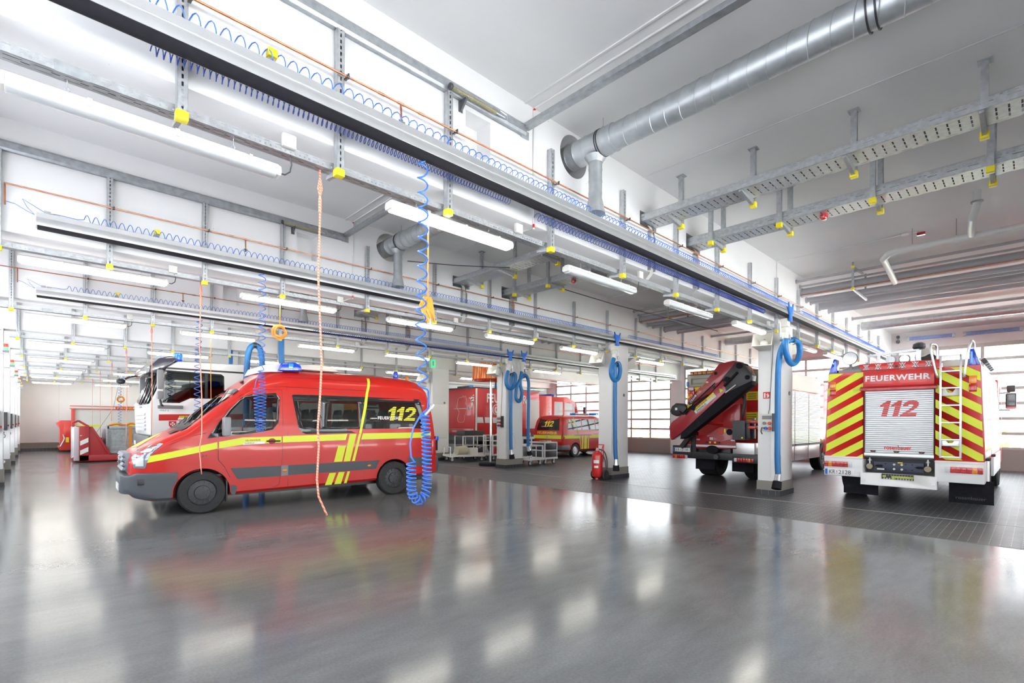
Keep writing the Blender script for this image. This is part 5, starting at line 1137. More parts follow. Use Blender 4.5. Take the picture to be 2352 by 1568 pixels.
def plate_de(par, y0, y1, z0, z1, x, body):
    """y1 is the left end as seen from behind"""
    MB().box(x-.012, x, y0, y1, z0, z1).build('number_plate', m_white, par, bevel=.003)
    f = lambda u, w: (x-.0135, y1-.004-u, z0+w)
    h = z1-z0
    patch('country_strip', [(0,.004),(.045,.004),(.045,h-.004),(0,h-.004)], f, m_bluep, par)
    a, b = body.split()
    lettering('plate_lettering', a, lambda u, w: f(.075+u, .022+w), .11, h-.044, m_text_k, par)
    patch('plate_seal', [(.205,.065),(.225,.065),(.225,.085),(.205,.085)], f, m_lens_r, par); patch('plate_seal', [(.205,.03),(.225,.03),(.225,.052),(.205,.052)], f, m_steel, par)
    lettering('plate_lettering', b, lambda u, w: f(.245+u, .022+w), .22, h-.044, m_text_k, par)
# ---------------------------------------------------------------- striped fire engine, seen from behind
T = thing('fire_engine', 'fire engine with red and lime diagonal stripes and a ladder on its back', 'fire engine', (12.3, 1.87, 0), 0)
sec = [(-1.25,.90),(-1.25,1.25),(-1.19,2.68),(1.19,2.68),(1.25,1.25),(1.25,.90)]
rear = MB(); rear.prism(sec, 'x', .0, 5.4)
rb = boolean(rear.mesh('c', m_red), [MB().box(-.1, .5, -.545, .545, .2, 2.27).mesh('c', m_red)])
while len(rb.materials) > 1: rb.materials.pop()
rb.polygons.foreach_set('material_index', [0]*len(rb.polygons)); link('superstructure', rb, T)
RR = lambda u, w: (-.004, u, w)
PL = [(.57,.925),(1.235,.925),(1.19,2.665),(.57,2.665)]; PR = [(-.57,.945),(-1.235,.945),(-1.185,2.66),(-.57,2.66)]
stripes('lime_stripe', PL, -.62, .292, .54, .05, RR, m_lime, T); stripes('lime_stripe', PR, .66, .292, .54, -.03, RR, m_lime, T)
MB().box(-.03, .0, -.555, .56, 2.36, 2.675).build('header_panel', m_red, T, bevel=.008); MB().prism([(-.02,2.275),(-.10,2.275),(-.10,2.33),(-.03,2.365)], 'y', -.60, .61).build('drip_ledge', m_dred, T, bevel=.006)
lettering('rear_lettering', 'FEUERWEHR', lambda u, w: (-.034, .53-u, 2.465+w), 1.03, .115, m_text_w, T, bold=.035)
sh = MB()
for i in range(31): z = 1.03+i*.04; sh.prism([(.02,z),(.008,z+.006),(.008,z+.034),(.02,z+.04)], 'y', -.53, .535)
sh.box(.02, .04, -.54, .545, 1.0, 2.28); sh.build('roller_shutter', mat('shutter_silver', (.66,.67,.69), .35, metal=.35), T)
for y in (-.55, .545): MB().box(-.012, .01, y-.006, y+.006, .99, 2.27).build('shutter_guide', m_blk2, T)
digits112('shutter_lettering', lambda u, w: (.002, .345-u, 1.75+w), .70, .315, m_text_r, T)
lettering('maker_lettering', 'rosenbauer', lambda u, w: (.001, .215-u, 1.095+w), .43, .09, m_text_r, T, bold=.025)
q = MB(); q.box(-.015, .02, -.55, .55, .955, 1.015); q.box(-.005, .02, -.55, .55, 1.02, 1.03); q.build('shutter_bar', m_alu, T, bevel=.004)
for y in (.40, .02, -.37): q = MB(); q.prism([(y-.05,1.075),(y+.05,1.075),(y+.03,1.035),(y-.03,1.035)], 'x', -.02, .01); q.build('shutter_latch', m_blk2, T, bevel=.004); MB().box(-.024, -.02, y-.015, y+.015, 1.045, 1.06).build('latch_button', m_red, T)
MB().box(.28, .32, -.56, .56, .40, .95).build('bay_wall', m_blk2, T); MB().box(-.0, .3, -.55, .55, .925, .95).build('bay_wall', m_blk2, T)
cp = MB(); cp.box(.05, .10, -.40, .40, .665, .85); cp.build('coupling_plate', mat('coupling_navy', (.035,.04,.075), .45), T, bevel=.01)
q = MB()
for y in (.32, -.32): q.prism([(y-.07,.735),(y+.02,.735),(y+.06,.76),(y+.02,.785),(y-.07,.785)], 'x', .045, .052)
for y in (-.22, -.12, .2): 
    for z in (.7, .81): q.cyl((.04,y,z), (.052,y,z), .011, n=8)
q.build('plate_holes', m_blk, T)
for y in (.06, -.06):
    for z in (.71, .80): MB().lathe([(.02,.03),(.02,.05)], (0, y, z), 'x', 14).build('bolt', m_offw, T)
MB().box(.035, .05, -.075, .005, .83, .85).build('yellow_pull', m_yel, T); MB().box(.04, .05, .22, .34, .685, .71).build('white_label', m_text_w, T)
for y in (.46, -.46): 
    q = MB(); q.lathe([(.02,.0),(.055,.0),(.06,.03),(.05,.06)], (0, y, .745), 'x', 20); q.build('hose_coupling', mat('brass_dull', (.24,.20,.13), .4, metal=.7), T); q = MB(); q.cyl((.03,y,.80), (.03,y,.93), .014, n=8); q.cyl((.04,y-.03,.87), (.04,y+.03,.87), .02, n=8); q.build('coupling_arm', m_alu, T)
lw = boolean(MB().box(-.06, .14, -.60, .60, .37, .61).mesh('c', m_white), [MB().box(-.2, .08, -.26, .27, .50, .70).mesh('c', m_white)]); lw.materials.clear(); lw.materials.append(m_white); link('step_box', lw, T)
MB().box(.07, .081, -.258, .268, .50, .605).build('chain_tray', m_blk2, T)
ch = MB()
for i in range(22): y = -.24+i*.022; ch.lathe([(.013,-.004),(.016,0),(.013,.004)], (.05, y, .585-.07*(i % 2)), 'x' if i % 2 else 'y', 10)
ch.build('snow_chain', m_steel, T); MB().box(.02, .03, -.245, .10, .535, .575).build('lime_strap', mat('lime_strap', (.42,.46,.08), .6), T); MB().cbox((.0,.075,.50), (.012,.035,.12), Matrix.Rotation(.25, 4, 'X')).build('lime_strap', MATS['lime_strap'], T); MB().box(.02, .03, .19, .245, .54, .58).build('lime_strap', MATS['lime_strap'], T)
for y in (.55, -.55): MB().box(-.075, -.06, y-.03, y+.03, .45, .48).build('box_latch', m_alu, T)
for s, z0 in ((1, .51), (-1, .525)):
    a, b = sorted((s*.565, s*1.255)); MB().box(-.05, .35, a, b, z0, .915).build('corner_bumper', m_white, T, bevel=.02); MB().box(-.055, .3, a, b, .875, .925).build('bumper_rail', m_white, T, bevel=.01)
tail_lamp(T, .74, 1.245, .70, .81, -.05, True) if False else None
tail_lamp(T, .745, 1.245, .705, .815, -.05, True); tail_lamp(T, -1.235, -.715, .71, .82, -.05, False)
plate_de(T, .70, 1.235, .53, .655, -.052, 'KR 2128')
for y0, y1 in ((.36,.97), (-1.36,-.74)): MB().box(.28, .30, y0, y1, .13, .56).build('mud_flap', m_blk, T, bevel=.004)
lettering('flap_lettering', 'rosenbauer', lambda u, w: (.277, -.84-u, .20+w), .42, .06, m_dgrey, T)
for y in (1.105, -1.09): MB().box(-.03, 0, y-.055, y+.055, 2.345, 2.49).build('amber_lamp', m_lens_o, T, bevel=.012); MB().box(-.03, 0, y-.055, y+.055, 2.195, 2.335).build('red_lamp', m_lens_r, T, bevel=.012)
rbm = MB(); rbm.box(-.01, .12, -.63, .64, 2.69, 2.83); rbm.build('roof_beam', m_red, T, bevel=.008)
for y in (.52, .32, .12, -.07, -.27, -.47):
    f = lambda u, w, y=y: (-.0125, y+.055-u, 2.71+w)
    for pts in ([(0,0),(.03,0),(.11,.10),(.08,.10)], [(.08,0),(.11,0),(.03,.10),(0,.10)], [(.015,0),(.095,0),(.075,.03),(.035,.03)], [(.015,.10),(.095,.10),(.075,.07),(.035,.07)]): patch('reflector', pts, f, mat('silver_foil', (.62,.60,.60), .3, metal=.4), T)
MB().lathe([(.025,-.02),(.025,.0)], (-.01, .02, 2.745), 'x', 14).build('camera_eye', m_blk2, T)
ld = MB()
for y in (-.655, -.935): ld.box(-.15, -.115, y-.016, y+.016, .98, 2.88)
ld.build('ladder_rail', m_alu, T, bevel=.004)
for i, z in enumerate((1.0, 1.32, 1.635, 1.955, 2.275, 2.585)): MB().box(-.147, -.118, -.93, -.66, z-.014, z+.014).build('ladder_rung', m_alu, T, bevel=.004)
MB().box(-.15, -.10, -.935, -.655, 2.83, 2.875).build('ladder_top', m_alu, T, bevel=.004)
for z in (2.13, 1.20): 
    MB().prism([(-.67,z),(-.92,z),(-.92,z+.13),(-.86,z+.13),(-.82,z+.06),(-.76,z+.06),(-.72,z+.13),(-.67,z+.13)], 'x', -.11, -.01).build('ladder_bracket', m_offw if z > 2 else m_alu, T, bevel=.006)
for p in ([(-.03,-.60,2.49),(-.14,-.60,2.52),(-.16,-.53,2.9),(-.14,-.51,3.08),(-.02,-.53,3.12),(.22,-.56,3.08),(.25,-.57,2.7)], [(-.03,-.98,2.48),(-.14,-.98,2.51),(-.16,-1.03,2.9),(-.13,-1.07,3.09),(-.0,-1.08,3.12),(.2,-1.09,3.06),(.22,-1.09,2.7)]): MB().tube(hose_pts([V(x) for x in p]), .019, 10).build('handrail', m_alu, T)
for s in (1, -1):
    MB().prism([(s*1.19,2.68),(s*1.10,2.98),(s*1.05,2.98),(s*1.03,2.68)], 'x', -.01, .18).build('blue_beacon', m_lens_b, T, bevel=.012); MB().box(-.014, -.008, min(s*1.055,s*1.085), max(s*1.055,s*1.085), 2.72, 2.93).build('beacon_light', m_lens_bl, T)
    MB().sph((.05, s*1.10, 2.80), .045, 8).build('beacon_reflector', m_lens_bl, T)
q = MB(); q.lathe([(.02,.22),(.10,.14),(.135,.02),(.135,-.02)], (0, .80, 2.97), 'x', 28); q.build('searchlight', m_blk2, T); MB().lathe([(.125,-.024),(.125,-.01),(.06,.03)], (0, .80, 2.97), 'x', 28).build('searchlight_lens', m_chrome, T)
q = MB(); q.bar((.05,.80,2.68), (.05,.80,2.86), .05, .05); q.box(-.02, .4, .6, 1.0, 2.68, 2.74); q.prism([(.98,2.74),(.62,2.84),(.62,2.74)], 'x', .05, .35); q.build('searchlight_mount', m_mgrey, T)
q = MB(); q.box(.5, .75, -.1, .26, 2.86, 3.02); q.bar((.6,.08,2.68), (.6,.08,2.88), .08, .08); q.build('floodlight', m_white, T, bevel=.04)
for y in (.20, -.03): MB().lathe([(.08,.48),(.085,.5),(.05,.53)], (0, y, 2.93), 'x', 22).build('floodlight_lens', m_chrome, T); MB().lathe([(.095,.49),(.095,.53)], (0, y, 2.93), 'x', 22, False).build('floodlight_ring', m_blk2, T)
q = MB(); q.lathe([(.02,-.30),(.16,-.22),(.19,-.05),(.19,.1),(.12,.25)], (1.3, -.28, 3.02), 'x', 20); q.build('monitor_cover', m_offw, T); q = MB(); q.bar((.6,.62,3.05), (.6,-.25,3.12), .05, .05); q.bar((.6,.42,2.68), (.6,.42,3.06), .05, .04); q.bar((.6,-.24,2.68), (.6,-.24,3.1), .08, .06); q.build('monitor_frame', m_alu, T)
MB().lathe([(.09,3.12),(.11,3.15),(.10,3.22),(.05,3.25)], (.6,-.25,0), 'z', 16).build('monitor_head', m_blk2, T); MB().lathe([(.12,1.0),(.17,1.05),(.17,1.3)], (0,-.33,2.9), 'x', 16).build('monitor_base', m_blk2, T)
MB().box(.05, 5.2, -1.13, -.66, 2.68, 2.80).build('roof_locker', m_offw, T, bevel=.02); MB().box(.3, 5.2, .66, 1.13, 2.68, 2.76).build('roof_locker', m_offw, T, bevel=.02)
for sgn in (-1, 1):
    def SD(u, w, s=sgn): return (u, s*((1.25-.06*max(0, (w-1.25)/1.43))+.004), w)
    for x0, x1 in ((.10,1.85), (2.05,3.75), (3.95,5.3)): patch('side_shutter', [(x0,.98),(x1,.98),(x1,2.42),(x0,2.42)], SD, MATS['shutter_silver'], T); patch('shutter_seal', [(x0-.06,.98),(x0-.02,.98),(x0-.02,2.46),(x0-.06,2.46)], SD, m_blk2, T)
    patch('side_band', [(.0,2.46),(5.38,2.46),(5.38,2.67),(.0,2.67)], SD, m_offw, T)
    for x0 in (1.87, 3.77):
        for z in (1.3, 1.7, 2.1): patch('red_triangle', [(x0,z),(x0+.16,z+.10),(x0+.16,z-.10)], SD, m_red, T)
    MB().box(.35, 1.0, min(sgn*.95,sgn*1.27), max(sgn*.95,sgn*1.27), .50, .95).build('side_skirt', m_white, T, bevel=.02); MB().box(2.5, 5.3, min(sgn*.95,sgn*1.27), max(sgn*.95,sgn*1.27), .50, .95).build('side_skirt', m_white, T, bevel=.02)
    q = MB()
    for x in (.15, .3, .45, 1.9, 2.1): q.cyl((x, sgn*1.24, .965), (x, sgn*1.31, .965), .025, n=8)
    q.build('latch_row', m_blk2, T)
    truck_wheel(T, 1.75, sgn*1.05, .56, .36, sgn); truck_wheel(T, 5.9, sgn*1.06, .56, .34, sgn)
    for i in range(5): MB().cbox((.5+.45*i, sgn*1.22, 2.78), (.16,.07,.10), Matrix.Rotation(.6*sgn, 4, 'X')).build('scene_light', m_dgrey, T, bevel=.01)
    q = MB(); q.bar((6.6, sgn*1.15, 2.45), (6.7, sgn*1.40, 2.47), .03, .03); q.bar((6.6, sgn*1.15, 2.0), (6.7, sgn*1.40, 2.0), .03, .03); q.build('mirror_arm', m_blk2, T)
    MB().cbox((6.7, sgn*1.42, 2.24), (.09,.21,.42)).build('mirror', m_blk2, T, bevel=.03); MB().cbox((6.7, sgn*1.42, 2.57), (.10,.17,.18)).build('mirror', m_blk2, T, bevel=.03); MB().cbox((6.655, sgn*1.42, 2.27), (.01,.16,.30)).build('mirror_glass', m_dark, T); MB().cbox((6.64, sgn*1.42, 2.06), (.02,.18,.06)).build('mirror_reflector', m_lens_r, T)
q = MB(); q.prism([(5.45,.55),(5.45,2.75),(7.2,2.75),(7.45,2.4),(7.6,1.5),(7.6,.55)], 'y', -1.22, 1.22); q.build('cab', m_red, T, bevel=.05)
for s in (-1, 1): patch('cab_window', [(5.9,1.55),(6.9,1.55),(6.75,2.4),(5.9,2.4)], lambda u, w, s=s: (u, s*1.226, w), m_dark, T); patch('cab_stripe', [(5.5,1.0),(7.4,1.0),(7.4,1.15),(5.5,1.15)], lambda u, w, s=s: (u, s*1.226, w), m_lime, T)
MB().box(.3, 7.2, -.5, .5, .45, .85).build('chassis', m_blk2, T); MB().cyl((1.75,-1.0,.56), (1.75,1.0,.56), .10, n=12).build('axle', m_blk2, T)
# ---------------------------------------------------------------- crane truck
K = thing('crane_truck', 'red truck with a folded loading crane, left of the nearest column', 'crane truck', (13.5, 6.3, 0), 0)
def kp(name, poly, x0, x1, m, bev=.012, ink=None): return MB().prism(poly, 'x', x0, x1).build(name, m, K if ink is None else ink, bevel=bev)
body = MB(); body.box(1.3, 6.2, -1.25, 1.25, .95, 3.14); body.build('body', m_red, K, bevel=.02)
MB().box(1.28, 1.31, -1.24, 1.24, 2.74, 3.11).build('tread_plate', mat('tread_plate', (.36,.34,.28), .4, metal=.6, bump=.5, bscale=90), K)
for i in range(6): MB().box(1.2, 1.32, 1.05-.135*i-.045, 1.05-.135*i+.055, 3.10, 3.19).build('amber_lamp', m_lens_o, K, bevel=.01)
q = MB(); q.box(1.18, 1.34, .3, 1.14, 3.09, 3.105); q.box(1.18, 1.34, .3, 1.14, 3.185, 3.20); q.build('lamp_bar', m_blk2, K)
q = MB(); q.bar((1.25,1.08,2.83), (1.25,.25,2.83), .025, .025); q.bar((1.25,1.08,2.98), (1.25,.25,2.98), .025, .025); q.bar((1.25,1.08,2.80), (1.25,1.08,3.0), .025, .025); q.build('rear_rail', m_mgrey, K)
stripes('lime_stripe', [(.62,1.6),(1.24,1.6),(1.24,2.72),(.62,2.72)], -.9, .34, .5, .1, lambda u, w: (1.294, u, w), m_lemon, K)
q = MB(); q.box(1.22, 1.30, .98, 1.18, 2.45, 2.68); q.build('rear_lamp_unit', m_lens_r, K, bevel=.03); MB().box(1.21, 1.30, 1.0, 1.16, 2.62, 2.72).build('clear_lamp', m_lens_w, K, bevel=.02); MB().box(1.20, 1.3, 1.02, 1.14, 2.42, 2.52).build('amber_lamp', m_lens_o, K, bevel=.02)
MB().box(1.24, 1.29, 1.19, 1.25, 2.75, 2.9).build('blue_lamp', m_lens_bl, K, bevel=.01)
for p in ([-.88,-.56,2.27,2.52], [-.88,-.50,1.68,1.93]): 
    patch('yellow_sticker', [(p[0],p[2]),(p[1],p[2]),(p[1],p[3]),(p[0],p[3])], lambda u, w: (1.293, u, w), m_lemon, K)
    for i in range(3): patch('sticker_line', [(p[0]+.04,p[2]+.05+i*.06),(p[1]-.04,p[2]+.05+i*.06),(p[1]-.04,p[2]+.065+i*.06),(p[0]+.04,p[2]+.065+i*.06)], lambda u, w: (1.290, u, w), m_text_k, K)
boom = kp('lower_boom', [(1.08,1.5),(.98,1.65),(-.1,2.37),(-.5,2.76),(-.6,2.47),(.68,1.34),(1.01,1.11)], -.13, .13, m_dred, .02)
kp('boom_rail', [(.68,1.34),(-.6,2.42),(-1.26,2.71),(-1.26,2.60),(.52,1.23),(.71,1.15)], -.16, .16, m_blk, .01)
kp('knuckle_arm', [(.54,2.14),(-.36,3.23),(-.74,3.28),(-.93,3.23),(-.5,2.84),(-.1,2.41),(.34,2.22)], -.06, .22, m_dred, .03)
kp('boom_head', [(-.5,2.84),(-.85,3.24),(-.99,3.15),(-1.09,3.10),(-1.26,2.84),(-1.23,2.66),(-.6,2.39)], -.15, .17, m_blk2, .03)
q = MB(); q.cyl((-.2,-.62,2.78), (.25,-.62,2.78), .07, n=16); q.cyl((-.2,-.95,3.12), (.25,-.95,3.12), .08, n=16); q.cyl((-.18,-1.15,2.8), (.22,-1.15,2.8), .06, n=16); q.bar((-.17,-.55,2.6), (-.17,-.9,2.95), .05, .05); q.build('boom_pins', m_blk, K)
q = MB(); q.bar((-.17,-.58,2.42), (-.17,-.86,2.62), .02, .03); q.build('bright_rod', m_offw, K)
q = MB(); q.tube([(0,-1.12,3.10),(-.02,-1.2,3.05),(0,-1.25,2.92),(.02,-1.18,2.9),(0,-1.1,3.02)], .014, 6); q.build('lifting_hook', m_org, K)
kp('hydraulic_motor', [(1.04,1.97),(.98,2.10),(.86,2.19),(.58,2.15),(.52,2.02),(.62,1.9),(.86,1.80),(1.0,1.86)], -.16, .18, m_blk2, .05)
MB().box(-.165, -.155, .80, .87, 1.98, 2.05).build('motor_label', m_white, K)
q = MB(); q.tube(hose_pts([(-.17,.72,1.95),(-.2,.6,1.86),(-.18,.5,1.95),(-.17,.3,2.1),(-.17,-.1,2.38)]), .02, 8); q.tube(hose_pts([(-.16,.55,1.85),(-.17,.3,2.16),(-.16,-.3,2.70)]), .018, 8); q.build('hydraulic_hose', m_blk, K)
q = MB(); q.cyl((-.14,.28,2.02), (-.16,.28,2.02), .001); q.prism([(.30,1.95),(.38,2.0),(.33,2.1),(.26,2.06)], 'x', -.18, -.14); q.build('hose_bracket', m_blk, K)
MB().cyl((-.065,-.27,2.97), (-.055,-.27,2.97), .045, n=20).build('pivot_hole', m_blk, K); MB().cyl((-.075,-.22,2.6), (-.055,-.22,2.6), .04, n=16).build('pivot_pin', m_blk2, K)
ca, sa = .57, .46; L0 = math.hypot(ca, sa); ca /= L0; sa /= L0
def BF(u, w): return (-.134, .25-u*ca-w*sa*0-w*.55*0-(-w*sa if False else 0)+0*w - 0 + (-w*-sa), 2.0+u*sa+w*ca - .13)
patch('boom_sticker', [(0,.0),(.74,.0),(.74,.075),(0,.075)], BF, m_text_w, K); patch('boom_sticker', [(0,.075),(.74,.075),(.74,.145),(0,.145)], BF, m_lemon, K)
BF2 = lambda u, w: (lambda p: (p[0]-.003, p[1], p[2]))(BF(u, w))
lettering('boom_lettering', 'FEUERWEHR', lambda u, w: BF2(.03+u, .085+w), .46, .05, m_text_k, K, bold=.02); lettering('boom_lettering', 'KREFELD', lambda u, w: BF2(.06+u, .012+w), .34, .05, m_text_k, K, bold=.02)
for u in (.56, .63, .69): patch('sticker_flash', [(u,.08),(u+.02,.08),(u+.04,.14),(u+.02,.14)], BF2, m_yel, K)
da, db = -.28*1.0, .33; L1 = math.hypot(.9, 1.09); ca2, sa2 = .9/L1, 1.09/L1
def AF(u, w): return (-.066, .45-u*ca2+w*sa2, 2.12+u*sa2+w*ca2)
patch('arm_sign', [(-.02,.0),(.33,.0),(.33,.10),(-.02,.10)], AF, m_text_k, K); AF2 = lambda u, w: (lambda p: (p[0]-.003, p[1], p[2]))(AF(u, w))
lettering('arm_lettering', 'CRANE', lambda u, w: AF2(.06+u, .02+w), .26, .06, m_text_w, K, bold=.02); patch('arm_sign', [(-.12,.0),(-.02,.0),(-.02,.10),(-.12,.10)], AF2, m_yel, K); lettering('arm_lettering', 'ER', lambda u, w: (lambda p: (p[0]-.003, p[1], p[2]))(AF2(-.11+u, .02+w)), .07, .06, m_text_k, K)
lettering('arm_lettering', 'PK16502', lambda u, w: AF2(.42+u, .03+w), .34, .07, mat('gold_foil', (.60,.36,.10), .4), K); lettering('arm_lettering', 'PERFORMANCE', lambda u, w: AF2(.42+u, -.02+w), .34, .03, MATS['gold_foil'], K)
patch('warning_triangle', [(-.42,2.42),(-.52,2.50),(-.40,2.55)], lambda u, w: (-.134, u, w), m_yel, K)
kp('crane_column', [(-.33,1.87),(-.67,2.14),(-.80,2.14),(-.80,1.48),(-.34,1.48)], .25, .7, m_dred, .02); MB().cyl((.45,-.50,1.2), (.45,-.50,1.75), .14, n=20).build('slewing_post', m_blk2, K)
kp('crane_base', [(.46,1.25),(.13,1.30),(-.11,1.44),(-.22,1.50),(-.64,1.48),(-.69,.91),(.44,.88)], .28, .5, m_dred, .012)
patch('white_stripe', [(.45,.935),(.45,.995),(-.685,.995),(-.685,.94)], lambda u, w: (.276, u, w), m_text_w, K)
for y, r, m in ((-.27,.085,m_red), (-.51,.085,m_blk)): MB().lathe([(r,.27),(r,.285)], (0, y, 1.37), 'x', 24).build('base_hole', m, K); 
MB().lathe([(.09,.272),(.098,.285)], (0,-.51,1.37), 'x', 24).build('hole_rim', m_dred, K)
MB().box(.27, .29, -.40, -.36, 1.35, 1.45).build('yellow_tag', m_yel, K)
for y, m in ((.14,m_blk2), (.02,m_yel), (-.12,m_yel), (-.22,m_blk2)): MB().cyl((.24,y,1.07), (.29,y,1.07), .028, n=12).build('air_coupling', m, K)
MB().box(.26,.29,-.06,.04,1.14,1.21).build('lashing_eye', m_steel, K)
for y in (.38, -.6): MB().box(.27, .29, y-.05, y+.05, 1.12, 1.16).build('base_slot', m_steel, K)
q = MB(); q.lathe([(.17,-.05),(.19,0),(.19,.08),(.12,.14)], (0,0,0), 'x', 24); q.v = [(a+.3, b*1.0-.03, c*.62+.87) for a, b, c in q.v]; q.build('rubber_buffer', m_blk, K)
q = MB(); q.box(.15, .5, -.97, -.64, 1.16, 1.68); q.build('control_box', m_dgrey, K, bevel=.015); MB().box(.20, .45, -1.08, -.96, 1.20, 1.62).build('valve_block', m_blk2, K, bevel=.02); MB().cyl((.14,-.90,1.22), (.155,-.90,1.22), .025, n=12).build('yellow_knob', m_yel, K)
for z in (1.65, 1.5): MB().cbox((.3,-1.15,z), (.3,.2,.09)).build('red_valve', m_red, K, bevel=.02)
MB().bar((.4,-1.1,1.2), (.4,-1.1,1.75), .08, .08).build('valve_post', m_blk2, K); MB().bar((.3,.9,.9), (.3,.62,1.25), .14, .12).build('stabiliser_arm', m_blk2, K); MB().bar((.5,.6,.6), (.5,.6,1.35), .16, .16).build('stabiliser_leg', m_blk2, K); q = MB(); q.tube(hose_pts([(.4,-.75,1.7),(.4,-.82,1.9),(.4,-.85,2.3),(.4,-.6,2.4)]), .05, 10); q.build('exhaust_pipe', m_blk2, K)
MB().cyl((.45,.35,1.62),(.45,-.4,1.62), .06, n=14).build('red_tube', m_red, K)
MB().box(.30, .60, -1.16, -.59, .77, 1.08).build('silver_box', m_alu, K, bevel=.01)
q = MB(); q.box(.38, .6, -1.22, .78, .58, .78); q.box(.36, .5, .64, 1.22, .68, .95); q.box(.36, .5, -1.22, -.55, .53, .72); q.box(.5, 6.5, -.45, .45, .6, .95); q.build('underrun_frame', m_blk2, K, bevel=.01)
MB().cyl((.30,-.12,.66), (.4,-.12,.66), .07, n=18).build('tow_eye', m_dgrey, K)
plate_de(K, .66, 1.18, .765, .88, .35, 'KR 2130'); tail_lamp(K, .74, 1.21, .565, .665, .36, True); tail_lamp(K, -1.12, -.61, .56, .66, .36, False)
for y0, y1 in ((.25,.85), (-.85,-.25)): MB().box(1.08, 1.10, y0, y1, .22, .6).build('mud_flap', m_blk, K)
for s in (-1, 1):
    truck_wheel(K, 1.75, s*.62 if s > 0 else -.75, .52, .56, s, m_blk2); truck_wheel(K, 6.4, s*1.05, .52, .32, s)
    y = s*1.256
    for x0, x1 in ((1.9,3.15), (3.2,4.5), (4.55,5.75)): 
        q = MB()
        for i in range(34): z = .98+i*.047; q.prism([(y,z),(y+s*.010,z+.008),(y+s*.010,z+.039),(y,z+.047)], 'x', x0, x1)
        q.build('side_shutter', MATS['shutter_silver'], K); MB().box(x0, x1, min(y,y+s*.03), max(y,y+s*.03), .93, .97).build('shutter_bar', m_dgrey, K)
        MB().box(x0, x1, min(y-s*.1,y), max(y-s*.1,y), .48, .92).build('side_locker', mat('pinkish_silver', (.55,.47,.49), .3, metal=.5), K, bevel=.01)
    MB().box(1.9, 5.75, min(y,y+s*.02), max(y,y+s*.02), 2.62, 3.12).build('side_panel', m_offw, K, bevel=.01)
q = MB(); q.prism([(6.25,.6),(6.25,3.0),(8.0,3.0),(8.3,1.8),(8.35,.6)], 'y', -1.22, 1.22); q.build('cab', m_red, K, bevel=.06)
MB().lathe([(.05,3.14),(.06,3.18),(.06,3.30),(.04,3.32)], (1.5,-.95,0), 'z', 16).build('amber_beacon', m_lens_o, K)
MB().lathe([(.05,3.0),(.06,3.2),(.05,3.25)], (6.6,-.9,0), 'z', 16).build('blue_beacon', m_lens_b, K)
# ---------------------------------------------------------------- small red rescue van
S = Body(zb=[(0,.42),(.2,.30),(4.6,.30),(4.8,.40)], zt=[(0,.98),(.03,1.18),(.10,1.50),(.18,1.78),(.26,1.89),(.40,1.93),(1.5,1.95),(2.9,1.94),(3.2,1.88),(3.5,1.66),(3.8,1.38),(3.95,1.25),(4.4,1.12),(4.7,.95),(4.8,.80)], hw=[(0,.86),(.1,.90),(.4,.915),(4.2,.91),(4.6,.86),(4.8,.70)], rc=[(0,.10),(.3,.15),(3,.16),(3.8,.12),(4.8,.1)], yc=.92, tum=.10, zk=1.0, zr=.9)
s_ = thing('rescue_van', 'small red fire service van with black windows and lime band, behind the second column', 'van', (17.35, 14.86, 0), .02)
sm = S.mesh('body', m_red, [0,.03,.06,.1,.14,.18,.22,.26,.32,.4,.6,.9,1.4,2,2.6,2.9,3.05,3.2,3.35,3.5,3.65,3.8,3.95,4.2,4.4,4.6,4.7,4.8])
sm = boolean(sm, [MB().cyl((.98,-.1,.32),(.98,.25,.32), .36, n=32).mesh('c', m_red), MB().cyl((3.9,-.1,.32),(3.9,.25,.32), .36, n=32).mesh('c', m_red), MB().cyl((.98,1.6,.32),(.98,2,.32), .36, n=32).mesh('c', m_red)])
while len(sm.materials) > 1: sm.materials.pop()
sm.polygons.foreach_set('material_index', [0]*len(sm.polygons)); sm.polygons.foreach_set('use_smooth', [True]*len(sm.polygons)); sm.set_sharp_from_angle(angle=math.radians(32)); link('body', sm, s_)
def xr(z): 
    T2 = [(.3,0),(.98,0),(1.18,.03),(1.50,.10),(1.78,.18),(1.89,.26)]; return interp(T2, z)
SR = lambda u, w: (xr(w)-.008, .92-u, w); SN = lambda u, w: S.near(u, w, .005); SN2 = lambda u, w: S.near(u, w, .009); SR2 = lambda u, w: (xr(w)-.013, .92-u, w)
patch('rear_window', [(-.70,1.25),(.70,1.25),(.60,1.80),(-.60,1.80)], SR, m_dark, s_, 0, 8)
digits112('window_lettering', lambda u, w: SR2(-.30+u, 1.42+w), .64, .27, m_lemon, s_, n=0); lettering('window_lettering', 'FEUERWEHR', lambda u, w: SR2(-.42+u, 1.40+w), .36, .05, m_text_w, s_)
patch('rear_stripe', [(-.86,.86),(.86,.86),(.86,1.02),(-.86,1.02)], SR, m_lime, s_, 0, 2); lettering('rear_lettering', 'FEUERWEHR', lambda u, w: SR2(-.62+u, 1.07+w), 1.22, .12, m_lemon, s_, bold=.02)
patch('badge', [(-.05,.90),(.05,.90),(.05,.98),(-.05,.98)], SR2, m_chrome, s_); MB().box(-.03, .0, .65, 1.18, .66, .77).build('number_plate', m_white, s_); patch('plate_recess', [(-.36,.64),(.30,.64),(.30,.82),(-.36,.82)], SR, m_dred, s_); lettering('plate_lettering', 'KR 2142', lambda u, w: (-.034, 1.14-u, .685+w), .42, .065, m_text_k, s_)
for a in (-.88, .70): patch('tail_lamp', [(a,.50),(a+.18,.50),(a+.18,.72),(a,.72)], SR2, m_lens_r, s_); 
MB().prism([(-.06,.36),(-.06,.56),(.32,.58),(.52,.60),(.58,.36)], 'y', -.01, 1.85).build('rear_bumper', mat('van_bumper', (.13,.14,.16), .5), s_, bevel=.03)
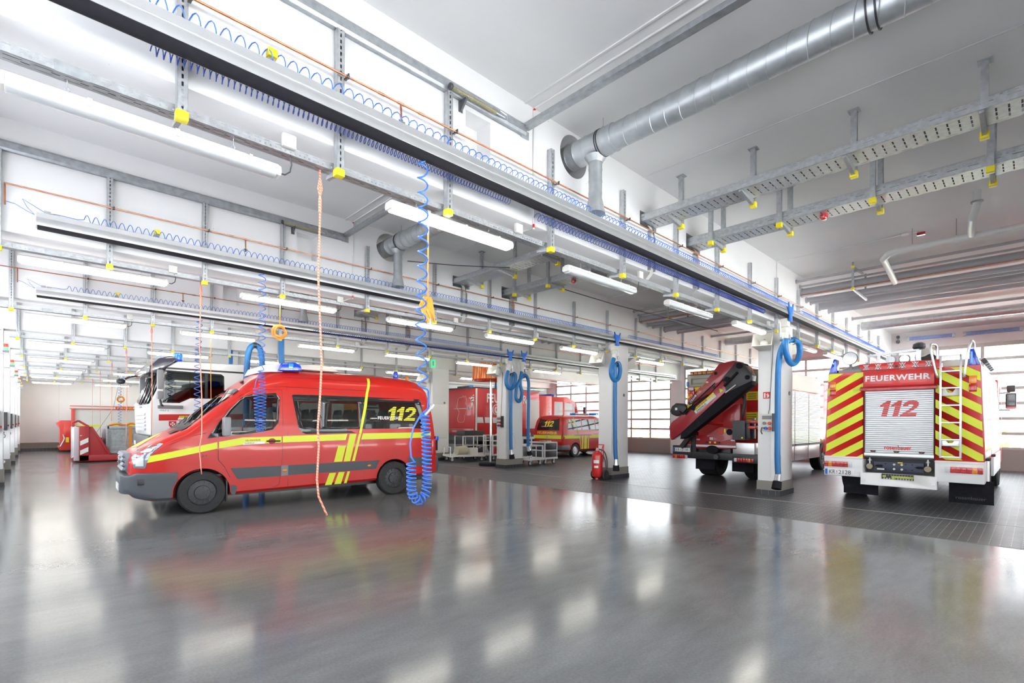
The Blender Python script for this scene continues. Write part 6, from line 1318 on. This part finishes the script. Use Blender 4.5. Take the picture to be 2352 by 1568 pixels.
for p in ([(.42,1.28),(1.45,1.28),(1.45,1.72),(1.30,1.78),(.55,1.78)], [(1.52,1.28),(2.55,1.28),(2.55,1.78),(1.52,1.78)], [(2.62,1.28),(3.5,1.22),(3.2,1.68),(3.05,1.76),(2.62,1.78)]): patch('side_window', p, SN, m_dark, s_, 0, 6)
digits112('side_lettering', lambda u, w: SN2(.55+u, 1.55+w), .44, .17, m_lemon, s_, n=0)
patch('side_stripe', [(.05,.87),(1.3,.87),(1.3,1.02),(.08,1.02)], SN, m_lime, s_, 6, 2); patch('side_stripe', [(2.05,.87),(4.5,.87),(4.5,1.02),(2.05,1.02)], SN, m_lime, s_, 8, 2)
for x0, x1, z1 in ((1.45,1.58,1.0), (1.64,1.86,1.0), (1.92,2.02,.85)): patch('lime_flash', [(x0,.36),(x1,.36),(x1,z1),(x0,z1)], SN, m_lemon, s_, 0, 4)
patch('lime_flash', [(1.22,1.0),(1.27,1.0),(.95,1.85),(.92,1.85)], SN2, m_lemon, s_, 0, 10); patch('lime_flash', [(1.38,.36),(1.42,.36),(1.3,1.0),(1.24,1.0)], SN2, m_lemon, s_, 0, 4); patch('door_rail', [(.85,1.01),(2.2,1.01),(2.2,1.04),(.85,1.04)], SN2, m_blk2, s_)
for x in (.98, 3.9): road_wheel(s_, x, .11, .32, .2, m_alu, -1, 12, .62); road_wheel(s_, x, 1.73, .32, .2, m_alu, 1, 12, .62)
MB().box(.5, .52, .02, .22, .16, .42).build('mud_flap', m_blk2, s_); MB().box(.6, 4.3, .25, 1.6, .22, .32).build('underbody', m_blk2, s_)
lbm = MB(); lbm.box(2.7, 2.95, .30, 1.55, 1.97, 2.08); lbm.build('beacon_bar', m_white, s_, bevel=.02)
for a, b in ((.12,.5), (1.35,1.72)): MB().box(2.68, 2.97, a, b, 1.98, 2.10).build('blue_beacon', m_lens_bl, s_, bevel=.03)
lettering('beacon_lettering', 'FEUERWEHR', lambda u, w: (2.694, 1.3-u, 2.0+w), .75, .055, m_text_k, s_)
for y in (.25, 1.6): MB().lathe([(.04,1.90),(.045,1.96),(.02,1.98)], (.35,y,0), 'z', 12).build('amber_marker', m_lens_o, s_)
# ---------------------------------------------------------------- red box fire truck
X = thing('box_fire_truck', 'red box-bodied fire truck with a map outline on its back, behind the trolleys', 'fire truck', (14.85, 18.0, 0), 0)
m_rbox = mat('box_red', (.60,.03,.035), .3, coat=.5)
MB().box(0, 4.3, 0, 2.5, 1.0, 3.22).build('box_body', m_rbox, X, bevel=.03)
MB().box(-.02, 4.32, -.01, 2.51, 3.20, 3.27).build('roof_rail', m_blk2, X, bevel=.01)
YS = lambda u, w: (u, -.006, w); XB = lambda u, w: (-.006, 2.5-u, w)
for x0 in (.05, .55, 1.05, 1.55, 2.05, 2.55): patch('white_block', [(x0,1.58),(x0+.42,1.58),(x0+.36,1.85),(x0-.02,1.85)], YS, m_text_w, X)
lettering('side_lettering', 'FEUERWEHR', lambda u, w: YS(.66+u, 2.55+w), 2.7, .44, m_text_w, X, bold=.03); 
c = MB(); c.tube([(1.27+.24*math.cos(a*PI/16), -.01, 2.22+.24*math.sin(a*PI/16)) for a in range(33)], .02, 6); c.build('round_logo', m_text_w, X); patch('logo_glyph', [(1.16,2.30),(1.24,2.38),(1.29,2.32),(1.24,2.25),(1.24,2.18),(1.31,2.12),(1.36,2.14),(1.40,2.06),(1.31,2.03),(1.20,2.08),(1.15,2.18)], YS, m_text_w, X)
MB().box(-.01, .06, -.02, .03, 1.0, 3.2).build('corner_post', m_offw, X)
MB().box(.05, 4.3, .0, 2.5, .72, 1.0).build('side_skirt', m_dgrey, X, bevel=.01); lettering('skirt_lettering', 'KREFELD', lambda u, w: (.45+u, -.004, .84+w), .5, .07, m_text_w, X)
MB().box(-.05, 0, .05, 1.9, 1.35, 3.12).build('rear_flap', m_rbox, X, bevel=.02)
mp_ = [(.55,2.75),(.60,2.85),(.72,2.80),(.80,2.86),(.95,2.78),(1.08,2.80),(1.20,2.72),(1.26,2.55),(1.30,2.35),(1.22,2.20),(1.12,2.12),(1.18,1.95),(1.25,1.80),(1.22,1.64),(1.0,1.60),(.75,1.62),(.66,1.75),(.70,1.90),(.58,1.98),(.50,2.15),(.48,2.40),(.60,2.50),(.52,2.62)]
c = MB(); c.tube([(-.055, .15+p[0]*.95, p[1]) for p in mp_+mp_[:1]], .013, 5); c.build('map_outline', mat('pale_pink_foil', (.75,.50,.45), .4), X)
for i in range(3): patch('red_white_flash', [(2.18,2.5+.12*i),(2.42,2.72+.12*i-.1),(2.42,2.78+.12*i-.1),(2.18,2.56+.12*i)], lambda u, w: (-.056, 2.5-u, w), m_text_w, X)
patch('white_flash', [(.12,2.42),(.24,2.30),(.24,2.78),(.12,2.90)], lambda u, w: (-.056, u+.05, w), m_text_w, X)
q = MB(); q.bar((-.06,1.6,2.26), (-.06,.25,2.26), .03, .03); q.bar((-.07,.5,2.2), (-.07,.5,2.34), .05, .03); q.build('flap_bar', m_steel, X)
MB().box(-.06, .1, .1, 2.4, 1.03, 1.32).build('rear_step', m_dred, X, bevel=.01); lettering('step_lettering', 'KREFELD', lambda u, w: (-.064, 1.75-u, 1.13+w), .55, .08, m_text_w, X)
for i in range(4): MB().box(-.03, .05, .25+.3*i, .5+.3*i, 3.26, 3.34).build('roof_lamp', m_lens_bl if i == 0 else m_dgrey, X, bevel=.01)
MB().box(.2, 7.6, .7, 1.8, .5, .95).build('chassis', m_blk2, X); MB().box(-.04, .2, .1, 2.4, .55, .75).build('underrun_bar', m_blk2, X)
MB().box(4.3, 5.3, 0, 2.5, 1.0, 3.05).build('box_body', m_redo, X, bevel=.03); patch('white_shutter', [(3.30,1.30),(4.30,1.30),(4.30,2.78),(3.30,2.78)], lambda u, w: (u, -.008, w), m_white, X)
cb = MB(); cb.prism([(5.35,.75),(5.35,3.0),(6.6,3.05),(7.4,2.75),(7.75,1.75),(7.8,.75)], 'y', .02, 2.48); cb.build('cab', m_redo, X, bevel=.05)
for p in ([(5.5,1.85),(6.2,1.85),(6.2,2.75),(5.5,2.75)], [(6.35,1.85),(7.35,1.85),(7.15,2.65),(6.35,2.75)]): patch('cab_window', p, lambda u, w: (u, .012, w), m_lens_w, X)
MB().box(5.9, 6.3, .6, 1.9, 3.06, 3.2).build('blue_beacon', m_lens_b, X, bevel=.03); q = MB(); q.bar((7.5,0,2.5), (7.75,-.2,2.55), .04, .04); q.cbox((7.8,-.25,2.2), (.1,.16,.6)); q.build('mirror', m_dgrey, X, bevel=.02)
for i in range(8): patch('white_check', [(5.0,1.5+.18*i),(5.08,1.5+.18*i),(5.16,1.59+.18*i),(5.08,1.59+.18*i)], lambda u, w: (u, -.008, w), m_text_w, X)
for x in (1.5, 6.7): truck_wheel(X, x, .22, .5, .32, -1); truck_wheel(X, x, 2.28, .5, .32, 1)
# ---------------------------------------------------------------- white truck with a low container
Wt = thing('white_truck', 'white fire service truck cab with grey mirrors and blue beacons, behind the red minibus', 'truck', (2.0, 14.0, 0), 0)
m_cabw = mat('cab_white', (.80,.80,.79), .3, coat=.5)
cab = MB(); cab.prism([(-.10,1.27),(-.13,1.95),(.02,2.30),(.20,2.86),(.42,3.02),(2.0,3.06),(2.1,2.9),(2.1,1.05),(.4,1.05)], 'y', 0, 2.42); cab.build('cab', m_cabw, Wt, bevel=.07)
WN = lambda u, w: (u, -.006, w); WN2 = lambda u, w: (u, -.012, w)
patch('side_window', [(.16,2.06),(.45,2.06),(.67,2.17),(1.34,2.19),(1.38,2.24),(1.37,2.70),(1.32,2.74),(.20,2.76)], WN, m_tint, Wt); patch('side_window_frame', [(.12,2.03),(.46,2.03),(.68,2.15),(1.37,2.16),(1.41,2.22),(1.40,2.72),(1.34,2.77),(.17,2.79)], lambda u, w: (u, -.004, w), m_dark, Wt)
patch('window_pillar', [(.98,2.17),(1.04,2.17),(1.04,2.76),(.98,2.76)], WN2, m_blk2, Wt)
def wsx(w): return interp([(1.95,-.13),(2.30,.02),(2.86,.20)], w)
patch('windscreen', [(.12,2.0),(2.30,2.0),(2.26,2.82),(.16,2.82)], lambda u, w: (wsx(w)-.012-.02, u, w), m_dark, Wt, 0, 8)
for y in (.3, .75, 1.3): q = MB(); q.tube([(wsx(2.02)-.05,y,2.02),(wsx(2.4)-.05,y+.22,2.4),(wsx(2.7)-.05,y+.35,2.7)], .014, 6); q.build('wiper', m_blk2, Wt)
q = MB(); q.prism([(.05,2.70),(-.14,2.72),(-.12,2.86),(.06,3.06),(.30,3.14),(.44,3.08),(.22,2.86)], 'y', .02, 2.40); q.build('sun_visor', mat('smoked_visor', (.05,.05,.075), .15, coat=.5), Wt, bevel=.02)
g = MB()
for z in (1.38, 1.47, 1.56, 1.65, 1.74): g.prism([(-.155,z),(-.13,z+.06),(-.09,z+.06),(-.09,z)], 'y', .55, 1.9)
g.build('grille', mat('grille_silver', (.45,.46,.50), .4), Wt); patch('maker_badge', [(1.05,1.92),(1.4,1.92),(1.4,1.97),(1.05,1.97)], lambda u, w: (-.145, u, w), m_chrome, Wt)
for y, o in ((-.14, -1), (2.56, 1)):
    MB().cbox((.06,y,2.56), (.12,.16,.44)).build('mirror', m_mgrey, Wt, bevel=.03); MB().cbox((.06,y,2.20), (.12,.15,.18)).build('mirror', m_mgrey, Wt, bevel=.03)
    q = MB(); q.tube([(.08,y,2.80),(.12,y*.4 if y < 0 else 2.45,2.82)], .02, 8); q.tube([(.06,y,2.1),(.08,y,1.98),(.14,0 if y < 0 else 2.42,1.95)], .025, 8); q.build('mirror_arm', m_blk2, Wt)
q = MB(); q.tube([(-.05,2.1,2.78),(-.25,2.2,2.74),(-.34,2.22,2.68)], .025, 8); q.sph((-.42,2.25,2.62), .10, 8, (1,.5,.7)); q.build('kerb_mirror', m_blk2, Wt)
MB().cbox((.28,-.02,1.93), (.5,.06,.08)).build('handle_strip', m_mgrey, Wt, bevel=.02)
for y in (.55, 1.9): MB().lathe([(.095,3.04),(.105,3.09),(.10,3.24),(.08,3.26)], (.52,y,0), 'z', 20).build('blue_beacon', m_lens_bl, Wt); MB().lathe([(.108,3.03),(.108,3.11)], (.52,y,0), 'z', 20, False).build('beacon_base', m_lens_b, Wt)
MB().box(.2, 1.9, .006-.012, .0, 2.82, 2.86).build('roof_gutter', m_blk2, Wt)
patch('red_stripe', [(.055,1.61),(2.08,1.66),(2.08,1.80),(.055,1.755)], WN, m_red, Wt); patch('stripe_decal', [(.42,1.635),(.83,1.645),(.87,1.685),(.44,1.678)], WN2, m_text_w, Wt); patch('stripe_decal', [(.44,1.68),(.87,1.69),(.92,1.735),(.46,1.725)], WN2, m_lemon, Wt)
lettering('door_lettering', 'FEUERWEHR', lambda u, w: (u+.47, -.016, 1.69+w), .28, .028, m_text_k, Wt); lettering('door_lettering', 'WLF 2', lambda u, w: WN(.07+u, 1.83+w), .18, .035, m_mgrey, Wt)
patch('shield', [(.25,1.60),(.40,1.60),(.40,1.50),(.37,1.46),(.325,1.43),(.28,1.46),(.25,1.50)], WN, m_red, Wt)
for k in range(4):
    a = k*PI/2; f = lambda u, w, a=a: WN2(.325+u*math.cos(a)-w*math.sin(a), 1.53+u*math.sin(a)+w*math.cos(a)); patch('shield_cross', [(.005,0),(.052,.026),(.042,0),(.052,-.026)], f, m_text_w, Wt)
lettering('door_lettering', 'Malteser', lambda u, w: WN(.46+u, 1.48+w), .62, .12, m_text_k, Wt)
q = MB(); q.box(-.14, .1, .02, 2.40, .75, 1.26); q.build('bumper', m_blk2, Wt, bevel=.04); q = MB(); q.box(-.16,-.13,.1,.5,.9,1.1); q.box(-.16,-.13,1.9,2.3,.9,1.1); q.build('headlamp', m_lens_w, Wt, bevel=.02)
MB().box(.3, 8.4, .75, 1.65, .6, 1.0).build('chassis', m_blk2, Wt)
MB().box(2.5, 8.3, .05, 2.40, 1.05, 2.22).build('roll_off_container', m_offw, Wt, bevel=.02)
CS = lambda u, w: (u, .044, w)
patch('orange_poster', [(4.55,1.35),(5.0,1.35),(5.0,2.15),(4.55,2.15)], CS, m_org, Wt); digits112('poster_lettering', lambda u, w: (u+4.60, .040, 1.75+w), .38, .22, m_lemon, Wt, n=0); lettering('poster_lettering', 'RETTUNG', lambda u, w: (u+4.58, .040, 1.55+w), .38, .10, m_text_w, Wt)
for i, (a, b) in enumerate(((5.30,5.60), (5.25,5.75), (5.24,5.55), (5.30,5.6), (5.38,5.7), (5.35,5.85), (5.45,6.0))): patch('black_bar', [(a,2.10-.09*i),(b,2.10-.09*i),(b+.03,2.15-.09*i),(a+.05,2.15-.09*i)], CS, m_text_k, Wt)
for x, dd in ((.75, 1), (5.6, 1), (7.0, 1)): truck_wheel(Wt, x, .2, .52, .32, -1, m_alu); truck_wheel(Wt, x, 2.22, .52, .32, 1, m_alu)
q = MB(); q.prism([(.72,2.0),(.78,1.95),(.98,2.35),(.92,2.40)], 'y', .35, .8); q.prism([(.98,1.3),(1.5,1.3),(1.62,2.5),(1.48,2.5),(1.2,1.5)], 'y', .3, .85); q.build('driver_seat', m_blk2, Wt, bevel=.03)
# ---------------------------------------------------------------- red hook-lift skid with a grey container, and a white container by the end wall
Sk = thing('hook_lift_skid', 'red hook-lift skid with white-striped end post, left of the white truck', 'skid', (1.2, 25.1, 0), 0)
m_skid = mat('skid_red', (.42,.03,.035), .4)
q = MB(); q.box(0, 6.2, 0, .2, .06, .28); q.box(0, 6.2, 2.1, 2.3, .06, .28); q.box(.1, 6.2, .2, 2.1, .18, .26); q.build('base_frame', m_skid, Sk, bevel=.01)
for y in (0, 2.08):
    q = MB(); q.box(.0, .28, y, y+.22, .06, 1.38); q.prism([(.26,1.38),(.34,1.38),(.92,.28),(.92,.14),(.26,.14)], 'y', y+.05, y+.14); q.prism([(.30,1.38),(.38,1.38),(.96,.30),(.86,.30)], 'y', y, y+.22); q.build('end_post', m_skid, Sk, bevel=.008)
stripes('white_stripe', [(.02,.30),(.26,.30),(.26,1.05),(.02,1.05)], .55, .36, .48, .1, lambda u, w: (u, -.006, w), m_text_w, Sk)
q = MB(); q.box(-.16, .0, .05, 2.25, .08, 1.36); q.build('front_wall', mat('skid_pale', (.62,.55,.58), .4), Sk, bevel=.02)
q = MB(); q.bar((-.10,1.0,1.0), (-.15,1.1,1.52), .07, .07); q.bar((-.15,1.1,1.52), (.02,1.15,1.60), .07, .07); q.bar((.02,1.15,1.60), (.34,1.15,1.36), .08, .08); q.build('lifting_bar', m_skid, Sk)
q = MB(); q.prism([(.45,1.0),(.72,.92),(.72,.82),(.5,.86)], 'y', .3, 1.4); q.build('ledge', m_dred, Sk); MB().tube([(.4,.1,.95),(1.05,.5,2.1),(1.3,.6,3.5)], .008, 5).build('cable', m_mgrey, Sk)
q = MB(); q.lathe([(.12,-.06),(.14,0),(.12,.06)], (-.08, .25, .14), 'y', 16); q.build('roller', m_dred, Sk)
Gc = thing('grey_container', 'grey metal container with orange straps standing on the red skid', 'container', (2.1, 25.35, .281), 0)
q = MB(); q.box(0, 3.6, 0, 1.8, .1, 1.05); q.build('box', m_steel, Gc)
q = MB()
for x in (0, 1.2, 2.4, 3.6): q.box(x-.05, x+.05, -.04, .02, .0, 1.10)
q.box(-.06, 3.66, -.05, .03, 1.0, 1.12); q.box(-.06, 3.66, -.05, .03, .02, .12); q.box(-.1, 0, -.05, 1.85, .02, 1.14); q.build('frame', m_galvd, Gc, bevel=.006)
MB().box(.62, .72, -.065, -.05, -.2, 1.12).build('orange_strap', m_org, Gc); MB().box(1.3, 1.55, -.056, -.002, .6, .78).build('white_label', m_white, Gc)
q = MB(); q.tube(hose_pts([(.0,.0,1.15),(.25,-.05,1.2),(.5,.0,1.14),(.7,.05,1.22),(1.0,.0,1.16),(1.4,.1,1.2)]), .045, 8); q.build('orange_tarp', m_org, Gc)
Ec = thing('white_container', 'white roll-off container with red frame and yellow lettering by the end wall', 'container', (1.3, 34.0, 0), 0)
MB().box(.1, 6.0, .08, 2.3, .28, 2.25).build('panels', m_offw, Ec)
q = MB(); q.box(0, 6.1, 0, 2.4, .0, .28); q.box(.0, .14, -.01, .12, .1, 2.36); q.box(3.05, 3.14, -.01, .1, .1, 2.3); q.box(-.05, 6.1, -.02, .1, 2.20, 2.235); q.box(-.05, 6.1, -.02, .1, 2.34, 2.38); q.build('frame', m_redo, Ec, bevel=.006)
MB().box(-.05, 1.78, -.012, .1, 2.235, 2.34).build('pale_rail', m_offw, Ec); MB().box(1.78, 6.1, -.012, .1, 2.235, 2.34).build('red_rail', m_red, Ec); lettering('rail_lettering', 'FEUERWEHR KREFELD', lambda u, w: (1.85+u, -.018, 2.245+w), 3.0, .085, m_yel, Ec, bold=.02)
patch('lime_band', [(.16,1.28),(3.0,1.28),(3.0,1.38),(.16,1.38)], lambda u, w: (u, .074, w), m_lime, Ec); patch('black_lettering', [(1.35,.42),(1.7,.42),(1.7,.45),(1.35,.45)], lambda u, w: (u, .074, w), m_text_k, Ec)
q = MB(); q.prism([(-.5,.25),(-.42,.1),(.0,.1),(.0,1.62),(-.4,1.62),(-.55,1.5),(-.42,1.2),(-.42,.3)], 'y', .1, 2.2); q.build('front_end', m_redo, Ec, bevel=.02)
stripes('white_stripe', [(.01,.6),(.13,.6),(.13,1.3),(.01,1.3)], .9, .3, .5, 0, lambda u, w: (u, -.015, w), m_text_w, Ec)
q = MB(); q.tube(hose_pts([(-.3,.05,.9),(-.25,.02,.7),(-.32,0,.5),(-.4,0,.3)]), .03, 6); q.build('hose', m_steel, Ec); MB().box(-.2,-.08,.02,.1,.5,.75).build('yellow_tag', m_yel, Ec)
